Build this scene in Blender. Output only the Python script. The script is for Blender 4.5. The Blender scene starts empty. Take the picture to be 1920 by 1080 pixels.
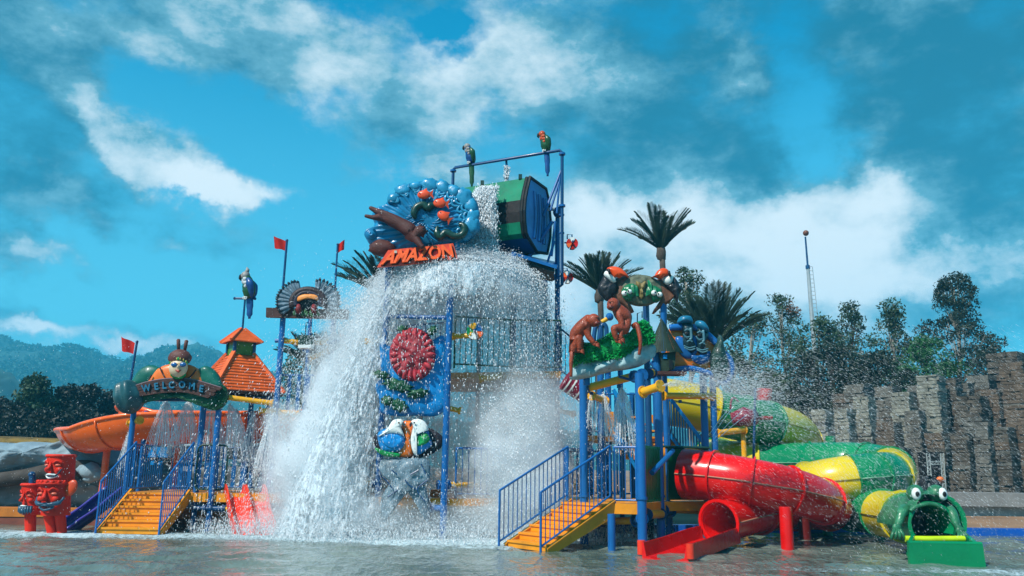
import bpy, bmesh, math, random
import numpy as np
from mathutils import Vector, Matrix, noise as mn
random.seed(7); np.random.seed(7)
R = math.radians
sc = bpy.context.scene
COL = sc.collection

# ---------------------------------------------------------------- camera
F = 1550.0; CH = 1.5; PIT = math.atan(340/F); ROLL = 0.014
CP, SP = math.cos(PIT), math.sin(PIT); CR, SR = math.cos(ROLL), math.sin(ROLL)
cam = bpy.data.objects.new('camera', bpy.data.cameras.new('camera')); COL.objects.link(cam)
cam.location = (0, 0, CH)
cam.rotation_euler = (Matrix.Rotation(R(90)+PIT, 3, 'X') @ Matrix.Rotation(ROLL, 3, 'Z')).to_euler()
cam.data.sensor_width = 36; cam.data.lens = 36*F/1920
cam.data.clip_start = 0.1; cam.data.clip_end = 6000
sc.camera = cam

def ray(px, py):                      # direction in the world of a point of the photograph
    x = (px-960)/F; y = -(py-540)/F
    xr = x*CR-y*SR; yr = x*SR+y*CR
    return (xr, CP-yr*SP, SP+yr*CP)
def P(px, py, Y):                     # the point at that direction and at distance Y from the camera
    d = ray(px, py); s = Y/d[1]; return Vector((d[0]*s, Y, CH+d[2]*s))
def G(px, py, z=0.0):                 # where that direction meets the level z
    d = ray(px, py); s = (z-CH)/d[2]; return Vector((d[0]*s, d[1]*s, z))
def proj(p):
    x, y, z = p[0], p[1], p[2]-CH
    zc = y*CP+z*SP; yc = -y*SP+z*CP
    xr, yr = x/zc, yc/zc
    return (960+(xr*CR+yr*SR)*F, 540-(-xr*SR+yr*CR)*F)
def zfor(X, Y, py):
    lo, hi = -5, 80
    for _ in range(44):
        m = (lo+hi)/2
        if proj((X, Y, m))[1] > py: lo = m
        else: hi = m
    return lo
def pxm(Y): return Y/F                # metres per photograph pixel at distance Y

# ---------------------------------------------------------------- sky, sun, exposure
SUN_EL, SUN_AZ = 47, -62              # degrees; azimuth from +Y towards +X : sun stands high on the left
SUN_AZ = -136                         # left and a little behind the camera
world = bpy.data.worlds.new('World'); sc.world = world; world.use_nodes = True
world.cycles.sampling_method = 'MANUAL'; world.cycles.sample_map_resolution = 512
def srgb(h):
    h = h.lstrip('#'); v = [int(h[i:i+2], 16)/255 for i in (0, 2, 4)]
    return tuple(c/12.92 if c <= .04045 else ((c+.055)/1.055)**2.4 for c in v)
class NT:
    """small node helper"""
    def __init__(s, tree): s.t = tree; s.n = tree.nodes; s.l = tree.links
    def new(s, ty, **kw):
        n = s.n.new(ty)
        for k, v in kw.items(): setattr(n, k, v)
        return n
    def put(s, sock, v):
        if hasattr(v, 'is_linked') or isinstance(v, bpy.types.NodeSocket): s.l.new(v, sock)
        else:
            if isinstance(v, tuple) and len(v) == 3 and sock.type == 'RGBA': v = (*v, 1)
            sock.default_value = v
    def m(s, op, a, b=0.0, c=None, clamp=False):
        n = s.new('ShaderNodeMath', operation=op); n.use_clamp = clamp
        s.put(n.inputs[0], a); s.put(n.inputs[1], b)
        if c is not None: s.put(n.inputs[2], c)
        return n.outputs[0]
    def v(s, op, a, b=(0, 0, 0)):
        n = s.new('ShaderNodeVectorMath', operation=op)
        s.put(n.inputs[0], a)
        if op == 'SCALE': s.put(n.inputs['Scale'], b)
        else: s.put(n.inputs[1], b)
        return n.outputs['Value'] if op in ('DOT_PRODUCT', 'LENGTH', 'DISTANCE') else n.outputs[0]
    def mix(s, f, a, b):
        n = s.new('ShaderNodeMix', data_type='RGBA')
        s.put(n.inputs[0], f); s.put(n.inputs[6], a); s.put(n.inputs[7], b); return n.outputs[2]
    def noise(s, vec, scale, detail=4, rough=.5, out='Fac', dist=0.0):
        n = s.new('ShaderNodeTexNoise'); 
        if vec is not None: s.l.new(vec, n.inputs['Vector'])
        n.inputs['Scale'].default_value = scale; n.inputs['Detail'].default_value = detail
        n.inputs['Roughness'].default_value = rough; n.inputs['Distortion'].default_value = dist
        return n.outputs[out]
    def ramp(s, f, a, b, lo=0.0, hi=1.0, smooth=True):
        n = s.new('ShaderNodeMapRange', interpolation_type='SMOOTHSTEP' if smooth else 'LINEAR')
        s.put(n.inputs[0], f); s.put(n.inputs[1], a); s.put(n.inputs[2], b); s.put(n.inputs[3], lo); s.put(n.inputs[4], hi)
        return n.outputs[0]

SKY = 0.085
w = NT(world.node_tree); w.n.clear()
tc = w.new('ShaderNodeTexCoord').outputs['Generated']
dirn = w.v('NORMALIZE', tc)
sep = w.new('ShaderNodeSeparateXYZ'); w.l.new(dirn, sep.inputs[0])
az = w.m('ARCTAN2', sep.outputs[0], sep.outputs[1]); el = w.m('ARCSINE', sep.outputs[2])
flat = w.new('ShaderNodeCombineXYZ'); w.put(flat.inputs[0], az); w.put(flat.inputs[1], el)
wn = w.new('ShaderNodeTexNoise'); w.l.new(dirn, wn.inputs['Vector'])
wn.inputs['Scale'].default_value = 7; wn.inputs['Detail'].default_value = 6; wn.inputs['Roughness'].default_value = .62
warp = w.v('SCALE', w.v('SUBTRACT', wn.outputs['Color'], (.5, .5, .5)), .16)
uv = w.v('ADD', flat.outputs[0], warp)
def blobs(lst):
    tot = None
    for (px, py, rx, ry, amp, rot) in lst:
        d = Vector(ray(px, py)).normalized()
        u0, v0 = math.atan2(d.x, d.y), math.asin(d.z)
        q = w.v('SUBTRACT', uv, (u0, v0, 0))
        if rot:
            rn = w.new('ShaderNodeVectorRotate', rotation_type='Z_AXIS'); w.put(rn.inputs['Vector'], q)
            rn.inputs['Angle'].default_value = R(-rot); q = rn.outputs[0]
        q = w.v('MULTIPLY', q, (F/rx, F/ry, 0))
        r2 = w.v('DOT_PRODUCT', q, q)
        g = w.m('MULTIPLY', w.m('EXPONENT', w.m('MULTIPLY', r2, -1.1)), amp)
        tot = g if tot is None else w.m('ADD', tot, g)
    return tot
# cover: where cloud is (positive) and where clear sky shows (negative)
cover = blobs([(330, 60, 300, 75, .55, 8), (560, 120, 260, 90, .5, -12), (880, 110, 330, 120, .42, 0), (1230, 230, 330, 230, .55, 0),
    (1760, 200, 300, 420, .7, 0), (60, 330, 170, 190, .42, -20), (30, 60, 110, 130, .4, 0), (330, 300, 150, 60, .6, -22), (440, 355, 150, 36, .5, -6),
    (190, 255, 110, 34, .5, -38), (120, 375, 110, 34, .35, 0), (70, 480, 110, 46, .5, 10), (60, 595, 70, 20, .5, 0), (250, 632, 140, 34, .75, 0),
    (1380, 500, 330, 160, .9, 0), (1110, 450, 110, 100, .6, 0), (1560, 560, 260, 110, .7, 0), (1000, 560, 160, 120, .5, 0), (1800, 520, 220, 70, .5, 0), (1410, 110, 70, 40, .3, 0),
    (780, 320, 150, 70, .5, 0), (700, 230, 90, 60, .25, 0), (430, 470, 120, 26, .2, 0), (320, 450, 60, 18, .35, -30),
    (560, 245, 110, 65, -.5, 0), (250, 140, 100, 60, -.45, -20), (830, 55, 80, 36, -.75, 20), (870, 110, 60, 24, -.5, 30), (650, 170, 90, 60, -.4, 0),
    (1500, 190, 75, 150, -.6, 0), (1530, 330, 75, 70, -.5, 0), (600, 420, 260, 90, -.45, 0), (180, 440, 110, 30, -.3, 0), (980, 250, 110, 60, -.3, 0),
    (420, 580, 260, 80, -.35, 0), (1070, 350, 100, 30, -.2, 0)])
light = blobs([(560, 90, 520, 150, .46, 0), (330, 300, 170, 70, .65, -22), (440, 360, 170, 40, .65, -6), (190, 255, 110, 34, .5, -38), (900, 90, 280, 170, .40, 0),
    (120, 375, 110, 34, .5, 0), (70, 480, 100, 46, .9, 10), (60, 595, 70, 20, .9, 0), (250, 635, 130, 30, .8, 0), (1330, 430, 240, 85, .78, 0), (1340, 590, 360, 130, .66, 0), (1000, 560, 160, 90, .6, 0),
    (1110, 430, 110, 70, .6, 0), (1510, 390, 90, 50, .55, 0), (1600, 500, 160, 60, .75, 0), (1640, 400, 60, 45, .45, 0), (1410, 110, 70, 50, .45, 0), (1830, 500, 150, 50, .5, 0),
    (780, 340, 180, 80, .45, 0), (320, 450, 60, 18, .6, -30), (1300, 260, 230, 150, -.12, 0), (60, 330, 190, 130, -.2, 0), (1800, 150, 260, 300, -.05, 0), (1150, 30, 160, 80, -.15, 0)])
nz = w.noise(w.v('MULTIPLY', dirn, (1, 1, 1.9)), 5.5, 9, .58)
nzf = w.noise(w.v('MULTIPLY', dirn, (1, 1, 1.6)), 16, 8, .6)
nn = w.m('ADD', w.m('MULTIPLY', w.m('SUBTRACT', nz, .5), 1.7), w.m('MULTIPLY', w.m('SUBTRACT', nzf, .5), .85))
cv = w.ramp(w.m('ADD', cover, nn), w.m('MULTIPLY_ADD', light, .12, -.12), w.m('MULTIPLY_ADD', light, -.28, .66))
# small-scale relief of the clouds: thick parts bright, thin parts grey
nzs = w.noise(w.v('ADD', w.v('MULTIPLY', dirn, (1, 1, 1.7)), (.013, 0, -.02)), 11, 9, .62)
lt = w.ramp(w.m('ADD', light, w.m('ADD', w.m('MULTIPLY', w.m('SUBTRACT', nz, .5), .9), w.m('MULTIPLY', w.m('SUBTRACT', nzs, .5), 1.6))), -.3, 1.12)
skyt = w.new('ShaderNodeTexSky', sky_type='NISHITA'); skyt.sun_disc = False
skyt.sun_elevation = R(SUN_EL); skyt.sun_rotation = R(SUN_AZ); skyt.air_density = 1.0; skyt.dust_density = .6; skyt.ozone_density = 2.0
w.l.new(dirn, skyt.inputs[0]) if skyt.inputs else None
blue = w.v('MULTIPLY', skyt.outputs[0], (.0, 1.46, 1.66))
blue = w.mix(w.ramp(sep.outputs[2], .48, .0, smooth=False), blue, (1.7, 5.8, 7.6))
dark, mid, white = (.12, 1.6, 2.75), (1.5, 4.0, 5.3), (8.2, 9.2, 9.7)
cc = w.mix(w.ramp(lt, .05, .55), dark, mid); cc = w.mix(w.ramp(lt, .45, 1.0, smooth=False), cc, white)
full = w.mix(cv, blue, cc)
# below the horizon: dull ground
full = w.mix(w.ramp(sep.outputs[2], -.06, -.01), (.5, .9, 1.0), full)
bg = w.new('ShaderNodeBackground'); w.put(bg.inputs[0], full); bg.inputs[1].default_value = SKY
wo = w.new('ShaderNodeOutputWorld'); w.l.new(bg.outputs[0], wo.inputs[0])

sun = bpy.data.objects.new('sun', bpy.data.lights.new('sun', 'SUN')); COL.objects.link(sun)
sun.data.energy = 5.0; sun.data.angle = R(0.8); sun.data.color = (1, .94, .86)
sdir = Vector((math.sin(R(SUN_AZ))*math.cos(R(SUN_EL)), math.cos(R(SUN_AZ))*math.cos(R(SUN_EL)), math.sin(R(SUN_EL))))
sun.rotation_euler = sdir.to_track_quat('Z', 'Y').to_euler()
sc.view_settings.view_transform = 'Standard'; sc.view_settings.look = 'None'
sc.view_settings.exposure = 0.33; sc.view_settings.gamma = 1.0; sc.view_settings.use_curve_mapping = False
sc.cycles.transparent_max_bounces = 48; sc.cycles.max_bounces = 12; sc.cycles.diffuse_bounces = 4; sc.cycles.volume_bounces = 10
sc.cycles.use_denoising = True

# ---------------------------------------------------------------- materials
MATS = {}
def mat(name, col, rough=.4, var=.12, vscale=3.0, bump=0.0, bscale=30.0, spec=.5, coat=0.0, dirt=0.0, dirtcol='#2a2a20', metal=0.0, streak=False, translucent=0.0):
    """painted or natural surface: its colour varies a little, with worn or dirty patches that belong to it"""
    if name in MATS: return MATS[name]
    m = bpy.data.materials.new(name); m.use_nodes = True; MATS[name] = m
    t = NT(m.node_tree); b = t.n['Principled BSDF']
    if isinstance(col, str): col = srgb(col)
    g = t.new('ShaderNodeTexCoord').outputs['Object']
    geo = t.new('ShaderNodeNewGeometry').outputs['Position']
    n1 = t.noise(geo, vscale, 5, .6)
    a = tuple(c*(1-var) for c in col); c2 = tuple(min(1, c*(1+var)+.01*var) for c in col)
    base = t.mix(t.ramp(n1, .3, .7), a, c2)
    if dirt:
        vec = t.v('MULTIPLY', geo, (2.5, 2.5, .5)) if streak else geo
        n2 = t.noise(vec, vscale*2.3, 7, .7)
        base = t.mix(t.m('MULTIPLY', t.ramp(n2, .52, .75), dirt), base, srgb(dirtcol))
    t.put(b.inputs['Base Color'], base)
    t.put(b.inputs['Roughness'], t.ramp(t.noise(geo, vscale*4, 3), .2, .8, max(.02, rough-.1), min(1, rough+.12), smooth=False))
    b.inputs['Specular IOR Level'].default_value = spec*.7; b.inputs['Coat Weight'].default_value = coat*.45; b.inputs['Coat Roughness'].default_value = .12
    b.inputs['Metallic'].default_value = metal
    if bump:
        bn = t.new('ShaderNodeBump'); bn.inputs['Strength'].default_value = bump; bn.inputs['Distance'].default_value = .02
        t.put(bn.inputs['Height'], t.noise(geo, bscale, 5, .6)); t.put(b.inputs['Normal'], bn.outputs[0])
    if translucent:
        tr = t.new('ShaderNodeBsdfTranslucent'); t.put(tr.inputs[0], base)
        mx = t.new('ShaderNodeMixShader'); mx.inputs[0].default_value = translucent
        o = t.n['Material Output']; t.put(mx.inputs[1], b.outputs[0]); t.put(mx.inputs[2], tr.outputs[0]); t.put(o.inputs[0], mx.outputs[0])
    return m
blue = mat('blue_steel', '#155A98', .34, .12, 1.2, bump=.05, bscale=60, coat=.3, dirt=.35, dirtcol='#16384e')
navy = mat('navy_steel', '#12406b', .36, .12, 1.2, coat=.2, dirt=.3, dirtcol='#122838')
yellow = mat('yellow_pipe', '#dd9d10', .38, .1, 1.5, coat=.2, dirt=.4, dirtcol='#8a5a18')
step_y = mat('stair_yellow', '#dd8a0c', .45, .1, 2.0, bump=.08, dirt=.4, dirtcol='#8a4d10', coat=.15)
orange = mat('orange_fibreglass', '#ee6210', .28, .1, .8, coat=.5, dirt=.25, dirtcol='#8a2a0a')
rooforange = mat('roof_orange', '#d45a1c', .5, .15, 3, dirt=.4, dirtcol='#7a2a10')
red = mat('red_fibreglass', '#d60c06', .24, .08, .8, coat=.6, dirt=.2, dirtcol='#6a0604')
green = mat('green_fibreglass', '#06794a', .28, .12, .8, coat=.5, dirt=.3, dirtcol='#04402c')
lime = mat('yellow_fibreglass', '#cdb40c', .3, .1, .8, coat=.5, dirt=.3, dirtcol='#6a6408')
purple = mat('purple_fibreglass', '#2c2464', .3, .12, 1, coat=.5)
totemred = mat('totem_red', '#cc2408', .55, .16, 2, bump=.6, bscale=14, spec=.3, coat=.0, dirt=.45, dirtcol='#5e140a')
flagred = mat('flag_red', '#cc1f12', .75, .12, 4, translucent=.35)
teal = mat('wave_teal', '#14709c', .32, .22, 2.2, bump=.3, bscale=9, coat=.5, dirt=.3, dirtcol='#0d4a70')
brown = mat('otter_brown', '#4c1c12', .55, .25, 5, bump=1.0, bscale=40, coat=.2)
monkey_m = mat('monkey_brown', '#8f3a1c', .42, .25, 6, bump=.9, bscale=26, coat=.2, dirt=.35, dirtcol='#4a160c')
leafg = mat('leaf_green', '#0a8a40', .35, .3, 8, bump=.4, bscale=30, coat=.4, dirt=.3, dirtcol='#04401f')
bushg = mat('bush_green', '#0f4a2c', .5, .3, 8, bump=.6, bscale=30, dirt=.3, dirtcol='#062414')
hillg = mat('smooth_green', '#0e5b4c', .4, .2, 2, coat=.3, bump=.1)
rockp = mat('painted_rock', '#86a0a4', .6, .28, 3.5, bump=.6, bscale=10, dirt=.7, dirtcol='#2c4a52')
plank = mat('plank_brown', '#43241c', .6, .3, 5, bump=.5, bscale=25, dirt=.4, dirtcol='#1a0e0c', streak=False)
black = mat('black_rubber', '#0b0d0f', .5, .2, 5)
white = mat('white_paint', '#d8dcd8', .45, .06, 3, dirt=.15, dirtcol='#7f8a88')
skin = mat('cream_paint', '#d3b898', .45, .08, 6)
dgreen = mat('dark_green_paint', '#14352b', .45, .25, 4, coat=.2, bump=.3)
hutgreen = mat('thatch_green', '#1c2f20', .6, .3, 6, bump=.5, bscale=30)
eelgreen = mat('eel_green', '#14382f', .35, .2, 6, coat=.4)
signorange = mat('sign_orange', '#c83c0c', .4, .14, 4, bump=.1, coat=.2, dirt=.2, dirtcol='#7a2408')
sunorange = mat('sun_orange', '#de6a10', .4, .1, 3, coat=.3)
lantern_g = mat('lantern_green', '#3f6f10', .35, .25, 4, coat=.3, dirt=.3, dirtcol='#8a8a10')
teallet = mat('letter_teal', '#1c6482', .45, .15, 6)
greyrock = mat('grey_rockwork', '#6e767a', .8, .25, .9, bump=.8, bscale=6, dirt=.6, dirtcol='#34393b')
palerock = mat('pale_rockwork', '#7d929c', .85, .25, .8, bump=1.0, bscale=9, dirt=.4, dirtcol='#5d6f78')
logm = mat('log_grey', '#3c3733', .85, .3, 3, bump=.9, bscale=14)
turq = mat('turquoise_panel', '#0c78b8', .35, .2, 1.6, coat=.3, bump=.15, bscale=8)
fish_or = mat('fish_orange', '#dc4a1c', .4, .12, 10, coat=.3)

# ---------------------------------------------------------------- mesh builder and naming
class MB:
    def __init__(s): s.v = []; s.f = []
    def add(s, vs, fs):
        k = len(s.v); s.v.extend([tuple(v) for v in vs]); s.f.extend([tuple(i+k for i in f) for f in fs]); return s
    def box(s, c, size, rot=None):
        hx, hy, hz = size[0]/2, size[1]/2, size[2]/2
        vs = [Vector((x, y, z)) for x in (-hx, hx) for y in (-hy, hy) for z in (-hz, hz)]
        if rot is not None: vs = [rot @ v for v in vs]
        c = Vector(c)
        return s.add([v+c for v in vs], [(0, 1, 3, 2), (4, 6, 7, 5), (0, 4, 5, 1), (2, 3, 7, 6), (0, 2, 6, 4), (1, 5, 7, 3)])
    def bar(s, a, b, w, h, up=Vector((0, 0, 1))):
        a, b = Vector(a), Vector(b); d = (b-a); L = d.length; d.normalize()
        x = d.cross(up); 
        if x.length < 1e-4: x = Vector((1, 0, 0))
        x.normalize(); u = x.cross(d)
        M = Matrix((x, d, u)).transposed()
        return s.box((a+b)/2, (w, L, h), M)
    def tube(s, pts, r, n=10, cap=True, closed=False, squash=1.0):
        pts = [Vector(p) for p in pts]; N = len(pts)
        rs = r if isinstance(r, (list, tuple)) else [r]*N
        up = Vector((0, 0, 1)); vs = []; fs = []
        d0 = (pts[1]-pts[0]).normalized()
        side = d0.cross(up) if abs(d0.dot(up)) < .95 else d0.cross(Vector((0, 1, 0)))
        side.normalize()
        for i, p in enumerate(pts):
            if closed: d = (pts[(i+1) % N]-pts[i-1]).normalized()
            else: d = (pts[min(i+1, N-1)]-pts[max(i-1, 0)]).normalized()
            side = (side-d*side.dot(d)).normalized(); o = side.cross(d)
            for k in range(n):
                a = 2*math.pi*k/n
                vs.append(p+side*math.cos(a)*rs[i]+o*math.sin(a)*rs[i]*squash)
        M = N if closed else N-1
        for i in range(M):
            j = (i+1) % N
            for k in range(n): fs.append((i*n+k, i*n+(k+1) % n, j*n+(k+1) % n, j*n+k))
        if cap and not closed: fs.append(tuple(range(n-1, -1, -1))); fs.append(tuple((N-1)*n+k for k in range(n)))
        return s.add(vs, fs)
    def ell(s, c, r, n=14, m=9, rot=None, disp=0.0, seed=0, dscale=2.5):
        c = Vector(c); r = r if isinstance(r, (tuple, list)) else (r, r, r); vs = []; fs = []
        for j in range(m+1):
            th = math.pi*j/m
            for i in range(n):
                ph = 2*math.pi*i/n
                v = Vector((math.sin(th)*math.cos(ph), math.sin(th)*math.sin(ph), math.cos(th)))
                if disp: v = v*(1+disp*mn.noise(v*dscale+Vector((seed, seed*1.7, 0))))
                v = Vector((v.x*r[0], v.y*r[1], v.z*r[2]))
                if rot is not None: v = rot @ v
                vs.append(v+c)
        for j in range(m):
            for i in range(n): fs.append((j*n+i, (j+1)*n+i, (j+1)*n+(i+1) % n, j*n+(i+1) % n))
        return s.add(vs, fs)
    def lathe(s, c, prof, n=16):     # prof: list of (radius, z)
        c = Vector(c); vs = []; fs = []
        for (r, z) in prof:
            for i in range(n):
                a = 2*math.pi*i/n; vs.append(c+Vector((r*math.cos(a), r*math.sin(a), z)))
        for j in range(len(prof)-1):
            for i in range(n): fs.append((j*n+i, j*n+(i+1) % n, (j+1)*n+(i+1) % n, (j+1)*n+i))
        fs.append(tuple(range(n-1, -1, -1))); fs.append(tuple((len(prof)-1)*n+i for i in range(n)))
        return s.add(vs, fs)
    def prism(s, front, off):        # polygon extruded by the vector off
        off = Vector(off); n = len(front); fr = [Vector(p) for p in front]
        vs = fr+[p+off for p in fr]
        return s.add(vs, [tuple(range(n)), tuple(range(2*n-1, n-1, -1))]+[(i, i+n, (i+1) % n+n, (i+1) % n) for i in range(n)])
    def data(s, name, material, smooth=False, origin=(0, 0, 0)):
        me = bpy.data.meshes.new(name); o = Vector(origin)
        me.from_pydata([(v[0]-o.x, v[1]-o.y, v[2]-o.z) for v in s.v], [], s.f)
        bm = bmesh.new(); bm.from_mesh(me); bmesh.ops.recalc_face_normals(bm, faces=bm.faces); bm.to_mesh(me); bm.free()
        me.materials.append(material)
        if smooth: me.shade_auto(R(50)) if hasattr(me, 'shade_auto') else me.polygons.foreach_set('use_smooth', [True]*len(me.polygons))
        return me
    def build(s, name, material, parent=None, smooth=False, origin=None, label=None):
        if parent is not None:
            w0 = wloc(parent); me = s.data(name, material, False, w0)
            o = bpy.data.objects.new(name, me); COL.objects.link(o); o.parent = parent
        else:
            if origin is None:
                xs = np.array(s.v); origin = (*((xs[:, :2].min(0)+xs[:, :2].max(0))/2), xs[:, 2].min())
            me = s.data(name, material, False, origin)
            o = bpy.data.objects.new(name, me); COL.objects.link(o); o.location = origin
        if smooth: shade(me, smooth)
        if label: o['label'] = label
        return o
def shade(me, ang=50):
    ang = 50 if ang is True else ang
    me.polygons.foreach_set('use_smooth', [True]*len(me.polygons))
    if ang < 180:
        bm = bmesh.new(); bm.from_mesh(me)
        for e in bm.edges:
            if len(e.link_faces) == 2 and e.calc_face_angle(0) > R(ang): e.smooth = False
        bm.to_mesh(me); bm.free()
def wloc(o):
    v = Vector(o.location)
    while o.parent is not None: o = o.parent; v = v+Vector(o.location)
    return v
def thing(name, label, cat, loc, group=None):
    o = bpy.data.objects.new(name, None); COL.objects.link(o); o.location = loc; o.empty_display_size = .2
    o['label'] = label; o['category'] = cat
    if group: o['group'] = group
    return o
def tag(o, label=None, cat=None, group=None, kind=None):
    for k, v in (('label', label), ('category', cat), ('group', group), ('kind', kind)):
        if v: o[k] = v
    return o
def struct(o): o['kind'] = 'structure'; return o
def stuff(o, label=None): o['kind'] = 'stuff'; return tag(o, label)
def copy_tree(o, parent=None):
    c = o.copy(); COL.objects.link(c); c.parent = parent
    for ch in list(o.children): copy_tree(ch, c)
    return c
def smooth_curve(pts, k=6, closed=False):
    pts = [Vector(p) for p in pts]; N = len(pts); out = []
    for i in range(N if closed else N-1):
        g = (lambda j: pts[j % N]) if closed else (lambda j: pts[max(0, min(N-1, j))])
        p0, p1, p2, p3 = g(i-1), g(i), g(i+1), g(i+2)
        for q in range(k):
            t = q/k
            out.append(.5*((2*p1)+(p2-p0)*t+(2*p0-5*p1+4*p2-p3)*t*t+(3*p1-p0-3*p2+p3)*t**3))
    if not closed: out.append(pts[-1])
    return out
class Face:
    """an upright sign face: a plane at distance Y, its outline read off the photograph, thickness and relief towards the viewer"""
    def __init__(s, Y, slant=0.0, x0=960): s.Y = Y; s.k = slant; s.x0 = x0
    def p(s, px, py, out=0.0):
        return P(px, py, s.Y+s.k*(px-s.x0)*pxm(s.Y)-out)
    def poly(s, pts, out=0.0, k=4, closed=True, sm=True):
        q = [s.p(a, b, out) for a, b in pts]
        return smooth_curve(q, k, closed) if sm else q
def board(face, pts, thick, out=0.0, sm=False, k=4):
    return MB().prism(face.poly(pts, out, k, sm=sm), (0, thick, 0))
def dome(face, pts, bulge, thick=.06, out=0.0, k=4, rings=7, ctr=None, fn=None, mb=None, power=.5, sm=True):
    """a rounded relief: the outline swells towards the viewer; fn(point) adds carving"""
    rim = face.poly(pts, out, k, sm=sm); n = len(rim); mb = mb or MB()
    c = sum(rim, Vector())/n if ctr is None else face.p(ctr[0], ctr[1], out)
    vs = [p+Vector((0, thick, 0)) for p in rim]; fs = [tuple(range(n))]
    for j in range(rings):
        t = 1-j/(rings)
        h = bulge*(max(0, 1-t*t))**power
        for p in rim:
            q = c+(p-c)*t; d = h
            if fn and j > 0: d += fn(q)
            vs.append(q+Vector((0, -d, 0)))
    vs.append(c+Vector((0, -bulge-(fn(c) if fn else 0), 0)))
    for j in range(rings):
        for i in range(n):
            a = j*n+i; b = j*n+(i+1) % n; fs.append((a, b, b+n, a+n))
    L = len(vs)-1
    for i in range(n): fs.append((rings*n+i, rings*n+(i+1) % n, L))
    return mb.add(vs, fs)
def post(mb, px, pyb, pyt, r=.06, z0=0.0, n=12, Y=None):
    """a vertical steel post standing where the photograph shows its foot"""
    b = G(px, pyb, z0) if Y is None else Vector((P(px, pyb, Y).x, Y, z0))
    t = zfor(b.x, b.y, pyt)
    mb.tube([b, (b.x, b.y, t)], r, n); return Vector((b.x, b.y, t))
def flange(mb, p, d, r, t=.03):
    d = Vector(d).normalized(); p = Vector(p); mb.tube([p-d*t/2, p+d*t/2], r, 14)
def text_mesh(s, h, depth=.02, bold=0.0):
    cu = bpy.data.curves.new('t', 'FONT'); cu.body = s; cu.size = 1; cu.extrude = 0; cu.offset = bold; cu.align_x = 'CENTER'; cu.align_y = 'CENTER'
    ob = bpy.data.objects.new('t', cu); COL.objects.link(ob); dg = bpy.context.evaluated_depsgraph_get()
    me = bpy.data.meshes.new_from_object(ob.evaluated_get(dg)); bpy.data.objects.remove(ob)
    v = np.array([tuple(x.co) for x in me.vertices]); f = [tuple(p.vertices) for p in me.polygons]
    hh = v[:, 1].max()-v[:, 1].min(); sc_ = h/hh; v = (v-[(v[:, 0].max()+v[:, 0].min())/2, (v[:, 1].max()+v[:, 1].min())/2, 0])*sc_
    bpy.data.meshes.remove(me); bpy.data.curves.remove(cu)
    return v, f
def extrude_flat(mb, v, f, place, depth):
    """flat letter triangles to solid letters; place(x, y, out) -> point"""
    k = len(v); vs = [place(a[0], a[1], depth) for a in v]+[place(a[0], a[1], 0) for a in v]
    fs = [tuple(q) for q in f]+[tuple(i+k for i in reversed(q)) for q in f]
    cnt = {}
    for q in f:
        for i in range(len(q)):
            e = (q[i], q[(i+1) % len(q)])
            if (e[1], e[0]) in cnt: cnt.pop((e[1], e[0]))
            else: cnt[e] = 1
    fs += [(b, a, a+k, b+k) for a, b in cnt]
    mb.add(vs, fs)

# ================================================================ SETTING
# the pool bed / ground
gm = mat('sandy_ground', '#8a6a50', .95, .3, .35, bump=.8, bscale=3, dirt=.6, dirtcol='#5a5040')
struct(MB().add([(-400, -60, -.35), (400, -60, -.35), (400, 22, -.35), (-400, 22, -.35)], [(0, 1, 2, 3)]).build('pool_floor', mat('pool_floor_paint', '#5d8a84', .6, .15, .5), origin=(0, 0, -.35)))
def edgeY(x): return 21.35+(x+12)*.035        # far edge of the pool, a straight line
# ground beyond the pool: rises gently to the foot of the stone columns, then to the hills
nx, ny = 120, 90
xs = np.concatenate([np.linspace(-900, -40, 20), np.linspace(-38, 38, 80), np.linspace(40, 900, 20)])
ts = np.linspace(0, 1, ny)**2.6
vs = []; fs = []
for j in range(ny):
    for i in range(nx):
        x = xs[i]; y = edgeY(np.clip(x, -30, 30))+.34+ts[j]*1100
        d = y-edgeY(x)
        z = .10+.25*min(1, d/8)+.3*max(0, min(1, (d-6)/8)) + (.0 if d < 60 else (d-60)*.004)
        z += .05*mn.noise(Vector((x*.6, y*.6, 0)))*min(1, d*2)+.5*mn.noise(Vector((x*.03, y*.03, 3)))*min(1, max(0, d-12)/30)
        vs.append((x, y, z))
for j in range(ny-1):
    for i in range(nx-1): fs.append((j*nx+i, j*nx+i+1, (j+1)*nx+i+1, (j+1)*nx+i))
g = MB().add(vs, fs).build('sandy_ground', gm, origin=(0, 22, 0), smooth=180); struct(g)
# coping of the pool: blue on the right, orange stripe on the left
cop = MB()
blue_c = mat('coping_blue', '#0e4fa6', .4, .1, 1.5, dirt=.3, dirtcol='#5a7a9a', coat=.2)
e0, e1 = -3.0, 60
cop.prism([(e0, edgeY(e0), -.35), (e0, edgeY(e0), .17), (e0, edgeY(e0)+.35, .17), (e0, edgeY(e0)+.35, -.35)], (e1-e0, edgeY(e1)-edgeY(e0), 0))
struct(cop.build('blue_pool_edge', blue_c))
cop = MB(); e0, e1 = -60, -3.0
cop.prism([(e0, edgeY(e0), -.35), (e0, edgeY(e0), .18), (e0, edgeY(e0)+.35, .18), (e0, edgeY(e0)+.35, -.35)], (e1-e0, edgeY(e1)-edgeY(e0), 0))
struct(cop.build('rust_pool_edge', mat('coping_rust', '#7a4030', .75, .25, 2, bump=.4, dirt=.5, dirtcol='#3a2420')))
cop = MB()
cop.prism([(e0, edgeY(e0)-.02, .18), (e0, edgeY(e0)-.02, .40), (e0, edgeY(e0)+.42, .40), (e0, edgeY(e0)+.42, .18)], (e1-e0, edgeY(e1)-edgeY(e0), 0))
struct(cop.build('orange_pool_kerb', mat('kerb_orange', '#b8691a', .6, .2, 2, dirt=.5, dirtcol='#5a3416')))
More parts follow.
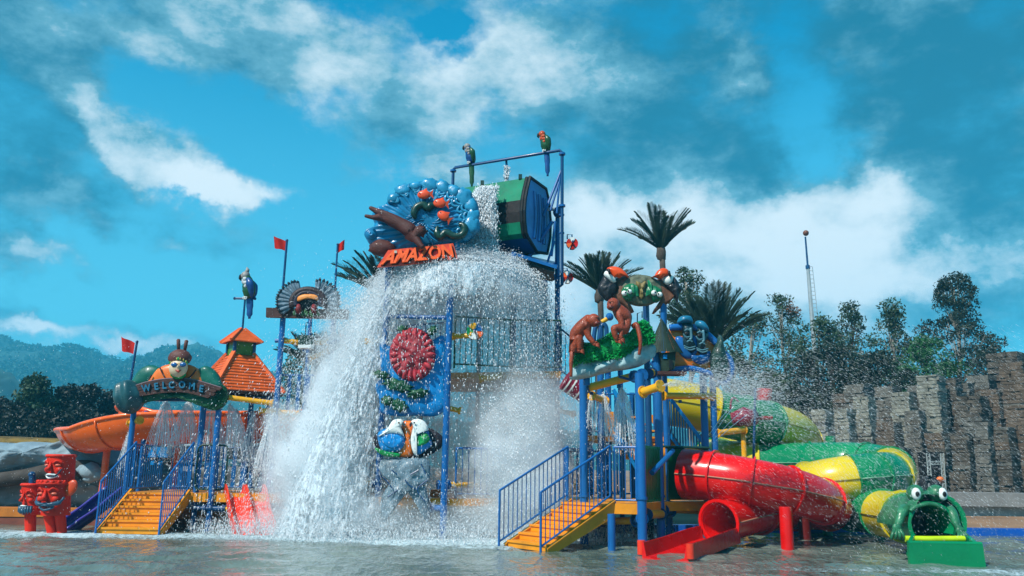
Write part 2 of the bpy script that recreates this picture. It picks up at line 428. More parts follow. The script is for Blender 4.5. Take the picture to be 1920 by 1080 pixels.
# water surface with real ripples in front
wm = bpy.data.materials.new('pool_water'); wm.use_nodes = True; t = NT(wm.node_tree); b = t.n['Principled BSDF']
pos = t.new('ShaderNodeNewGeometry').outputs['Position']
sepp = t.new('ShaderNodeSeparateXYZ'); t.l.new(pos, sepp.inputs[0])
def fband(cx, cy, rx, ry, amp):
    q = t.v('MULTIPLY', t.v('SUBTRACT', pos, (cx, cy, 0)), (1/rx, 1/ry, 0))
    return t.m('MULTIPLY', t.m('EXPONENT', t.m('MULTIPLY', t.v('DOT_PRODUCT', q, q), -1.0)), amp)
foam = None
for a in ((-2.2, 18.9, 4.2, 1.5, 1.3), (-1.5, 17.9, 2.6, .8, .5), (-8.5, 18.4, 3.6, .9, .55), (-10.5, 18.9, 2.5, 1.2, .6), (5.9, 13.9, 3.0, .6, .62), (9.5, 13.7, 2.4, .8, .6),
          (8.5, 19.8, 5, .9, .35), (-.6, 16.7, 1.4, .5, .6), (-1.6, 14.3, 1.2, .4, .3), (1.0, 18.8, 1.6, 1.4, .5)):
    q = fband(*a); foam = q if foam is None else t.m('ADD', foam, q)
fn1 = t.noise(t.v('MULTIPLY', pos, (1, .6, 1)), 9, 8, .7); fn2 = t.noise(pos, 45, 3, .6)
fmask0 = t.ramp(t.m('ADD', t.m('MULTIPLY', foam, .8), t.m('ADD', t.m('MULTIPLY', t.m('SUBTRACT', fn1, .5), 1.5), t.m('MULTIPLY', t.m('SUBTRACT', fn2, .5), 1.0))), .32, .8)
fmask = fmask0
murk = t.mix(t.ramp(t.noise(t.v('MULTIPLY', pos, (1, .5, 1)), .5, 3), .35, .65), (.085, .115, .095), (.16, .20, .17))
t.put(b.inputs['Base Color'], t.mix(t.m('MULTIPLY', fmask, .85), murk, (.62, .76, .80)))
t.put(b.inputs['Roughness'], t.ramp(fmask, 0, 1, .03, .7)); b.inputs['IOR'].default_value = 1.33
bp = t.new('ShaderNodeBump'); bp.inputs['Strength'].default_value = 1.0; bp.inputs['Distance'].default_value = .03
rp1 = t.noise(t.v('MULTIPLY', pos, (1.5, .62, 1)), 2.6, 3, .55, dist=.4); rp2 = t.noise(t.v('MULTIPLY', pos, (1.3, .6, 1)), 8, 3, .5)
t.put(bp.inputs['Height'], t.m('ADD', t.m('ADD', t.m('MULTIPLY', rp1, 2.6), t.m('MULTIPLY', rp2, .75)), t.m('MULTIPLY', fmask, t.noise(pos, 60, 2)))); t.put(b.inputs['Normal'], bp.outputs[0])
NX, NY = 460, 300
X, Y = np.meshgrid(np.linspace(-16, 16, NX), np.linspace(9.5, 24.5, NY))
rng = np.random.RandomState(3); Z = np.zeros_like(X)
for i in range(44):
    wl = rng.uniform(.28, 1.5); th = rng.normal(1.3, .75); a = .0042*wl**.85; ph = rng.uniform(0, 6.28)
    kx, ky = math.cos(th)*6.283/wl, math.sin(th)*6.283/wl
    Z += a*np.sin(kx*X+ky*Y+ph+1.2*np.sin(.7*X+.5*ph)+1.1*np.sin(.9*Y+ph))
Z *= (.75+.5*np.sin(X*.45+1)*np.sin(Y*.8))
for (cx, cy, r, a) in ((-2.2, 18.8, 3.2, .05), (-8.3, 18.6, 2.5, .02), (-.4, 17, 1, .02)):
    Z += a*np.exp(-((X-cx)/r)**2-((Y-cy)/.9)**2)*(np.random.RandomState(5).rand(NY, NX)-.3)
edge = np.minimum.reduce([(X+16)/1., (16-X)/1., (Y-9.5)/1., np.ones_like(X)]).clip(0, 1); Z *= edge
V = np.stack([X, Y, Z], -1).reshape(-1, 3)
idx = np.arange(NX*NY).reshape(NY, NX)
Fq = np.stack([idx[:-1, :-1], idx[:-1, 1:], idx[1:, 1:], idx[1:, :-1]], -1).reshape(-1, 4)
def np_mesh(name, V, Fq, material, smooth=False):
    me = bpy.data.meshes.new(name); k = Fq.shape[1]
    me.vertices.add(len(V)); me.vertices.foreach_set('co', V.astype(np.float32).ravel())
    me.loops.add(Fq.size); me.loops.foreach_set('vertex_index', Fq.astype(np.int32).ravel())
    me.polygons.add(len(Fq)); me.polygons.foreach_set('loop_start', np.arange(0, Fq.size, k, dtype=np.int32))
    me.polygons.foreach_set('loop_total', np.full(len(Fq), k, dtype=np.int32))
    if smooth: me.polygons.foreach_set('use_smooth', np.ones(len(Fq), dtype=bool))
    me.update(calc_edges=True); me.materials.append(material)
    return me
me = np_mesh('pool_water', V, Fq, wm, True); o = bpy.data.objects.new('pool_water', me); COL.objects.link(o); struct(o)
# the same water around that sheet, out of the frame
far = MB(); far.add([(-60, -30, 0), (60, -30, 0), (60, 9.5, 0), (-60, 9.5, 0)], [(0, 1, 2, 3)]); far.add([(-60, 9.5, 0), (-16, 9.5, 0), (-16, 24, 0), (-60, 24, 0)], [(0, 1, 2, 3)]); far.add([(16, 9.5, 0), (60, 9.5, 0), (60, 24, 0), (16, 24, 0)], [(0, 1, 2, 3)])
o = far.build('pool_water', wm, origin=(0, 0, 0)); struct(o)

# far hills
hm = mat('forest_hill', (.012, .05, .04), .9, .55, .02, dirt=.5, dirtcol='#20382a')  # base shifted to teal: part of the haze is put into the colour
hm_t = NT(hm.node_tree)
ridge = [(-400, 690), (-100, 640), (0, 633), (30, 646), (90, 655), (140, 648), (180, 662), (215, 678), (235, 682), (270, 668), (310, 655), (345, 652), (385, 655), (420, 668), (520, 705), (640, 745), (800, 780), (1000, 800), (1400, 820), (2200, 800)]
def ridge_mb(ridge, Y0, depth, seed, bumps):
    nxr = 420; m = MB(); vs = []; fs = []; rows = 26
    pxs = np.linspace(ridge[0][0], ridge[-1][0], nxr)
    pys = np.interp(pxs, [a for a, b in ridge], [b for a, b in ridge])
    for j in range(rows):
        t_ = j/(rows-1)
        for i in range(nxr):
            top = P(pxs[i], pys[i], Y0+depth); x = top.x*(1-.25*(1-t_)); y = Y0+depth*t_
            z = max(0, top.z)*(t_**.85)
            z += bumps*(mn.noise(Vector((x*.02, y*.02, seed)))*2.4*t_+mn.noise(Vector((x*.12, y*.12, seed)))*.8+mn.noise(Vector((x*.35, y*.35, seed)))*.45)*min(1, t_*3+.1)
            vs.append((x, y, z))
        
    for j in range(rows-1):
        for i in range(nxr-1): fs.append((j*nxr+i, j*nxr+i+1, (j+1)*nxr+i+1, (j+1)*nxr+i))
    k = len(vs)
    for i in range(nxr): x, y, z = vs[(rows-1)*nxr+i]; vs.append((x, y+depth*.6, -5))
    for i in range(nxr-1): fs.append(((rows-1)*nxr+i, (rows-1)*nxr+i+1, k+i+1, k+i))
    return m.add(vs, fs)
struct(ridge_mb(ridge, 330, 270, 1, 3.6).build('hills', hm, origin=(0, 500, 0), smooth=180))
near = [(-400, 760), (-200, 700), (-60, 680), (0, 690), (30, 705), (60, 735), (90, 765), (160, 800), (260, 830), (500, 840)]
struct(ridge_mb(near, 190, 110, 5, 2.6).build('near_hill', hm, origin=(0, 250, 0), smooth=180))
# tree crowns standing on the ridges so that their outline is ragged
def leaf_cloud(name, centres, radii, per, size, material, parent=None, seed=0, flat=.7, origin=None, shell=.35):
    """many small leaf-shaped faces spread through crown clumps"""
    rs = np.random.RandomState(seed); Cn = np.array(centres, dtype=float); Rr = np.array(radii, dtype=float)
    N = len(Cn)*per; ci = np.repeat(np.arange(len(Cn)), per)
    d = rs.normal(size=(N, 3)); d /= np.linalg.norm(d, axis=1)[:, None]
    rad = (shell+(1-shell)*rs.rand(N)**.6)[:, None]
    if Rr.ndim == 1: Rr = np.stack([Rr, Rr, Rr*flat], 1)
    c = Cn[ci]+d*rad*Rr[ci]
    a = rs.normal(size=(N, 3)); a /= np.linalg.norm(a, axis=1)[:, None]
    b2 = np.cross(a, rs.normal(size=(N, 3))); b2 /= np.linalg.norm(b2, axis=1)[:, None]
    s = size*(.6+.8*rs.rand(N))[:, None]
    V = np.stack([c-a*s, c-b2*s*.45, c+a*s, c+b2*s*.45], 1).reshape(-1, 3)
    Fq = np.arange(N*4).reshape(-1, 4)
    if parent is not None: V = V-np.array(wloc(parent))
    elif origin is not None: V = V-np.array(origin)
    me = np_mesh(name, V, Fq, material); o = bpy.data.objects.new(name, me); COL.objects.link(o)
    if parent is not None: o.parent = parent
    elif origin is not None: o.location = origin
    return o
foliage_far = mat('ridge_foliage', (.012, .055, .04), .8, .4, .05)
cs = []; rr = []
for px in np.arange(-60, 640, 3.4):
    py = np.interp(px, [a for a, b in ridge], [b for a, b in ridge]); 
    if random.random() < .72:
        p = P(px+random.uniform(-3, 3), py+random.uniform(-2, 3), 600); cs.append(p); rr.append(random.uniform(1.0, 3.2))
for k in range(900):
    px = random.uniform(-60, 460); py0 = np.interp(px, [a for a, b in ridge], [b for a, b in ridge]); f = random.random()**.8
    i_t = 1-f*.8; y = 330+270*i_t; top = P(px, py0, 600)
    cs.append((top.x*(1-.25*(1-i_t)), y, max(0, top.z)*i_t**.85+1)); rr.append(random.uniform(2, 4.5))
o = leaf_cloud('hill_forest', cs, rr, 70, 1.1, foliage_far, seed=2, origin=(0, 500, 0), flat=.8); stuff(o, 'forest of small trees covering the far blue hills')

# ================================================================ BACKGROUND
# ---- stacked-stone columns on the right
stone_ms = [mat('stone_grey', '#5a5852', .9, .35, 2.5, bump=1.0, bscale=16, dirt=.55, dirtcol='#3a352e'),
            mat('stone_pale', '#75746a', .9, .3, 2.5, bump=1.0, bscale=16, dirt=.5, dirtcol='#4b463c'),
            mat('stone_rust', '#574a3e', .9, .3, 2.5, bump=1.0, bscale=16, dirt=.55, dirtcol='#3d2a1c'),
            mat('stone_dark', '#4b453d', .9, .35, 2.5, bump=1.0, bscale=16, dirt=.55, dirtcol='#2a2520')]
core_m = mat('mortar_core', '#2e2a26', .95, .2, 3)
def rough_block(seed, m):
    mb = MB(); n = 5; vs = []; idx = {}
    bm = bmesh.new(); bmesh.ops.create_cube(bm, size=1)
    bmesh.ops.subdivide_edges(bm, edges=[e for e in bm.edges if abs((e.verts[0].co-e.verts[1].co).z) < .1], cuts=2, use_grid_fill=True)
    for v in bm.verts:
        h = mn.noise_vector(v.co*3.3+Vector((seed*3.1, 0, 0)))*.20
        v.co = Vector((v.co.x*(1+h.x*.6), v.co.y*(1+h.y*.6), v.co.z*.9+h.z*.5))
    me = bpy.data.meshes.new('stone'); bm.to_mesh(me); bm.free(); me.materials.append(m); return me
blocks = {i: [rough_block(s+10*i, stone_ms[i]) for s in range(4)] for i in range(4)}
# (left, right, top) of each lit face in the photograph, distance, main stone, dark wide right side
cols = [[(1490, 1506, 778, 33, 0), (1502, 1520, 764, 33, 1), (1520, 1547, 767, 31, 1), (1524, 1540, 748, 34, 0), (1558, 1587, 766, 31, 1), (1561, 1589, 737, 34, 0), (1584, 1618, 719, 33, 0), (1602, 1627, 743, 31, 1), (1638, 1672, 723, 33, 0), (1644, 1676, 791, 29.6, 2), (1672, 1702, 734, 31.5, 1)],
        [(1702, 1722, 722, 33, 0), (1697, 1722, 769, 30.4, 0), (1723, 1756, 702, 31, 1), (1738, 1766, 811, 29.4, 2), (1764, 1790, 708, 31.6, 3), (1792, 1814, 718, 32.2, 0), (1797, 1836, 741, 30.4, 3), (1776, 1812, 812, 29.4, 3), (1812, 1850, 790, 29.3, 0)],
        [(1818, 1852, 702, 32.6, 0), (1844, 1869, 729, 31, 2), (1857, 1905, 658, 33, 3), (1879, 1916, 677, 30.6, 2), (1893, 1925, 759, 29.4, 2), (1852, 1888, 800, 29.2, 3), (1930, 1975, 670, 31.4, 0), (1962, 2010, 740, 29.8, 1)]]
wl = ['stacked stone columns at the far end of the wall, beyond the yellow slide', 'stacked stone columns of the middle stretch, around the dark gateway', 'tallest stacked stone columns, rust coloured, at the right end of the wall']
PHI = R(50)
for wi, group in enumerate(cols):
    base = P(group[len(group)//2][0], 800, 31); root = thing('stone_wall', wl[wi], 'wall', (base.x, 31, .2), 'stacked stone wall in stretches')
    for (l, r_, top, Yc, kind) in group:
        pc = P(r_, top, Yc); wd = (r_-l)*pxm(Yc)*1.12; ztop = pc.z
        ax = Vector((math.cos(PHI), -math.sin(PHI), 0)); ay = Vector((math.sin(PHI), math.cos(PHI), 0))   # along lit face, into depth
        c0 = Vector((pc.x, Yc, 0)); c = c0-ax*wd/2+ay*wd*.5
        hang = 0.1
        if kind == 2 and top == 811: hang = zfor(c.x, c.y, 848)      # the short pier over the gateway
        M = Matrix.Rotation(-PHI, 3, 'Z')
        core = MB().box((c.x, c.y, (ztop+hang)/2-.05), (wd*.84, wd*.84, ztop-hang-.1), M).build('stone_column', core_m, root)
        z = hang; k = 0; rot0 = random.randint(0, 9)
        while z < ztop-.05:
            h = random.uniform(.10, .165); h = min(h, ztop-z) if ztop-z > .2 else ztop-z
            kk = kind if random.random() < .86 else random.choice([0, 0, 3, 3, 2])
            nb = 1 if random.random() < .25 else 2 if wd < 1.0 or random.random() < .5 else 3
            for q in range(nb):
                o = bpy.data.objects.new('stone', random.choice(blocks[kk])); COL.objects.link(o); o.parent = core
                if q == 0: cuts = [0]+sorted((i+1)/nb+random.uniform(-.12, .12) for i in range(nb-1))+[1]
                ln = wd*(cuts[q+1]-cuts[q]); off = wd*((cuts[q]+cuts[q+1])/2-.5)
                j = random.uniform(-.02, .03)
                o.location = Vector((c.x, c.y, z+h/2))+ax*(off+j)+ay*j-wloc(core)
                o.scale = (ln*random.uniform(.98, 1.03), wd*random.uniform(.97, 1.07), h*random.uniform(.95, 1.08)); o.rotation_euler = (random.uniform(-.012, .012), random.uniform(-.012, .012), -PHI+random.uniform(-.07, .07))
            z += h
# ---- concrete ledge in front of the columns
conc = mat('concrete', '#7b7a78', .9, .15, 1.5, bump=.5, bscale=12, dirt=.5, dirtcol='#4a4845', streak=True)
conc2 = mat('pale_concrete', '#8f9694', .9, .2, 1.2, bump=.5, bscale=8, dirt=.6, dirtcol='#5a605e')
a = P(1440, 918, 27.5); b_ = P(2300, 916, 26.6); za, zb = a.z, zfor(a.x, a.y, 943)
lg = thing('ledge', 'long grey concrete ledge below the stone columns', 'ledge', ((a.x+b_.x)/2, 27, .1))
MB().prism([a, Vector((a.x, a.y, zb)), Vector((a.x, a.y+1.2, zb)), Vector((a.x, a.y+1.2, za))], Vector((b_.x-a.x, b_.y-a.y, 0))).build('slab', conc, lg)
MB().prism([Vector((a.x, a.y+.25, zb-.003)), Vector((a.x, a.y+.25, .05)), Vector((a.x, a.y+1.1, .05)), Vector((a.x, a.y+1.1, zb-.003))], Vector((b_.x-a.x, b_.y-a.y, 0))).build('wall_face', conc2, lg)
# ---- gateway
gy = 29.0; r0 = thing('gateway', 'dark gateway with a white lattice frame among the stone columns', 'gate', P(1755, 905, gy))
mb = MB()
p0, p1 = P(1742, 850, gy+.25), P(1772, 918, gy+.25)
mb.box(((p0.x+p1.x)/2, gy+.7, (p0.z+p1.z)/2-.2), (p1.x-p0.x+.15, .5, p0.z-p1.z+.5)); mb.build('gate_shade', mat('gate_shade_black', '#0a0a0c', .9, .2, 2), r0)  # solid near-black box: the shade inside the gateway put in as colour
for (t0, b0) in (((1740, 850), (1745, 918)), ((1766, 850), (1771, 918))):
    m1 = MB(); A, B = P(*t0, gy), P(*b0, gy)
    for s in (-.055, .055): m1.tube([A+Vector((s, 0, 0)), B+Vector((s, 0, 0))], .017, 6)
    n = 16
    for i in range(n):
        q = A.lerp(B, i/n); q2 = A.lerp(B, (i+1)/n); s = .055*(1 if i % 2 else -1); m1.tube([q+Vector((s, 0, 0)), q2+Vector((-s, 0, 0))], .011, 5)
    m1.build('lattice_post', conc2, r0)
m1 = MB(); A, B = P(1743, 868, gy), P(1768, 868, gy)
for s in (-.05, .05): m1.tube([A+Vector((0, 0, s)), B+Vector((0, 0, s))], .014, 6)
for i in range(8): q = A.lerp(B, i/8); q2 = A.lerp(B, (i+1)/8); m1.tube([q+Vector((0, 0, .05*(-1)**i)), q2-Vector((0, 0, .05*(-1)**i))], .01, 5)
m1.build('lattice_beam', conc2, r0)
# white cabinet
r0 = thing('cabinet', 'white cabinet beside the green slide, in front of the stone wall', 'cabinet', P(1706, 918, 28.3))
A, B = P(1690, 890, 28.3), P(1720, 925, 28.3)
MB().box(((A.x+B.x)/2, 28.5, (A.z+B.z)/2), (B.x-A.x, .4, A.z-B.z)).build('case', white, r0)
MB().box(((A.x+B.x)/2, 28.5, A.z+.02), (B.x-A.x+.06, .46, .04)).build('lid', conc, r0)
# ---- person bending down behind the ledge
def skin_body(name, joints, edges, radii, material, parent, sub=1):
    me = bpy.data.meshes.new(name); w0 = wloc(parent) if parent else Vector()
    me.from_pydata([tuple(Vector(j)-w0) for j in joints], edges, []); o = bpy.data.objects.new(name, me); COL.objects.link(o); o.parent = parent
    md = o.modifiers.new('skin', 'SKIN'); md.use_smooth_shade = True
    for i, r_ in enumerate(radii):
        sv = me.skin_vertices[0].data[i]; sv.radius = (r_, r_) if not isinstance(r_, tuple) else r_; sv.use_root = (i == 0)
    if sub: s2 = o.modifiers.new('sub', 'SUBSURF'); s2.levels = sub; s2.render_levels = sub
    dg = bpy.context.evaluated_depsgraph_get(); m2 = bpy.data.meshes.new_from_object(o.evaluated_get(dg)); o.modifiers.clear(); o.data = m2; m2.name = name
    m2.materials.clear(); m2.materials.append(material); m2.polygons.foreach_set('use_smooth', [True]*len(m2.polygons)); return o
cl = mat('dark_clothes', '#1b1d22', .8, .3, 6); fs_ = mat('face_skin', '#7a4a34', .5, .1, 5)
h = P(1763, 901, 28.2); zg = .45
pr = thing('person', 'person in dark clothes and an orange cap, bending down behind the concrete ledge', 'person', (h.x-.2, 28.35, zg))
hip = Vector((h.x-.52, 28.4, zg+.86)); dz = h.z-hip.z
J = [hip, hip+Vector((.18, 0, .10)), h+Vector((-.16, .02, -.10)), h+Vector((-.05, 0, -.05)),
     hip+Vector((.02, -.1, -.05)), hip+Vector((.14, -.14, -.45)), hip+Vector((0, -.12, -.84)), hip+Vector((.14, -.2, -.86)),
     hip+Vector((0, .1, -.05)), hip+Vector((.06, .14, -.45)), hip+Vector((-.06, .12, -.84)), hip+Vector((.08, .16, -.86)),
     h+Vector((-.2, -.16, -.14)), h+Vector((-.12, -.24, -.38)), h+Vector((.06, -.22, -.52)),
     h+Vector((-.2, .2, -.14)), h+Vector((-.12, .26, -.38)), h+Vector((.06, .2, -.52))]
skin_body('body', J, [(0, 1), (1, 2), (2, 3), (0, 4), (4, 5), (5, 6), (6, 7), (0, 8), (8, 9), (9, 10), (10, 11), (2, 12), (12, 13), (13, 14), (2, 15), (15, 16), (16, 17)],
          [.14, .15, .14, .06, .1, .075, .05, .04, .1, .075, .05, .04, .07, .05, .035, .07, .05, .035], cl, pr)
mb = MB().ell(h+Vector((.02, 0, 0)), (.1, .085, .12), 12, 10, Matrix.Rotation(.7, 3, 'Y')); mb.ell(h+Vector((.12, 0, -.05)), .022, 6, 5); mb.ell(h+Vector((0, .085, -.01)), (.02, .015, .035), 6, 5); mb.ell(h+Vector((0, -.085, -.01)), (.02, .015, .035), 6, 5)
mb.build('head', fs_, pr, smooth=True)
mb = MB().ell(h+Vector((.0, 0, .05)), (.115, .1, .08), 12, 8); mb.ell(h+Vector((.1, 0, .03)), (.09, .08, .012), 10, 4); mb.build('cap', mat('cap_orange', '#e06a1a', .6, .1, 5), pr, smooth=True)
for s in (-.21, .21):
    hb = h+Vector((.09, s, -.56)); hm_ = MB().ell(hb, (.045, .02, .05), 8, 6)
    for q in range(4): hm_.tube([hb+Vector((-.03+q*.02, 0, -.03)), hb+Vector((-.028+q*.021, 0, -.075)), hb+Vector((-.01+q*.02, 0, -.10))], [.009, .008, .006], 5)
    hm_.tube([hb+Vector((.04, 0, .01)), hb+Vector((.065, 0, -.03))], [.01, .007], 5)
    hm_.build('hand', fs_, pr, smooth=True)

# ---- tall steel mast
mp = P(1510, 444, 46); mbp = P(1526, 640, 46); mr = thing('mast', 'tall slim steel mast with a brown ball on top, rising above the trees', 'mast', (mbp.x, 46, .6))
foot = mbp+(mbp-mp)*1.45; foot.z = .6; steel = mat('galvanised', '#9ba3a6', .45, .1, 2, metal=.3)
k1 = mp.lerp(mbp, .28)
MB().tube([k1, mbp, foot], [.09, .14, .2], 10).build('lower_pole', steel, mr, smooth=True)
MB().tube([mp, k1], [.05, .06], 8).tube([k1, k1+Vector((0, 0, -.2))], .13, 8).build('upper_pole', navy, mr, smooth=True)
MB().ell(P(1511, 437, 46), .17, 12, 8).build('ball', mat('ball_brown', '#6a3c28', .5, .1, 4), mr, smooth=True)
ml = MB(); l0, l1 = P(1516, 500, 45.9), P(1530, 632, 45.9)
for s in (0, .22): ml.tube([l0+Vector((s, 0, 0)), l1+Vector((s, 0, 0))], .02, 5)
for i in range(18): q = l0.lerp(l1, i/17); ml.tube([q, q+Vector((.22, 0, 0))], .014, 4)
ml.build('ladder', steel, mr)

# ---- trees
bark = mat('bark', '#4a4038', .9, .3, 4, bump=.5)
bark_p = mat('pale_bark', '#8a857c', .85, .3, 4, bump=.4)
def leafm(n, h, tr=.25): return mat(n, h, .55, .4, .9, translucent=tr)
L_dark = leafm('leaf_dark', (.020, .035, .020)); L_mid = leafm('leaf_mid', (.035, .07, .03)); L_green = leafm('leaf_fresh', (.03, .13, .035)); L_red = leafm('leaf_rust', (.16, .06, .02)); L_con = leafm('needle_dark', (.010, .019, .013), .1); L_palm = leafm('palm_leaf', (.018, .038, .02), .12)
L_cgreen = leafm('needle_green', (.03, .07, .03), .15)
def tree(label, cx, ptop, pbot, hw, Y, leaf, seed, n=34, per=55, size=.10, zb=.4, shape='cone', bk=bark, extra=None, group='open crowned trees behind the stone wall', cr=.55):
    rs = random.Random(seed); b = P(cx, pbot, Y); top = P(cx, ptop, Y)
    root = thing('tree', label, 'tree', (b.x, Y, zb), group)
    H = top.z-zb; W = hw*pxm(Y); tr = MB(); lean = rs.uniform(-.3, .3)
    axis = [Vector((b.x+(top.x-b.x)*(i/8)+.12*math.sin(i*1.3+seed), Y, zb+H*.95*i/8)) for i in range(9)]
    tr.tube(axis, [.16*(1-i/9)+.02 for i in range(9)], 7)
    cs = []; rr = []
    z0 = max(zb+.8, b.z)
    for i in range(n):
        f = (i+.5)/n if shape == 'cone' else rs.random()
        f = min(.99, max(0, f+rs.uniform(-.05, .05)))
        if shape == 'cone': w = W*(1-f)**.6*(.85+.3*math.sin(f*14+seed))+.15
        else: w = W*math.sin(math.pi*min(.97, .18+f*.8))**.7
        ang = rs.uniform(0, 2*math.pi); q = rs.uniform(.35, 1)**.7
        z = z0+(top.z-z0)*f; c = Vector((axis[min(8, int(f*8))].x+w*q*math.cos(ang), Y+w*q*math.sin(ang)*.8, z))
        st = axis[max(0, min(8, int((z-zb)/H*8)-1))]
        md = (st+c)/2+Vector((0, 0, -.15))
        tr.tube([st, md, c], [.028, .018, .008], 4) if i % 2 == 0 else None
        cs.append(c); rr.append(cr*rs.uniform(.7, 1.35)*(1-.3*f))
    tr.build('trunk', bk, root, smooth=180)
    o = leaf_cloud('crown', cs, rr, per, size, leaf, root, seed, flat=.75)
    if extra:
        cs2 = [P(a, b2, Y+rs.uniform(-.3, .3)) for a, b2 in extra[1]]; lc = leaf_cloud('leaf_cluster', cs2, [.45]*len(cs2), 70, size, extra[0], root, seed+1); lc['label'] = extra[2]; lc['kind'] = 'stuff'
    return root
TS = [('slender sparse tree just behind the largest palm, at its left', 1290, 505, 640, 34, 40, L_mid, 1, 26, 45, bark_p, None),
      ('sparse tree with a patch of rust coloured leaves near its top', 1466, 556, 760, 40, 44, L_mid, 2, 34, 50, bark_p, (L_red, [(1480, 582), (1488, 596), (1476, 572), (1490, 585)], 'rust coloured leaves')),
      ('low thin tree between the big palm and the rust patched tree', 1408, 590, 770, 42, 43, L_mid, 3, 34, 50, bark_p, None),
      ('rounded grey green tree right in front of the mast', 1530, 598, 770, 48, 41, L_mid, 4, 44, 60, bark, None),
      ('twin topped tree right beside the mast', 1592, 570, 760, 42, 44, L_mid, 5, 40, 55, bark, None),
      ('pointed tree in the middle of the gap right of the twin topped tree', 1668, 568, 770, 50, 42, L_mid, 6, 44, 55, bark_p, None),
      ('tallest tree on the right, with a tapering open crown', 1790, 518, 770, 82, 41, L_dark, 7, 80, 60, bark_p, None),
      ('short fresh green tree against the left of the tallest tree', 1738, 640, 740, 44, 39, L_green, 8, 34, 80, bark, None),
      ('dark bushy tree over the far end of the stone wall', 1560, 650, 800, 66, 37, L_dark, 9, 70, 70, bark, None),
      ('dark spreading tree in front of the pointed tree, above the stone wall', 1640, 665, 790, 60, 36, L_dark, 10, 50, 65, bark, None),
      ('low spreading tree at the right of the tallest tree, reaching the rust columns', 1852, 650, 760, 52, 38, L_dark, 11, 34, 45, bark_p, None),
      ('low green tree behind the red flag', 1440, 705, 860, 58, 34, L_mid, 12, 60, 80, bark, None),
      ('small pale tree above the yellow and green slide', 1370, 660, 840, 44, 36, L_mid, 13, 44, 60, bark_p, None),
      ('low dark tree hiding the ground behind the upper slide', 1495, 735, 860, 45, 33.5, L_dark, 14, 50, 80, bark, None),
      ('small sparse tree behind the left small palm', 572, 660, 760, 34, 42, L_mid, 15, 26, 40, bark_p, None)]
for (lb, cx, tp, bt, hw, Y, lf, sd, n, per, bk, ex) in TS:
    tree(lb, cx, tp, bt, hw*1.45, Y, lf, sd, int(n*1.9), int(per*1.1), .08, shape='cone' if sd in (2, 5, 6, 7, 11, 1) else 'round', bk=bk, extra=ex)
for i, (lb, cx, tp, hw, Y, lf) in enumerate([('dark conifer at the left edge of the picture', 0, 752, 50, 44, L_con), ('tallest green conifer left of the orange slide', 66, 712, 48, 42, L_cgreen), ('narrow dark conifer right of the tallest one', 122, 732, 34, 43, L_con),
        ('slim dark conifer just left of the orange slide', 164, 728, 26, 44, L_con), ('small conifer behind the bend of the orange slide', 210, 742, 26, 45, L_con), ('low bushy conifer below the tallest one', 34, 765, 46, 40, L_con), ('low conifer filling the gap above the pale rock', 142, 772, 50, 39.5, L_con), ('low conifer right above the grass bank', 92, 778, 46, 39, L_con)]):
    tree(lb, cx, tp, 838, hw, Y, lf, 40+i, 60, 110, .11, shape='cone', group='dark conifers under the hills', cr=.62)

# ---- palms
def palm(label, cx, cy, Y, flen, n, spread, seed, zb=.3, trunk=.13, up=.8, asym=0):
    rs = random.Random(seed); h = P(cx, cy, Y); root = thing('palm_tree', label, 'palm', (h.x, Y, zb), 'date palms behind the play tower')
    tr = MB(); N = 9
    tr.tube([Vector((h.x+.05*math.sin(i), Y, zb+(h.z-zb)*i/N)) for i in range(N+1)], [trunk*(1.15-.25*i/N)*(1+.08*(i % 2)) for i in range(N+1)], 9)
    tr.ell((h.x, Y, h.z-.15), (trunk*1.6, trunk*1.6, .35), 10, 7, disp=.3, seed=seed); tr.build('trunk', bark, root, smooth=180)
    L = flen*pxm(Y)
    for i in range(n):
        a = 2*math.pi*i/n+rs.uniform(-.25, .25)+asym; tilt = spread*rs.uniform(.25, 1.0)   # angle away from upright
        d = Vector((math.cos(a)*math.sin(tilt), math.sin(a)*math.sin(tilt), math.cos(tilt)))
        ln = L*rs.uniform(.8, 1.08); pts = []; p = Vector(h); K = 9
        for k in range(K+1):
            pts.append(p.copy()); d = (d+Vector((0, 0, -.05*(k/K)*1.5))+Vector((math.cos(a), math.sin(a), 0))*.02).normalized(); p = p+d*ln/K
        mb = MB(); mb.tube(pts, [.022*(1-k/(K+1))+.004 for k in range(K+1)], 4)
        for k in range(1, 34):
            f = k/34; seg = f*K; i0 = min(K-1, int(seg)); q = pts[i0].lerp(pts[i0+1], seg-i0); dd = (pts[i0+1]-pts[i0]).normalized()
            side = dd.cross(Vector((0, 0, 1))); side = side.normalized() if side.length > .01 else Vector((1, 0, 0)); upv = side.cross(dd)
            ll = L*.30*math.sin(math.pi*min(1, .18+f*.8))**.6*rs.uniform(.8, 1.1)
            for s in (-1, 1):
                e = q+(side*s*.62+dd*.85+upv*(.28+.1*rs.random())).normalized()*ll; wv = (dd*.5+upv*.5).normalized()*.034
                mid_ = q.lerp(e, .5); mb.add([q, mid_+wv, e-Vector((0, 0, ll*.08)), mid_-wv], [(0, 1, 2, 3)])
        mb.build('frond', L_palm, root)
palm('tall palm with a fan of fronds above the toucan sign', 1240, 470, 34, 92, 24, 1.0, 3)
palm('palm with drooping fronds between the bucket tower and the toucan sign', 1124, 548, 33, 88, 26, 1.15, 4)
palm('largest dark palm, behind the blue masks on the right', 1338, 655, 30, 125, 44, 1.05, 5)
palm('palm half hidden behind the otter sign', 722, 560, 29, 118, 26, 1.1, 6)
palm('small palm behind the feather headdress sign', 592, 690, 33, 85, 26, 1.15, 7)

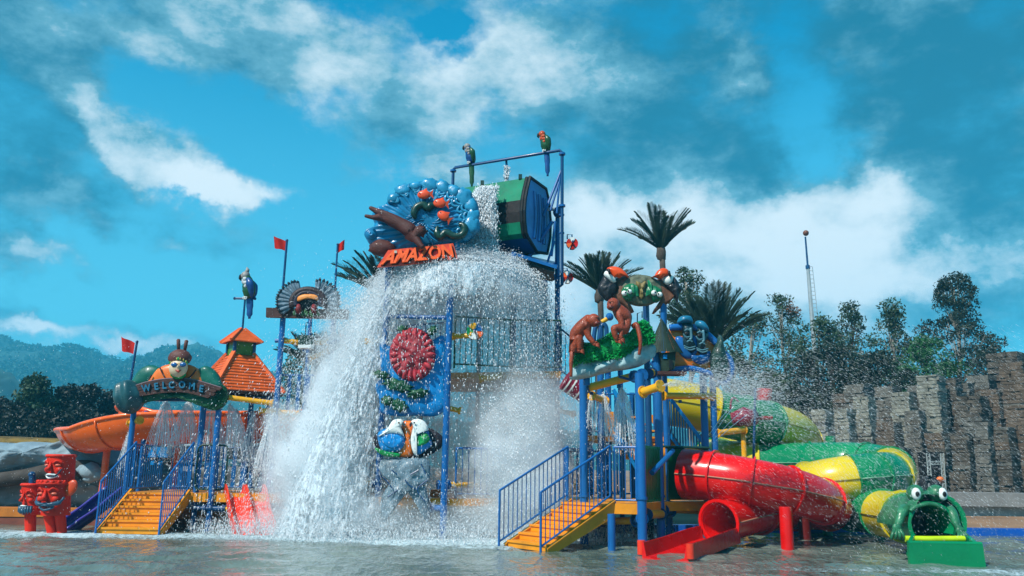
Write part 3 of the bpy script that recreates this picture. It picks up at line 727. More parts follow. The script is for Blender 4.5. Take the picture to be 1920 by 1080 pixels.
# ---- rockwork on the left, with a grassy bank on it
ra = Face(26.5)
rk = thing('rockwork', 'artificial grey rock face with a pale top and a moulded tree root', 'rock', P(120, 945, 26.5))
fnr = lambda q: .35*mn.noise(q*.9)+.22*abs(mn.noise(q*2.2))+.12*mn.noise(q*5)+.06*mn.noise(q*11)
def rockdome(pts, bulge, thick, mtl, name, out=0, k=4, rings=14): dome(ra, pts, bulge, thick, out, k, rings, fn=fnr).build(name, mtl, rk, smooth=180)
rockdome([(-120, 880), (-60, 845), (20, 850), (110, 868), (190, 850), (260, 850), (330, 870), (440, 875), (540, 880), (560, 990), (400, 985), (200, 978), (-140, 985)], 1.6, 3, greyrock, 'rock_face', rings=22)
rockdome([(-140, 900), (-100, 845), (-40, 828), (20, 833), (60, 828), (110, 836), (150, 834), (182, 822), (195, 808), (212, 818), (228, 850), (238, 874), (180, 886), (100, 890), (0, 905)], 1.2, 3, palerock, 'rock_cap', out=.9, rings=20)
rockdome([(240, 820), (300, 806), (400, 812), (500, 824), (520, 850), (420, 860), (300, 850)], .8, 2, palerock, 'rock_cap', out=.2, rings=14)
lp = [ra.p(a, b, 2.1) for a, b in ((-60, 908), (0, 900), (50, 893), (90, 884), (130, 880), (160, 876), (182, 884))]
MB().tube(smooth_curve(lp, 5), .22, 10).build('moulded_root', logm, rk, smooth=180)
mb = MB()
for (a, b, r_) in ((172, 884, .28), (185, 890, .2), (170, 895, .18), (160, 880, .2)): mb.ell(ra.p(a, b, 2.25), (r_*1.2, r_*.8, r_*.8), 12, 8, disp=.35, seed=a)
mb.build('root_stump', palerock, rk, smooth=180)
bank = dome(Face(29), [(-200, 850), (-120, 824), (-20, 818), (60, 820), (150, 824), (200, 830), (230, 860), (100, 880), (-150, 880)], 1.0, 6, 0, fn=lambda q: .3*mn.noise(q*.8), rings=12).build('grass_bank', mat('dry_grass', '#6a5420', .95, .5, 2.5, bump=1, bscale=18, dirt=.6, dirtcol='#3a3a14'), smooth=180); struct(bank)
# brown retaining wall behind the left play platform
MBw = MB(); a = edgeY(-7.6)
MBw.prism([(-7.9, a+.6, .0), (-7.9, a+.6, .85), (-7.9, a+1.0, .85), (-7.9, a+1.0, 0)], (7, .25, 0))
tag(MBw.build('retaining_wall', mat('rust_wall', '#7d4438', .85, .3, 1.2, bump=.5, dirt=.5, dirtcol='#3e2620')), 'low rust brown wall behind the left play platform and small red slide', 'wall')

# ================================================================ PLAY STRUCTURES: shared builders
def railing(root, pts, h, gap=.13, r_top=.024, r_b=.010, low=.10, m=None, mb_name='railing', ends=True, label=None, wide=0.0):
    """top rail, bottom rail and end posts as one frame, each baluster a piece of it; pts: foot line (list of points)"""
    m = m or blue; up = Vector((0, 0, 1)); pts = [Vector(p) for p in pts]
    fr = MB()
    top = [p+up*h for p in pts]; bot = [p+up*low for p in pts]
    fr.tube(top, r_top, 8); fr.tube(bot, r_top*.85, 8)
    if ends:
        for p in (pts[0], pts[-1]): fr.tube([p+up*(low if p is pts[-1] else 0), p+up*h], r_top, 8); fr.ell(p+up*h, r_top, 8, 6)
    o = fr.build(mb_name, m, root, smooth=60, label=label)
    sh = {}
    for a, b in zip(pts, pts[1:]):
        L = (b-a).length; n = max(1, int(round(L/gap)))
        for i in range(1, n):
            p = a.lerp(b, i/n); key = (m.name, round(h-low, 3), wide)
            if key not in BAL:
                q = MB()
                if wide: q.box((0, 0, (h-low)/2), (wide, .03, h-low))
                else: q.tube([(0, 0, 0), (0, 0, h-low)], r_b, 6, cap=False)
                BAL[key] = q.data('baluster', m)
            c = bpy.data.objects.new('baluster', BAL[key]); COL.objects.link(c); c.parent = o; c.location = p+up*low-wloc(root)
            if wide: c.rotation_euler.z = math.atan2((b-a).y, (b-a).x)
    return o
BAL = {}
def staircase(root, base, u, wdir, width, run, height, n, rail_h, m=None, foot=.08):
    """base: near-side foot corner; u: horizontal direction of climb; wdir: towards the other side"""
    u = Vector((u[0], u[1], 0)).normalized(); wd = Vector((wdir[0], wdir[1], 0)).normalized(); up = Vector((0, 0, 1)); base = Vector(base)
    ang = math.atan2(u.y, u.x)-math.pi/2; M = Matrix.Rotation(ang, 3, 'Z')
    for i in range(n):
        c = base+u*(run*(i+.5)/n)+wd*width/2
        MB().box(c+up*(height*(i+1)/n-.02), (width-.05, run/n+.05, .04), M).build('tread', step_y, root)
        MB().box(base+u*(run*i/n+.012)+wd*width/2+up*(height*(i+.5)/n-.018), (width-.06, .02, height/n-.045), M).build('riser', step_y, root)
    for s in (0, 1):
        e = wd*(-.03 if s == 0 else width+.03-.05); st = MB()
        a = base+e-u*.05; b = base+e+u*(run+.02); q = .13
        st.prism([a+up*(-.1), a+up*.06, b+up*(height+.06), b+up*(height+.06)+u*.0, b+up*(height-.24)], wd*.05)
        st.prism([a+up*.055+wd*(-.02), b+up*(height+.055)+wd*(-.02), b+up*(height+.075)+wd*(-.02), a+up*.075+wd*(-.02)], wd*.09)
        st.build('stringer', step_y, root)
        f = base+wd*(-.02 if s == 0 else width)-u*foot
        o = railing(root, [f-up*.05, f+u*(run+.1)+up*(height)], rail_h, gap=.125, low=.16)
def deck(root, poly, z, th=.14, name='deck', m=None):
    p = [Vector((a[0], a[1], z-th)) for a in poly]
    return MB().prism(p, (0, 0, th)).build(name, m or step_y, root)
def pipe(root, a, b, r=.075, m=None, fl=True, name='pipe', flm=None):
    a, b = Vector(a), Vector(b); o = MB().tube([a, b], r, 14).build(name, m or yellow, root, smooth=60)
    if fl:
        d = b-a
        for p in (a, b):
            q = MB(); flange(q, p, d, r*1.5, .03)
            x = d.normalized().cross(Vector((0, 0, 1))).normalized(); y = x.cross(d.normalized())
            for i in range(6): c = p+(x*math.cos(i*1.047)+y*math.sin(i*1.047))*r*1.28; q.tube([c-d.normalized()*.03, c+d.normalized()*.03], .011, 5)
            q.build('flange', flm or m or yellow, root, smooth=40)
    return o
def arc(c, r, a0, a1, n, f):     # points on a circle drawn on a Face f
    return [f(c[0]+r*math.cos(a0+(a1-a0)*i/n), c[1]+r*math.sin(a0+(a1-a0)*i/n)) for i in range(n+1)]
def bird(label, px, Y, scale, head, chest, belly, wing, tail, flip=1, crest=False, group='parrot figures on the play structures', tail_len=1.0):
    """parrot figure; px: point of its feet on the photograph; scale = metres from crown to feet"""
    c = P(px[0], px[1], Y); S = scale; r = thing('parrot_figure', label, 'parrot', c, group)
    def q(x, z, y=0): return c+Vector((x*S*flip, y*S, z*S))
    path = [q(-.16, .93), q(-.12, .82), q(-.03, .66), q(.03, .46), q(.06, .25), q(.06, .06), q(.06, -.04)]
    rad = [.05*S, .145*S, .185*S, .235*S, .24*S, .17*S, .05*S]; sp = smooth_curve(path, 4); N = len(sp)
    rr = np.interp(np.linspace(0, 6, N), range(7), rad)
    b = MB().tube(sp, list(rr), 16).build('body', belly, r, smooth=180)
    MB().ell(q(-.12, .84), (.165*S, .17*S, .17*S), 16, 12).build('head', head, r, smooth=180)
    ch = MB()
    for i in range(26):
        a = -1.5+3.0*(i % 9)/8; z = .70-.13*(i//9); ch.ell(q(-.03-.20*math.cos(a)*.6+.03*(i//9), z-.02*abs(a), -.235*math.sin(a)*.9-.02), (.05*S, .05*S, .075*S), 8, 6)
    ch.ell(q(-.05, .62), (.19*S, .21*S, .17*S), 14, 10); ch.build('breast', chest, r, smooth=180)
    for s in (-1, 1):
        wg = MB(); wp = [q(.02, .70, s*.19), q(.13, .50, s*.235), q(.19, .22, s*.18), q(.2, -.02, s*.09)]
        wg.tube(smooth_curve(wp, 4), [S*x for x in np.interp(np.linspace(0, 3, 13), range(4), [.05, .12, .09, .015])], 10, squash=1.3); wg.build('wing', wing, r, smooth=180)
    MB().tube(smooth_curve([q(-.24, .86), q(-.31, .80), q(-.30, .70), q(-.25, .67)], 4), [.07*S]*4+[.055*S]*4+[.03*S]*4+[.008*S], 10).build('beak', black, r, smooth=180)
    for s in (-1, 1): MB().ell(q(-.19, .88, s*.13), .022*S, 8, 6).build('eye', black, r, smooth=180)
    tl = MB(); tl.tube(smooth_curve([q(.09, .08), q(.13, -.35*tail_len), q(.15, -.85*tail_len)], 5), [.10*S]*2+[.13*S]*4+[.11*S]*3+[.05*S]*2, 12, squash=.45); tl.build('tail', tail, r, smooth=180)
    if crest: MB().tube([q(-.1, .94), q(-.06, 1.08), q(-.1, 1.17)], [.09*S, .07*S, .015*S], 10).build('crest', head, r, smooth=180)
    for s in (-1, 1):
        ft = MB()
        for k in (-1, 0, 1): ft.tube([q(.0+.05*k, .05, s*.07-.02), q(-.03+.06*k, .0, s*.07-.09), q(-.03+.06*k, -.05, s*.07-.08)], .022*S, 6)
        ft.build('foot', white, r)
    return r
def flagpole(label, base, top, fpoly, Y, r=.025, group='red flags on poles', mpole=None):
    b = Vector(base); t_ = Vector(top); root = thing('flag', label, 'flag', b, group)
    MB().tube([b, t_], [r*1.1, r], 8).ell(t_, r*1.3, 8, 6).build('pole', mpole or navy, root, smooth=60)
    pts = [P(a, c, Y) for a, c in fpoly]   # four corners: hoist top, fly top, fly bottom, hoist bottom
    nu, nv = 14, 8; vs = []; fs = []
    for j in range(nv+1):
        for i in range(nu+1):
            u, v = i/nu, j/nv; p = (pts[0]*(1-u)+pts[1]*u)*(1-v)+(pts[3]*(1-u)+pts[2]*u)*v
            L = (pts[0]-pts[1]).length
            p = p+Vector((0, .12*L*math.sin(u*6.5+v*1.2)*u**.5, .06*L*math.sin(u*5.5+.6)*u)); vs.append(p)
    for j in range(nv):
        for i in range(nu): fs.append((j*(nu+1)+i, j*(nu+1)+i+1, (j+1)*(nu+1)+i+1, (j+1)*(nu+1)+i))
    MB().add(vs, fs).build('cloth', flagred, root, smooth=180)
    return root
def nozzle_ring(root, p, r): MB().tube([p, Vector(p)+Vector((0, 0, -.07))], r, 8).build('nozzle', navy, root)

# ================================================================ LEFT PLAY PLATFORM
ZD = .85
def lpost(root, base, top_py, r=.065, m=None):
    b = Vector(base); z = zfor(b.x, b.y, top_py); MB().tube([(b.x, b.y, -.3), (b.x, b.y, z)], r, 14).tube([(b.x, b.y, -.02), (b.x, b.y, .02)], r*1.5, 14).build('post', m or blue, root, smooth=60); return Vector((b.x, b.y, z))
LX0, LX1, LY = -9.0, -7.62, 20.25
st = thing('staircase', 'yellow stairs with close blue railings climbing to the left play platform', 'stairs', ((LX0+LX1)/2, 19.5, 0), 'yellow stairs with blue railings')
staircase(st, (LX0+.03, 18.82, 0), (0, 1), (1, 0), 1.36, 1.43, ZD, 6, 1.17)
lp = thing('play_platform', 'left play platform on blue posts with a yellow deck and blue railings', 'play platform', (-7.2, 21, 0))
deck(lp, [(LX0-.1, LY), (-5.35, LY), (-5.0, 22.9), (LX0-.1, 22.9)], ZD)
MB().box((-6.5, LY-.03, ZD-.10), (2.25, .07, .2)).build('deck_edge', step_y, lp)
pA = G(338, 997); pB = G(375, 998)
tops = []
pbl = Vector((-9.18, LY+.12, 0)); pbk = Vector((-9.75, 22.4, 0))
for b, t_ in ((pbl, 748), (pbk, 770), (Vector((pA.x, LY+.22, 0)), 745), (Vector((pB.x, LY-.10, 0)), 755), (Vector((-5.2, 22.3, 0)), 780)): tops.append(lpost(lp, b, t_))
MB().tube([(pA.x-.05, 21.9, -.3), (pA.x-.05, 21.9, ZD)], .1, 12).build('post', navy, lp, smooth=60)
# railings: back (wide bars), side, and the rounded one beside the stairs
railing(lp, [(LX0-.1, 22.85, ZD), (-5.05, 22.85, ZD)], 1.12, gap=.24, low=.08, wide=.11)
railing(lp, [(LX0-.12, LY+.2, ZD), (LX0-.35, 22.8, ZD)], 1.12, gap=.16, low=.08)
fr = MB(); x0, x1 = LX1+.12, -6.78; zt, zb = ZD+1.12, ZD+.08; rc = .12; cpts = []
for (cx, cz, a0) in ((x1-rc, zt-rc, 0), (x0+rc, zt-rc, 90), (x0+rc, zb+rc, 180), (x1-rc, zb+rc, 270)):
    for k in range(5): a_ = R(a0+90*k/4); cpts.append((cx+rc*math.cos(a_), LY+.05, cz+rc*math.sin(a_)))
fr.tube(cpts, .024, 8, closed=True); fo = fr.build('railing', dgreen, lp, smooth=60)
for i in range(1, 7):
    x = x0+(x1-x0)*i/7; MB().tube([(x, LY+.05, zb), (x, LY+.05, zt)], .016, 6).build('baluster', blue, fo)
railing(lp, [(-5.35, LY+.1, ZD), (-5.0, 22.8, ZD)], 1.12, gap=.2, low=.08, wide=.08, m=dgreen)
# cross pipes under the deck
za = .50; xm = pA.x
pipe(lp, (xm+.12, LY-.03, za), (xm+.42, LY-.03, za), .06, navy); pipe(lp, (pB.x-.1, LY-.12, za), (pB.x+.32, LY-.12, za), .065, navy); pipe(lp, (pB.x+.36, LY-.12, za), (-6.35, LY-.12, za), .055, yellow, flm=navy)
pipe(lp, P(245, 793, 20.6), P(262, 788, 20.3), .07, yellow)
# tipping box with a handle on the back railing
wb = thing('water_box', 'blue box with a tall bent handle on the railing beneath the welcome sign', 'water toy', P(305, 850, 21.9))
A, B = P(284, 838, 21.9), P(320, 858, 21.9)
MB().prism([(A.x, 21.7, B.z), (B.x, 21.7, B.z), (B.x-.04, 21.7, A.z), (A.x+.08, 21.7, A.z)], (0, .35, 0)).build('box', turq, wb)
for k in (0, 1): MB().box(((A.x*(.7-.4*k)+B.x*(.3+.4*k)), 21.69, B.z-.14), (.09, .03, .1)).build('bracket', turq, wb)
MB().tube([P(292, 846, 21.8), P(294, 814, 21.8), P(304, 810, 21.8), P(303, 823, 21.8)], .014, 6).build('handle', navy, wb, smooth=True)
MB().tube([P(292, 850, 21.8), P(292, 868, 21.8)], .05, 8).build('stand', navy, wb)

# small red double slide
ds = thing('double_slide', 'small orange red double slide beside the left platform', 'slide', (-6, 19.8, 0))
redo = mat('coral_fibreglass', '#e0371a', .3, .12, 1, coat=.5, dirt=.2, dirtcol='#8a2010')
def trough(root, p0, p1, wv, h0, h1, n=12, name='chute', m=red, wall=.16, sag=.06, lanes=1, wave=0.04):
    """open chute from p0 (high) to p1 (low); wv: full width vector"""
    p0, p1, wv = Vector(p0), Vector(p1), Vector(wv); mb = MB(); prof = []
    for l in range(lanes):
        a, b = l/lanes, (l+1)/lanes
        prof += [(a, wall), (a+.035, wall), (a+.06/lanes*1.5, .02)]+[(a+(b-a)*q, sag*((q-.5)**2*4-1)*.5+.0) for q in (.25, .5, .75)]+[(b-.06/lanes*1.5, .02), (b-.035, wall)]
    prof += [(1, wall)]
    k = len(prof); vs = []; fs = []
    for i in range(n+1):
        t_ = i/n; c = p0.lerp(p1, t_); s = t_*t_*(3-2*t_); c.z = p0.z+(p1.z-p0.z)*(.25*t_+.75*s)+wave*math.sin(t_*9)*(1-t_)
        for (u, z) in prof: vs.append(c+wv*(u-.5)+Vector((0, 0, z)))
        for (u, z) in reversed(prof): vs.append(c+wv*(u-.5)+Vector((0, 0, min(z, .02)-.06 if .04 < u < .96 else -.05)))
    K = 2*k
    for i in range(n):
        for j in range(K): fs.append((i*K+j, i*K+(j+1) % K, (i+1)*K+(j+1) % K, (i+1)*K+j))
    fs.append(tuple(range(K))); fs.append(tuple(n*K+j for j in reversed(range(K))))
    return mb.add(vs, fs).build(name, m, root, smooth=40)
t0 = (P(413, 918, 20.35)+P(500, 920, 20.6))/2; wv = P(500, 920, 20.6)-P(413, 918, 20.35)
t0.z = ZD+.02; wv.z = 0; b0 = G(478, 1003)
trough(ds, t0, (b0.x-.02, b0.y+.1, .02), wv*.86, 0, 0, 16, 'chute', redo, wall=.2, lanes=2)

# purple slide leaving the platform to the left
ps = thing('purple_slide', 'dark purple slide running down to the water behind the red totems', 'slide', (-9.8, 20, 0))
def halfpipe(root, name, pts, r, m, a0=-100, a1=100, k=6, n=14, th=.035, rr=None, tilt=None, smooth=60):
    c = smooth_curve(pts, k); N = len(c); vs = []; fs = []
    for i, p in enumerate(c):
        d = (c[min(i+1, N-1)]-c[max(i-1, 0)]).normalized(); side = d.cross(Vector((0, 0, 1))).normalized(); upv = side.cross(d)
        f = i/(N-1); R1 = r if rr is None else np.interp(f, rr[0], rr[1]); tl = 0 if tilt is None else np.interp(f, tilt[0], tilt[1])
        ring = []
        for q in range(n+1): a = R(a0+(a1-a0)*q/n+tl); ring.append(p+side*math.sin(a)*R1-upv*math.cos(a)*R1)
        for q in reversed(range(n+1)): a = R(a0+(a1-a0)*q/n+tl); ring.append(p+side*math.sin(a)*(R1+th)-upv*math.cos(a)*(R1+th))
        vs += ring
    K = 2*(n+1)
    for i in range(N-1):
        for j in range(K): fs.append((i*K+j, i*K+(j+1) % K, (i+1)*K+(j+1) % K, (i+1)*K+j))
    fs.append(tuple(range(K))); fs.append(tuple((N-1)*K+j for j in reversed(range(K))))
    o = MB().add(vs, fs).build(name, m, root, smooth=smooth)
    rims = []
    for a_ in (a0, a1):
        line = []
        for i, p in enumerate(c):
            d = (c[min(i+1, N-1)]-c[max(i-1, 0)]).normalized(); side = d.cross(Vector((0, 0, 1))).normalized(); upv = side.cross(d); f = i/(N-1)
            R1 = r if rr is None else np.interp(f, rr[0], rr[1]); tl = 0 if tilt is None else np.interp(f, tilt[0], tilt[1]); a = R(a_+tl)
            line.append(p+side*math.sin(a)*(R1+th/2)-upv*math.cos(a)*(R1+th/2))
        rims.append(line)
    return o, rims
o, rims = halfpipe(ps, 'channel', [P(215, 915, 20.9), P(190, 935, 20.6), P(165, 955, 20.3), P(140, 972, 20.0), P(112, 992, 19.7)], .26, purple, -95, 95)
for l in rims: MB().tube(l, .035, 8).build('rim', mat('purple_rim', '#4a3f96', .3, .1, 2, coat=.5), ps, smooth=180)

# the big orange slide
os_ = thing('orange_slide', 'big orange open slide with a banked bend behind the welcome sign', 'slide', P(230, 820, 24))
opts = [P(560, 780, 24.0), P(460, 782, 23.4), P(350, 781, 23.0), P(250, 783, 22.8), P(190, 788, 23.4), P(165, 792, 24.8), P(195, 806, 26.3), P(280, 812, 26.8), P(400, 822, 26.6)]
o, rims = halfpipe(os_, 'channel', opts, .76, orange, -98, 98, tilt=([0, .35, .5, .7, 1], [0, 6, 26, 26, 0]), rr=([0, .3, .5, .7, 1], [.68, .72, .84, .84, .7]), n=18)
for l in rims: MB().tube(l, .06, 8).build('rim', orange, os_, smooth=180)
for f in (.12, .3, .42, .56, .7):       # joint flanges around the channel
    c = smooth_curve(opts, 6); i = int(f*(len(c)-1)); p = c[i]; d = (c[i+1]-c[i-1]).normalized(); side = d.cross(Vector((0, 0, 1))).normalized(); upv = side.cross(d); tl = np.interp(f, [0, .35, .5, .7, 1], [0, 6, 26, 26, 0]); R1 = np.interp(f, [0, .3, .5, .7, 1], [.68, .72, .84, .84, .7])+.05
    MB().tube([p+side*math.sin(R(-98+196*q/18+tl))*R1-upv*math.cos(R(-98+196*q/18+tl))*R1 for q in range(19)], .025, 6).build('joint', orange, os_, smooth=180)
for (a_, b_) in ((200, 24.2), (330, 23.5)):
    p = P(a_, 850, b_); MB().tube([(p.x, b_, 0), (p.x, b_, P(a_, 830, b_).z)], .1, 12).build('support', orange, os_, smooth=60)

# ---- welcome sign
ws = thing('welcome_sign', 'welcome sign of dark planks with a sunglasses face under two brown ears', 'sign', P(335, 745, 20.0))
wf = Face(20.0)
def c2(pts, s=6.748, x0=210, y0=620): return [(x0+a/s, y0+b/s) for a, b in pts]
nzb = lambda a, f: (lambda q: a*mn.noise(q*f))
dome(wf, c2([(230, 720), (270, 600), (330, 510), (420, 450), (500, 435), (600, 470), (660, 560), (640, 720), (430, 740)]), .10, .1, .0, fn=nzb(.03, 4)).build('green_mound', hillg, ws, smooth=180)
dome(wf, c2([(1060, 560), (1100, 480), (1180, 445), (1270, 480), (1340, 560), (1380, 650), (1400, 730), (1250, 760), (1080, 720)]), .10, .1, .0, fn=nzb(.03, 4)).build('green_mound', hillg, ws, smooth=180)
dome(wf, c2([(420, 700), (450, 610), (520, 530), (600, 470), (700, 430), (850, 420), (980, 430), (1080, 480), (1140, 560), (1165, 660), (1150, 740), (430, 740)]), .10, .1, .05, rings=8).build('orange_mound', sunorange, ws, smooth=180)
for l in (((605, 465), (640, 540), (680, 610)), ((1065, 490), (1020, 550), (960, 610)), ((500, 560), (470, 620)), ((880, 600), (900, 560), (930, 500))):
    MB().tube(smooth_curve([wf.p(a, b, .16) for a, b in c2(l)], 4), .018, 6).build('brown_stripe', plank, ws, smooth=True)
bpoly = c2([(190, 700), (300, 680), (600, 760), (900, 740), (1200, 740), (1390, 690), (1450, 760), (1455, 860), (1400, 950), (1320, 1000), (1230, 995), (1140, 950), (1100, 880), (1000, 905), (930, 880), (860, 845), (750, 850), (600, 860), (450, 880), (400, 915), (300, 925), (220, 880), (185, 800)])
dome(wf, bpoly, .12, .12, .02, fn=nzb(.05, 9), rings=9).build('bush', bushg, ws, smooth=180)
def leaf_bumps(root, face, poly, n, size, m, out, seed, label=None, name='leaf_relief'):
    rs = random.Random(seed); xs_ = [a for a, b in poly]; ys_ = [b for a, b in poly]; mb = MB(); k = 0
    def inside(x, y):
        c = False; j = len(poly)-1
        for i in range(len(poly)):
            xi, yi = poly[i]; xj, yj = poly[j]
            if (yi > y) != (yj > y) and x < (xj-xi)*(y-yi)/(yj-yi)+xi: c = not c
            j = i
        return c
    while k < n:
        x, y = rs.uniform(min(xs_), max(xs_)), rs.uniform(min(ys_), max(ys_))
        if not inside(x, y): continue
        k += 1; a = rs.uniform(0, 6.28); s = size*rs.uniform(.7, 1.2); p = face.p(x, y, out(x, y) if callable(out) else out)
        u = Vector((math.cos(a), 0, math.sin(a))); v = Vector((-math.sin(a), 0, math.cos(a)))
        mb.add([p-u*s, p-v*s*.5, p+u*s, p+v*s*.5, p+Vector((0, -s*.8, 0)), p+Vector((0, s*.5, 0))], [(0, 1, 4), (1, 2, 4), (2, 3, 4), (3, 0, 4), (1, 0, 5), (2, 1, 5), (3, 2, 5), (0, 3, 5)])
    o = mb.build(name, m, root); o['kind'] = 'stuff'; return o
leaf_bumps(ws, wf, bpoly, 900, .035, bushg, .09, 3)
# the planks: four curved boards
topc = c2([(262, 708), (430, 652), (640, 612), (850, 603), (1050, 624), (1250, 680), (1388, 722)]); botc = c2([(310, 838), (440, 815), (620, 790), (800, 778), (960, 790), (1100, 825), (1235, 862)])
tc_ = smooth_curve([Vector((a, b, 0)) for a, b in topc], 4); bc_ = smooth_curve([Vector((a, b, 0)) for a, b in botc], 4)
for k in range(4):
    e0, e1 = k/4+.012, (k+1)/4-.012; f = [tc_[i].lerp(bc_[i], e0) for i in range(len(tc_))]; g = [tc_[i].lerp(bc_[i], e1) for i in range(len(tc_))]
    cut = (0, 1, 0, 2)[k]; f = f[cut//2:len(f)-(k % 2)]; g = g[cut//2:len(g)-(k % 2)]
    mb = MB(); n = len(f)
    for i in range(n-1):
        q = [wf.p(f[i].x, f[i].y, .22+.01*(k % 2)), wf.p(f[i+1].x, f[i+1].y, .22+.01*(k % 2)), wf.p(g[i+1].x, g[i+1].y, .22+.01*(k % 2)), wf.p(g[i].x, g[i].y, .22+.01*(k % 2))]
        mb.prism(q, (0, .09, 0))
    mb.build('plank', plank, ws)
MB().tube([wf.p(v.x, v.y, .2) for v in tc_], .016, 6).build('plank_edge', mat('edge_mauve', '#6b5660', .5, .2, 4), ws, smooth=180)
for ch, x, y, rot in (('W', 430, 725, 10), ('E', 560, 703, 6), ('L', 662, 690, 3), ('C', 752, 685, 0), ('O', 885, 682, 0), ('M', 1010, 700, -5), ('E', 1130, 732, -10)):
    v, f = text_mesh(ch, 1, bold=.035); cx, cy = c2([(x, y)])[0]; hp = 13.2; ca, sa = math.cos(R(rot)), math.sin(R(rot))
    mb = MB(); extrude_flat(mb, v, f, lambda a, b, d: wf.p(cx+(a*ca-b*sa)*hp*.9, cy-(a*sa+b*ca)*hp, .24+d), .03); mb.build('letter', teallet, ws)
# the face figure
fc = wf.p(*c2([(840, 470)])[0], .3); m_ = pxm(20)
fig = MB().ell(fc, (17*m_, .16, 17.5*m_), 20, 14).build('face', skin, ws, smooth=180)
MB().ell(wf.p(*c2([(858, 345)])[0], .24), (21.5*m_, .2, 16*m_), 18, 12, disp=.05).build('cap', mat('cap_brown', '#5a3028', .6, .2, 8, bump=.4), ws, smooth=180)
for a, b in (((842, 245), (840, 105)), ((920, 250), (945, 118))):
    A = wf.p(*c2([a])[0], .22); B = wf.p(*c2([b])[0], .22); MB().tube([A, A.lerp(B, .5), B.lerp(A, .08), B], [.035, .045, .045, .022], 10).build('ear', mat('cap_brown', '#5a3028'), ws, smooth=180)
for a in (788, 896):
    MB().ell(wf.p(*c2([(a, 430)])[0], .46), (6.2*m_, .03, 4.2*m_), 14, 8).build('sunglass_lens', mat('lens_blue', '#1f4f86', .15, .1, 5, coat=.8), ws, smooth=180)
MB().tube([wf.p(*c2([(735, 420)])[0], .40), wf.p(*c2([(840, 418)])[0], .49), wf.p(*c2([(945, 420)])[0], .40)], .008, 5).build('sunglass_frame', mat('gold', '#c79a50', .4), ws)
mb = MB()
for i in range(11): a = -1.15+2.3*i/10; mb.ell(wf.p(*c2([(840+math.sin(a)*118, 440-math.cos(a)*86)])[0], .42-.1*abs(a)), (.03, .03, .045), 8, 6)
mb.build('headband', leafg, ws, smooth=180)
mb = MB()
for i in range(6): a = -1.0+2.0*i/5; mb.ell(wf.p(*c2([(840+math.sin(a)*112, 434-math.cos(a)*80)])[0], .46-.1*abs(a)), (.012, .012, .03), 6, 5)
mb.build('headband_beads', mat('bead_yellow', '#d8c060', .5), ws, smooth=180)
MB().ell(wf.p(*c2([(838, 460)])[0], .49), (2.0*m_, .06, 3.4*m_), 10, 8).build('nose', skin, ws, smooth=180)
MB().tube([wf.p(*c2([(800, 495)])[0], .45), wf.p(*c2([(838, 518)])[0], .465), wf.p(*c2([(878, 495)])[0], .45)], [.008, .03, .008], 8).build('mouth', mat('lip_red', '#9a2a1a', .4), ws, smooth=180)
mb = MB()
for i in range(9): a = -1.0+2.0*i/8; mb.ell(wf.p(*c2([(838+math.sin(a)*85, 512+math.cos(a)*72)])[0], .26), (.055, .06, .06), 8, 6)
mb.build('leaf_collar', leafg, ws, smooth=180)
# grey green head shape at the left end
dome(wf, [(213, 745), (214, 730), (222, 718), (236, 712), (250, 714), (262, 725), (268, 745), (262, 762), (250, 772), (236, 776), (222, 768)], .28, .15, .12, fn=lambda q: .05*mn.noise(q*3)+.03*math.sin(q.x*22+q.z*6), rings=10).build('moulded_head', mat('grey_teal_paint', '#1f4a50', .4, .35, 3, coat=.3, bump=.4, dirt=.4, dirtcol='#0c1c20'), ws, smooth=180)
MB().box((wf.p(330, 750).x, 20.22, wf.p(330, 748).z), (2.2, .08, .08)).build('bracket', navy, ws)
flagpole('red flag on the pole behind the left end of the welcome sign', P(243, 725, 21.0), P(257, 641, 21.0), [(253, 643), (227, 630), (227, 657), (250, 664)], 21.0, .03)

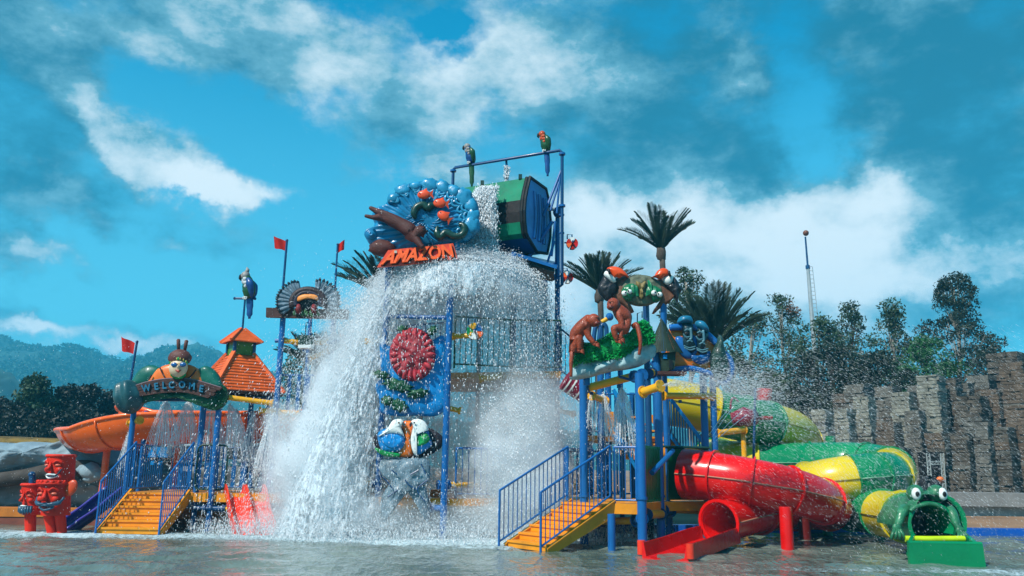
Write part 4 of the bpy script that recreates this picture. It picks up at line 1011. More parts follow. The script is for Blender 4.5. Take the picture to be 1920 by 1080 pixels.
# ---- roofed hut tower
hA = P(402, 727, 20.3); hB = G(531, 736, hA.z); side = (hB-hA); side.z = 0; Ls = side.length; sx = side.normalized(); sy = Vector((-sx.y, sx.x, 0))
if sy.y < 0: sy = -sy
ctr = hA+sx*Ls/2+sy*Ls/2; ze = hA.z
hut = thing('roofed_tower', 'hut roof of orange slats with a green lantern, on blue posts', 'roofed tower', (ctr.x, ctr.y, 0))
k2 = .30; cL = ctr-(sx+sy)*Ls*k2/2
zt = zfor(cL.x, cL.y, 663)
def sq(s, z): return [ctr+(sx*a+sy*b)*Ls*s/2+Vector((0, 0, z-ze)) for a, b in ((-1, -1), (1, -1), (1, 1), (-1, 1))]
NB = 12
for fce in range(4):
    for i in range(NB):
        f0, f1 = i/NB, (i+.80)/NB
        def lv(f): return sq(1+(k2-1)*f, ze+(zt-ze)*f)
        q0, q1 = lv(f0), lv(f1); a, b = q0[fce], q0[(fce+1) % 4]; c, d = q1[(fce+1) % 4], q1[fce]
        out = (a+b)/2-Vector((ctr.x, ctr.y, a.z)); out.normalize(); lift = Vector((0, 0, .02))
        a2, b2 = a+out*.035, b+out*.035
        MB().add([a2, b2, c, d, a2-lift*1.2, b2-lift*1.2, c-lift*1.5, d-lift*1.5], [(0, 1, 2, 3), (7, 6, 5, 4), (0, 4, 5, 1), (1, 5, 6, 2), (2, 6, 7, 3), (3, 7, 4, 0)]).build('roof_slat', rooforange, hut)
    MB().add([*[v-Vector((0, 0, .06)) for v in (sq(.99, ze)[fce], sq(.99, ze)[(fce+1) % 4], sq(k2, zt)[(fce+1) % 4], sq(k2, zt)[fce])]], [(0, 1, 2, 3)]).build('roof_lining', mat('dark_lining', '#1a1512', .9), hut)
    MB().bar(sq(1.03, ze)[fce]+Vector((0, 0, .0)), sq(k2, zt)[fce]+Vector((0, 0, .05)), .10, .07).build('hip_rail', rooforange, hut)
    MB().bar(sq(.98, ze-.05)[fce], sq(.98, ze-.05)[(fce+1) % 4], .08, .1).build('eave_beam', plank, hut)
for a, b in ((0, 2), (1, 3)): MB().tube([sq(.9, ze-.12)[a], sq(.9, ze-.12)[b]], .035, 8).build('brace', navy, hut)
zl = zfor(cL.x, cL.y, 638); LS = k2*.98
for i in range(4):
    a, b = sq(LS, zt)[i], sq(LS, zt)[(i+1) % 4]; h_ = Vector((0, 0, zl-zt))
    MB().add([a, b, b+h_, a+h_], [(0, 1, 2, 3)]).build('lantern_panel', lantern_g, hut)
    MB().box((a+h_/2), (.07, .07, zl-zt), Matrix.Rotation(math.atan2(sx.y, sx.x), 3, 'Z')).build('lantern_post', navy, hut)
apex_z = zfor(ctr.x, ctr.y, 617); apex = Vector((ctr.x, ctr.y, apex_z))
for i in range(4):
    for k in range(5):
        f0, f1 = k/5, (k+.93)/5; sA, sB = .46*(1-f0*.85), .46*(1-f1*.85); zA, zB = zl+(apex_z-zl)*f0, zl+(apex_z-zl)*f1
        a, b = sq(sA, zA)[i], sq(sA, zA)[(i+1) % 4]; c, d = sq(sB, zB)[(i+1) % 4], sq(sB, zB)[i]; lift = Vector((0, 0, .03))
        MB().add([a, b, c, d, a-lift, b-lift, c-lift, d-lift], [(0, 1, 2, 3), (7, 6, 5, 4), (0, 4, 5, 1), (1, 5, 6, 2), (2, 6, 7, 3), (3, 7, 4, 0)]).build('lantern_slat', rooforange, hut)
    MB().bar(sq(.48, zl)[i], sq(.06, apex_z)[i]+Vector((0, 0, .01)), .06, .05).build('lantern_hip', rooforange, hut)
for i in range(4):
    c = sq(.72, ze)[i]; MB().tube([(c.x, c.y, -.3), (c.x, c.y, ze-.05)], .07, 12).build('post', blue, hut, smooth=60)
perch_z = zfor(ctr.x, ctr.y, 560)
MB().tube([apex-Vector((0, 0, .1)), (ctr.x, ctr.y, perch_z)], .028, 8).build('perch_pole', navy, hut); pc = Vector((ctr.x, ctr.y-.02, perch_z)); MB().tube([pc+Vector((-.27, 0, 0)), pc+Vector((.27, 0, 0))], .03, 8).ell(pc+Vector((-.27, 0, 0)), .04, 8, 6).ell(pc+Vector((.27, 0, 0)), .04, 8, 6).build('perch', navy, hut)
grey_f = mat('parrot_grey', '#8f8a86', .5, .2, 8, bump=.4, dirt=.3, dirtcol='#55504c'); pblue = mat('parrot_blue', '#15457e', .4, .2, 6, coat=.3); pgreen = mat('parrot_green', '#1b4a26', .4, .25, 6, coat=.3); por = mat('parrot_orange', '#b8461a', .45, .2, 6, coat=.2); pwhite = mat('parrot_white', '#b9bdc0', .5, .1, 8, bump=.3)
bird('grey and white crested parrot with blue tail, on the perch above the orange hut roof', (proj(pc)[0]+4, 559), pc.y-.05, .72, grey_f, pwhite, pgreen, pblue, pblue, 1, True, tail_len=.9)

# ================================================================ CENTRAL TIPPING-BUCKET TOWER
tw = thing('bucket_tower', 'tall central water tower of blue posts, railings and platforms behind the falling water', 'water tower', (-.8, 20.5, 0))
def tpost(px, pyb, pyt, r=.075, Y=None, root=tw, m=blue, foot=1005):
    """post whose foot is at (px, pyb); where the foot is hidden Y is given and px is read at height pyb"""
    if Y is None: b = G(px, pyb)
    else: q = P(px, pyb, Y); b = Vector((q.x, Y, 0))
    z = zfor(b.x, b.y, pyt); MB().tube([(b.x, b.y, -.3), (b.x, b.y, z)], r, 14).build('post', m, root, smooth=60); return Vector((b.x, b.y, z))
PA = tpost(705, 1006, 500); PB = tpost(830, 1012, 500)
PC = tpost(962, 640, 520, Y=21.2); PD = tpost(1045, 600, 440, Y=21.4, r=.07)
PE = tpost(1022, 560, 520, Y=23.5, r=.07, m=navy); PF = tpost(722, 560, 500, Y=22.6); PG_ = tpost(795, 620, 530, Y=22.9, r=.06); PH = tpost(895, 780, 560, Y=22.4, r=.06)
PI = tpost(772, 1004, 958, r=.07, m=navy)
zr = zfor(-1.5, 20, 524)
# roof onto which the bucket empties
rc_ = Vector((P(866, 524, 20.4).x, 20.4, zr)); RR = 1.75
MB().lathe(rc_+Vector((0, 0, -.1)), [(RR, 0), (RR+.03, .05), (RR*.96, .09), (RR*.5, .42), (.12, .62), (.04, .62)], 32).build('splash_roof', blue, tw, smooth=40)
for i in range(8):
    a = i*math.pi/4; MB().tube([rc_+Vector((math.cos(a)*RR*.97, math.sin(a)*RR*.97, -.12)), rc_+Vector((0, 0, .1))], .035, 8).build('roof_rib', navy, tw)
# decks: lower at ZD, upper at zu
zu = zfor(0, 20.4, 699)
decks = [((-3.05, 19.1), (-1.3, 18.7), (1.35, 20.2), (1.35, 24), (-3.6, 24))]
deck(tw, decks[0], ZD, .16); deck(tw, [(-3.3, 21.0), (1.2, 19.9), (1.25, 24), (-3.4, 24)], zu, .16, 'upper_deck')
for a, b in (((-3.9, 20.4), (-3.05, 19.4)), ((-1.2, 19.0), (.75, 19.4)), ((.75, 19.4), (1.5, 20.6))): railing(tw, [(a[0], a[1], ZD), (b[0], b[1], ZD)], 1.1, gap=.14, m=blue)
railing(tw, [(-5.0, 21.4, ZD), (-3.9, 20.4, ZD)], 1.1, gap=.14); railing(tw, [(.8, 20.0, ZD), (2.0, 20.3, ZD)], 1.15, gap=.13)
deck(tw, [(-5.1, 21.2), (-3.4, 19.6), (-3.0, 21.8), (-4.5, 23)], ZD, .16)
railing(tw, [(-1.35, 19.6, zu), (.1, 20.0, zu), (1.2, 19.95, zu)], 1.25, gap=.14, m=mat('green_bar', '#234f38', .45, .15, 2, coat=.2)); railing(tw, [(1.2, 19.95, zu), (1.25, 23.8, zu)], 1.25, gap=.16); railing(tw, [(-3.3, 21.1, zu), (-1.5, 20.1, zu)], 1.2, gap=.15)
railing(tw, [(1.25, 20.6, zu), (2.3, 21.4, zu-.7)], 1.15, gap=.16, m=navy)
for k, (a, b, r_) in enumerate([((655, 906, 19.6), (698, 905, 19.3), .06), ((838, 909, 18.9), (915, 910, 19.6), .065), ((770, 947, 19.0), (800, 948, 19.0), .06), ((1012, 910, 20.4), (1080, 912, 20.2), .06), ((742, 948, 19.1), (772, 948, 19.0), .06),
        ((850, 631, 18.9), (884, 629, 18.8), .06), ((838, 765, 19.2), (862, 770, 19.2), .06), ((1003, 523, 21.2), (1037, 519, 21.3), .06), ((688, 640, 19.4), (702, 641, 19.3), .05), ((1046, 770, 21.4), (1075, 776, 21.0), .06), ((900, 710, 20), (940, 705, 20), .08)]):
    pipe(tw, P(*a), P(*b), r_)
for a, b in ((P(700, 906, 19.3), P(708, 906, 19.2)), (P(822, 909, 18.7), P(842, 909, 18.8)), (P(808, 952, 18.75), P(832, 953, 18.6)), (P(1037, 519, 21.3), P(1046, 518, 21.35))): pipe(tw, a, b, .07, blue)
for a, b in (((660, 925, 19.9), (700, 927, 19.4)), ((808, 925, 19.0), (830, 926, 18.9)), ((838, 927, 19.2), (905, 930, 19.6)), ((742, 955, 19.2), (770, 956, 19.2)), ((842, 952, 19.3), (885, 957, 19.6))):
    A, B = P(*a), P(*b); MB().bar(A, B, .1, .17).build('deck_beam', mat('beam_rust', '#a5561c', .6, .2, 3, dirt=.5, dirtcol='#5a2e12'), tw)
MB().tube([PA+Vector((0, 0, -1.2)), PB+Vector((0, 0, -1.2))], .05, 10).build('cross_beam', blue, tw)
# upper left platform with railings and the post of the left flag
lt_ = thing('tall_frame', 'two tall blue posts with yellow pipes carrying the feather headdress sign', 'post frame', (-5.2, 21, 0))
p1 = P(517, 780, 20.6); q1 = tpost(517, 780, 590, .07, 20.6, lt_); q2 = tpost(620, 700, 590, .07, 21.2, lt_); q3 = tpost(571, 760, 590, .055, 22.0, lt_)
MB().tube([(p1.x, 20.6, 0), (p1.x, 20.6, 2.6)], .11, 14).build('thick_post', blue, lt_, smooth=60)
zq = P(560, 780, 21).z
deck(lt_, [(p1.x-.1, 20.8), (p1.x+1.9, 21.0), (p1.x+1.9, 23), (p1.x-.1, 23)], zq, .14)
railing(lt_, [(p1.x, 20.75, zq), (p1.x+1.85, 20.9, zq)], 1.0, gap=.24, wide=.09, m=blue)
for a, b in (((530, 639, 20.7), (558, 641, 20.8)), ((586, 642, 20.9), (614, 642, 21.0)), ((582, 672, 20.9), (614, 658, 21.1)), ((487, 770, 20.5), (516, 771, 20.6)), ((524, 773, 20.6), (560, 775, 20.7)), ((425, 745, 20.2), (510, 756, 20.4))): pipe(lt_, P(*a), P(*b), .065)
for px, py in ((520, 639), (618, 642)): MB().tube([P(px-4, py, 20.7), P(px+12, py, 20.7)], .05, 8).build('pipe_stub', blue, lt_)
bk = thing('small_bucket', 'small dark green bucket hanging on the yellow pipe below the headdress sign', 'bucket', P(572, 652, 20.7))
A, B = P(560, 628, 20.6), P(584, 646, 20.6); MB().prism([A, (B.x, A.y, A.z), (B.x+.03, A.y, B.z), (A.x-.0, A.y, B.z)], (0, .3, 0)).build('bucket_body', dgreen, bk)
MB().box(((A.x+B.x)/2, A.y+.1, B.z-.05), (B.x-A.x-.02, .25, .08)).build('spill_lip', white, bk); MB().tube([P(572, 640, 20.9), P(574, 606, 20.9), P(578, 604, 20.9)], .016, 6).build('hanger', navy, bk)
MB().tube([P(571, 640, 20.95), P(571, 660, 21)], .05, 8).build('mount', blue, bk)

# headdress sign
hs = thing('headdress_sign', 'brown board with two fans of grey blue feathers and an orange brow band', 'sign', P(577, 597, 20.5)); hf = Face(20.4)
def c3(a, b): return (490+a/9, 500+b/9)
board(hf, [c3(80, 690), c3(1470, 720), c3(1465, 880), c3(75, 850)], .12, 0).build('board', plank, hs)
feath = mat('feather_grey', '#5f7584', .55, .3, 9, bump=.4, dirt=.5, dirtcol='#26323c'); ftip = mat('feather_tip', '#1f2c36', .5, .3, 9)
oc = c3(790, 610)
outL = [(330, 800), (280, 735), (250, 690), (244, 640), (245, 590), (245, 545), (250, 510), (262, 470), (285, 425), (310, 390), (350, 340), (400, 300), (450, 265), (505, 240), (555, 228), (610, 240)]
outR = [(1240, 800), (1300, 745), (1320, 690), (1328, 640), (1330, 585), (1325, 530), (1322, 480), (1305, 425), (1270, 370), (1225, 320), (1180, 280), (1120, 245), (1060, 215), (990, 195), (935, 215)]
for lst, sgn in ((outL, -1), (outR, 1)):
    for i, (a, b) in enumerate(lst):
        tip = c3(a, b); ang = math.atan2(tip[1]-oc[1], tip[0]-oc[0]); t_ = i/(len(lst)-1)
        a_in = R(160+100*t_) if sgn < 0 else R(20-105*t_)
        a_in = R(168+72*t_)*1.0 if sgn < 0 else R(12-72*t_)
        root_ = (oc[0]+31*math.cos(a_in), oc[1]+25*math.sin(a_in)+2)
        dv = (tip[0]-root_[0], tip[1]-root_[1]); L = math.hypot(*dv); nx_, ny_ = -dv[1]/L, dv[0]/L; w1 = 2.9
        pts = lambda f0, f1, w: [(root_[0]+dv[0]*f+nx_*ww*s, root_[1]+dv[1]*f+ny_*ww*s) for f, ww, s in ((f0, w*.6, 1), ((f0+f1)/2, w, 1), (f1*.93, w*.95, 1), (f1, 0.2, 1), (f1*.93, w*.95, -1), ((f0+f1)/2, w, -1), (f0, w*.6, -1))]
        o_ = .06+.035*(i % 2)
        fe = dome(hf, pts(0, 1.0, w1), .03, .02, o_, k=2, rings=3, sm=False).build('feather', feath, hs)
        dome(hf, [(root_[0]+dv[0]*f+nx_*ww*s, root_[1]+dv[1]*f+ny_*ww*s) for f, ww, s in ((.84, w1*.9, 1), (.95, w1*.85, 1), (1.06, .1, 1), (.95, w1*.85, -1), (.84, w1*.9, -1))], .03, .02, o_+.02, k=2, rings=2, sm=False).build('feather_tip', ftip, fe)
ring = MB(); dkb = mat('bead_brown', '#2c1a1c', .5, .4, 14, bump=.6)
for r_, rr_, m_, nm in ((30, .085, dkb, 'beaded_arch'), (24, .08, mat('arch_mauve', '#2a2838', .5, .3, 12), 'inner_arch')):
    MB().tube([hf.p(oc[0]+r_*math.cos(a), oc[1]+r_*.82*math.sin(a), .16) for a in np.linspace(R(160), R(380), 26)], rr_, 10).build(nm, m_, hs, smooth=180)
dome(hf, [(oc[0]+19*math.cos(a), oc[1]+17*math.sin(a)) for a in np.linspace(0, 6.28, 16, endpoint=False)], .08, .05, .06).build('dark_face', mat('face_dark', '#151c20', .5, .4, 10, bump=.5), hs, smooth=180)
top_b = [c3(600, 515), c3(690, 470), (oc[0], 551.5), c3(890, 465), c3(975, 500)]; bot_b = [c3(965, 575), c3(880, 545), (oc[0], 560), c3(700, 550), c3(615, 585)]
dome(hf, top_b+bot_b, .05, .05, .22, k=3, rings=4).build('brow_band', mat('band_orange', '#d9853c', .5, .15, 10), hs, smooth=180)
for a in (625, 885): MB().tube([hf.p(*c3(a, 640), .24), hf.p(*c3(a, 700), .26), hf.p(*c3(a+5, 790), .24)], [.04, .075, .05], 8).build('red_tassel', mat('tassel_red', '#7a1c20', .6, .3, 12, bump=.5), hs, smooth=180)
for i, (a, b) in enumerate(((560, 790), (690, 800), (740, 770), (770, 810), (830, 790), (930, 740), (960, 800), (860, 820))):
    dome(hf, [c3(a-28, b+20), c3(a, b-70), c3(a+28, b+20), c3(a, b+40)], .05, .02, .16, k=2, rings=3).build('leaf', mat('muted_green', '#3f6a44', .5, .3, 10), hs, smooth=180)
flagpole('red flag blowing left on the tall pole left of the feather headdress', P(526, 596, 20.75), P(538, 451, 20.7), [(538, 453), (513, 442), (514, 464), (537, 471)], 20.7, .03)
flagpole('small red flag, on the tall pole right of the feather headdress', P(625, 598, 21.2), P(633, 458, 21.2), [(634, 458), (646, 449), (645, 467), (634, 474)], 21.2, .025)

# ---- bucket, its frame and the two big parrots
def Z(px, py, Y): return P(px, py, Y).z
fr_ = thing('pipe_gantry', 'blue tubular frame arching over the green tipping bucket', 'frame', P(1045, 470, 20.5))
bL = P(850, 314, 21.6); bR = G(1054, 282, bL.z)
bR2 = Vector((bR.x, bR.y, bR.z))
MB().tube([bL-Vector((0, 0, .62)), bL-Vector((0, 0, .06)), bL+Vector((.06, 0, 0)), bR-Vector((.06, 0, 0)), bR+Vector((0, 0, -.06)), Vector((bR.x, bR.y, zfor(bR.x, bR.y, 534))), Vector((bR.x-.14, bR.y, zfor(bR.x, bR.y, 541)))], .042, 10).build('top_tube', navy, fr_, smooth=60)
for p in (bL-Vector((0, 0, .1)), bR-Vector((0, 0, .1)), Vector((bR.x, bR.y, zfor(bR.x, bR.y, 386)))):
    q = MB(); flange(q, p, (0, 0, 1), .085, .05); q.build('flange', blue, fr_)
pv = P(1046, 398, 20.6)
for a, b, r_ in (((1048, 342), (1032, 395), .03), ((1052, 320), (1019, 405), .035), ((1050, 330), (1044, 400), .028), ((1036, 415), (992, 482), .05), ((1040, 452), (1027, 490), .03), ((1048, 403), (1058, 403), .03), ((1048, 437), (1058, 437), .03), ((1041, 415), (1034, 480), .035), ((1000, 460), (1010, 420), .035), ((1010, 420), (1012, 395), .035)):
    MB().tube([P(*a, 20.35), P(*b, 20.35)], r_, 8).build('brace', blue, fr_)
MB().tube([Vector((pv.x, 20.7, 0)), Vector((pv.x, 20.7, pv.z))], .06, 12).build('bearing_post', blue, fr_, smooth=60); MB().ell(pv, (.13, .13, .15), 12, 8).build('bearing', navy, fr_, smooth=60)
MB().tube([P(1012, 393, 20.5), P(1043, 392, 20.6)], .045, 10).build('axle', mat('axle_grey', '#8fa0a8', .35, .1, 4), fr_)
MB().tube([P(949, 296, 21), P(950, 312, 21)], .03, 8).build('fill_pipe', navy, fr_)
# tray under the bucket
ty = Z(960, 478, 20.0)
MB().prism([P(918, 480, 20.4), P(965, 474, 19.6), P(1044, 499, 19.6), P(1048, 492, 22.0), P(960, 474, 22.4)], (0, 0, -.07)).build('tray', blue, fr_)
MB().prism([P(925, 483, 20.6), P(968, 480, 19.8), P(1040, 501, 19.8), P(1036, 520, 21.4), P(980, 508, 21.6)], (0, 0, -.12)).build('tray_underside', mat('tray_dark', '#12343e', .5, .3, 3), fr_)
MB().box(P(963, 486, 19.55), (.12, .1, .35)).build('tray_bracket', blue, fr_)

bu = thing('tipping_bucket', 'huge green tipping bucket with a black band and a blue ribbed end', 'bucket', P(950, 420, 20.6))
e1 = P(1007, 408, 20.2); axd = Vector((-math.cos(R(27)), math.sin(R(27)), 0)); dd_ = Vector((math.sin(R(27)), math.cos(R(27)), 0)); LB = 2.75
hh = .5*(Z(1000, 343, 20)-Z(1000, 477, 20)); SW = .78
prof = [(-.62, .98), (-.84, .55), (-.95, .28), (-1.0, -.05), (-.97, -.33), (-.86, -.62), (-.72, -.72), (-.05, -.98), (.75, -.86), (.98, -.35), (1.0, .15), (.85, .68), (.62, .98)]
def bp_(i, s): d, z = prof[i % len(prof)]; return e1+dd_*d*SW+Vector((0, 0, z*hh))+axd*s
bgreen = mat('bucket_green', '#0c7455', .62, .2, 1.6, spec=.25, bump=.1, bscale=4, dirt=.4, dirtcol='#083a30'); bblack = mat('bucket_black', '#100e10', .75, .5, 7, bump=.3, dirt=.5, dirtcol='#4a2a22'); bend = mat('bucket_blue', '#4a7cb4', .45, .2, 2, coat=.1, dirt=.3, dirtcol='#1c3c66')
mcol = [bgreen, bgreen, bblack, bblack, bgreen, bgreen, navy, navy, navy, bgreen, bgreen, bgreen]; nmz = ['side_panel']*12
i = 0
while i < 12:
    j = i
    while j+1 < 12 and mcol[j+1] is mcol[i]: j += 1
    mb = MB(); c0 = e1+axd*LB/2
    for k in range(i, j+1):
        a, b, c, d = bp_(k, 0), bp_(k+1, 0), bp_(k+1, LB), bp_(k, LB)
        mb.add([a, b, c, d, *[c0+(v-c0)*.97+Vector((0, 0, 0)) for v in (a, b, c, d)]], [(0, 1, 2, 3), (7, 6, 5, 4), (0, 4, 5, 1), (2, 6, 7, 3), (0, 3, 7, 4), (1, 5, 6, 2)])
    mb.build('side_panel', mcol[i], bu); i = j+1
ctr_e = e1
for s, nm in ((-.02, 'end_plate'), (LB-.03, 'end_plate')):
    MB().prism([bp_(k, s) for k in range(13)], axd*.05).build(nm, bend, bu)
MB().tube([bp_(k, -.02) for k in range(13)], .045, 8, closed=True).build('end_rim', black, bu)
MB().tube([bp_(k, .06)+(bp_(k, .06)-ctr_e).normalized()*.0 for k in range(7)], .05, 8).build('front_band', black, bu)
for s in (-.28, .0, .3):
    q = [e1+dd_*(s+.18*(1-abs(z))*0+.10*math.cos(z*1.5))+Vector((0, 0, z*hh*.66))-axd*.045 for z in np.linspace(1, -1, 9)]
    MB().tube(q, .035, 8).build('end_rib', bend, bu, smooth=60); MB().tube([v+dd_*.06-axd*.01 for v in q], .014, 6).build('rib_edge', black, bu)
for s in (.25, 1.35, 2.45):
    MB().box(bp_(0, s)+Vector((0, 0, .05)), (.09, .09, .12)).build('lug', dgreen, bu)
    if s < .3: MB().box(bp_(12, s)+Vector((0, 0, .03)), (.09, .09, .12)).build('lug', dgreen, bu)
def on_bar(px):
    lo, hi = 0, 1
    for _ in range(40):
        m_ = (lo+hi)/2
        if proj(bL.lerp(bR, m_))[0] < px: lo = m_
        else: hi = m_
    return bL.lerp(bR, lo)
for px, lab, hd, ch, be, wi, ta in ((878, 'grey headed blue chested parrot with a green tail, left on the frame over the bucket', grey_f, grey_f, pblue, pgreen, pgreen), (1019, 'orange headed green parrot with a blue tail, right on the frame over the bucket', por, por, pgreen, pgreen, pblue)):
    p = on_bar(px); q = proj(p); bird(lab, (q[0]+2, q[1]-4), p.y-.03, .56, hd, ch, be, wi, ta, 1, False, tail_len=1.45)

# ---- the otter sign
ag = thing('otter_sign', 'big blue wave sign with a swimming otter, fish, eels and orange lettering', 'sign', P(780, 500, 18.9)); af = Face(18.8, .0)
def c4(a, b): return (660+a/5.4, 320+b/5.4)
wave = [c4(*q) for q in [(130, 650), (148, 600), (205, 580), (228, 540), (212, 490), (205, 440), (225, 400), (270, 365), (330, 345), (350, 320), (385, 265), (450, 205), (530, 148), (630, 118), (760, 103), (900, 115), (1020, 145), (1130, 190), (1220, 260), (1275, 350), (1287, 450), (1272, 550), (1235, 640), (1160, 700), (1060, 735), (700, 770), (400, 800), (240, 785), (165, 725)]]
wc = af.p(*c4(760, 560))
def wave_fn(q):
    dx, dz = q.x-wc.x, q.z-wc.z; r_ = math.hypot(dx, dz); a = math.atan2(dz, dx)
    g = .02*math.sin(a*38+r_*6+3*mn.noise(Vector((dx*2, 0, dz*2))))*min(1, r_*2.2)
    return g+.05*mn.noise(Vector((q.x*3, 1, q.z*3)))
dome(af, wave, .16, .22, 0, k=8, rings=26, ctr=c4(760, 470), fn=wave_fn, power=.35).build('wave', teal, ag, smooth=180)
# curls along the crest
cr = MB(); crest = smooth_curve([Vector((*c4(*q), 0)) for q in [(400, 300), (480, 215), (600, 165), (740, 145), (880, 155), (1000, 190), (1100, 240), (1180, 320), (1225, 420), (1215, 520), (1180, 610), (1100, 670)]], 3)
for i, v in enumerate(crest[1::3]):
    f_ = min(1, i/7+.25); p = af.p(v.x, v.y, .13); d = (Vector((wc.x, p.y, wc.z))-p).normalized(); pr_ = Vector((-d.z, 0, d.x)); s = (.11+.06*f_)*(1+.2*math.sin(i*2.3))
    cr.ell(p+Vector((0, .03, 0)), (s*1.3, .09, s), 14, 9, Matrix.Rotation(-.5+i*.25, 3, 'Y'), disp=.35, seed=i)
    for q_ in range(3):          # crescent folds of the breaking crest
        o_ = p+d*(.02+.11*q_)*f_; w_ = s*(1.25-.25*q_)
        cr.tube(smooth_curve([o_-pr_*w_-d*.06, o_-pr_*w_*.5+d*.05, o_+d*.09, o_+pr_*w_*.5+d*.05, o_+pr_*w_-d*.06], 3), [.012]*2+[.034]*9+[.012]*2, 6)
cr.build('wave_curl', mat('curl_teal', '#2480a6', .32, .25, 3, coat=.5, bump=.3), ag, smooth=180)
for (a, b), r0_ in (((300, 445), 62), ((190, 640), 52)):
    sp = MB()
    for k, rr_ in enumerate((1, .66, .33)):
        sp.tube([af.p(*c4(a+r0_*rr_*math.cos(t_), b+r0_*rr_*.9*math.sin(t_)), .13+.03*k) for t_ in np.linspace(0, 6.28, 20, endpoint=False)], .035, 8, closed=True)
    sp.build('swirl', teal, ag, smooth=180)
sw = MB()
for k in range(60):
    a0 = random.uniform(1.0, 6.1); r_ = random.uniform(90, 330); cx_, cy_ = 770, 520
    sw.tube([af.p(*c4(cx_+(r_*f)*math.cos(a0+f*.9), cy_-(r_*f)*math.sin(a0+f*.9)*.8), .17) for f in (.35, .5, .65, .8, 1.0)], [.006, .014, .018, .013, .004], 5)
sw.build('wave_ridge', mat('ridge_blue', '#14709c', .3, .2, 3, coat=.5), ag, smooth=180)
def skinp(name, pix, edges, radii, face, out, m, root, c=c4, sub=2):
    return skin_body(name, [face.p(*c(a, b), o) for (a, b, o) in pix], edges, radii, m, root, sub)
skinp('otter', [(590, 600, .34), (450, 520, .32), (340, 445, .3), (250, 410, .28), (170, 368, .3), (300, 470, .34), (215, 475, .38), (125, 455, .36), (640, 620, .40), (705, 605, .46), (752, 618, .50), (650, 690, .46), (690, 750, .52), (725, 782, .56), (600, 640, .40)],
      [(0, 1), (1, 2), (2, 3), (3, 4), (2, 5), (5, 6), (6, 7), (0, 8), (8, 9), (9, 10), (0, 14), (14, 11), (11, 12), (12, 13)],
      [.17, .17, .17, .075, .045, .11, .06, .04, .15, .145, .07, .10, .07, .055, .13], af, 0, brown, ag)
for a, b in ((722, 585), (735, 570)): MB().ell(af.p(*c4(a, b), .64), .022, 8, 6).build('eye', black, ag, smooth=180)
MB().ell(af.p(*c4(758, 612), .60), .03, 8, 6).build('nose', black, ag, smooth=180)
for a, b in ((672, 575), (690, 560)): MB().ell(af.p(*c4(a, b), .52), (.03, .03, .04), 8, 6).build('ear', brown, ag, smooth=180)
for (a, b, rot) in ((728, 243, -5), (888, 330, 5), (925, 458, 35)):
    f = MB(); p = af.p(*c4(a, b), .27); M = Matrix.Rotation(R(rot), 3, 'Y'); f.ell(p, (.155, .06, .11), 14, 9, M)
    f.add([p+M@Vector(v) for v in ((.11, 0, 0), (.23, 0, .12), (.20, 0, 0), (.23, 0, -.12), (.11, .03, 0), (.11, -.03, 0))], [(5, 1, 2), (5, 2, 3), (4, 2, 1), (4, 3, 2)])
    f.add([p+M@Vector(v) for v in ((-.05, 0, .09), (.07, 0, .16), (.09, 0, .07), (0, -.03, .09))], [(0, 1, 3), (1, 2, 3), (0, 2, 1)]); o = f.build('fish', fish_or, ag, smooth=60)
    MB().ell(p+M@Vector((-.09, -.055, .02)), .014, 6, 5).build('fish_eye', black, o)
for pts in ([(645, 490), (628, 430), (655, 370), (720, 345), (770, 380), (800, 350), (858, 352)], [(868, 560), (858, 620), (895, 672), (950, 625), (1030, 662), (1110, 652), (1142, 595), (1120, 550), (1080, 548)]):
    c = smooth_curve([af.p(*c4(a, b), .22) for a, b in pts], 6); MB().tube(c, list(np.interp(np.linspace(0, 1, len(c)), [0, .15, .8, 1], [.02, .085, .085, .04])), 10).build('eel', eelgreen, ag, smooth=180)
MB().ell(af.p(*c4(305, 785), .1), (.32, .16, .2), 16, 10, disp=.2).build('brown_rock', brown, ag, smooth=180)
Q = [af.p(*c4(365, 805), .30), af.p(*c4(1025, 735), .30), af.p(*c4(1068, 893), .34), af.p(*c4(252, 978), .34)]
MB().prism(Q, (0, .10, 0)).build('letter_board', signorange, ag)
v, f = text_mesh('AMAZON', 1, bold=.03); w_ = v[:, 0].max()-v[:, 0].min()
def bil(a, b, d):
    u = (a/w_+.5)*.93+.035; t_ = (.5-b)*.84+.08; p = (Q[0]*(1-u)+Q[1]*u)*(1-t_)+(Q[3]*(1-u)+Q[2]*u)*t_; return p+Vector((0, -d, 0))
mb = MB(); extrude_flat(mb, v, f, lambda a, b, d: bil(a, b, d), .09); mb.build('lettering', mat('letter_orange', '#f0580e', .4, .12, 5, coat=.2), ag)
mb = MB(); extrude_flat(mb, v*np.array([1.0, 1.0, 1]), f, lambda a, b, d: bil(a, b, d)+Vector((.034, 0, -.03)), .03); mb.build('lettering_shadow', mat('letter_shadow', '#4a1208', .5, .2, 5), ag)  # shadow of the letters, painted as a dark copy set right and down
MB().box(af.p(*c4(442, 822), .42), (.06, .02, .06)).build('square_plate', mat('plate', '#b8b0a0', .4), ag)
MB().prism([af.p(*c4(1035, 730), .1), af.p(*c4(1085, 700), .0), af.p(*c4(1105, 890), .0), af.p(*c4(1075, 893), .1)], (0, .1, 0)).build('side_board', teal, ag)
for a, b, a2, b2, r_ in ((735, 500, 733, 525, .05), (843, 478, 843, 512, .06), (862, 465, 877, 506, .028), (764, 494, 767, 512, .03)): MB().tube([P(a, b, 19.0), P(a2, b2, 19.1)], r_, 8).build('support', navy, ag)

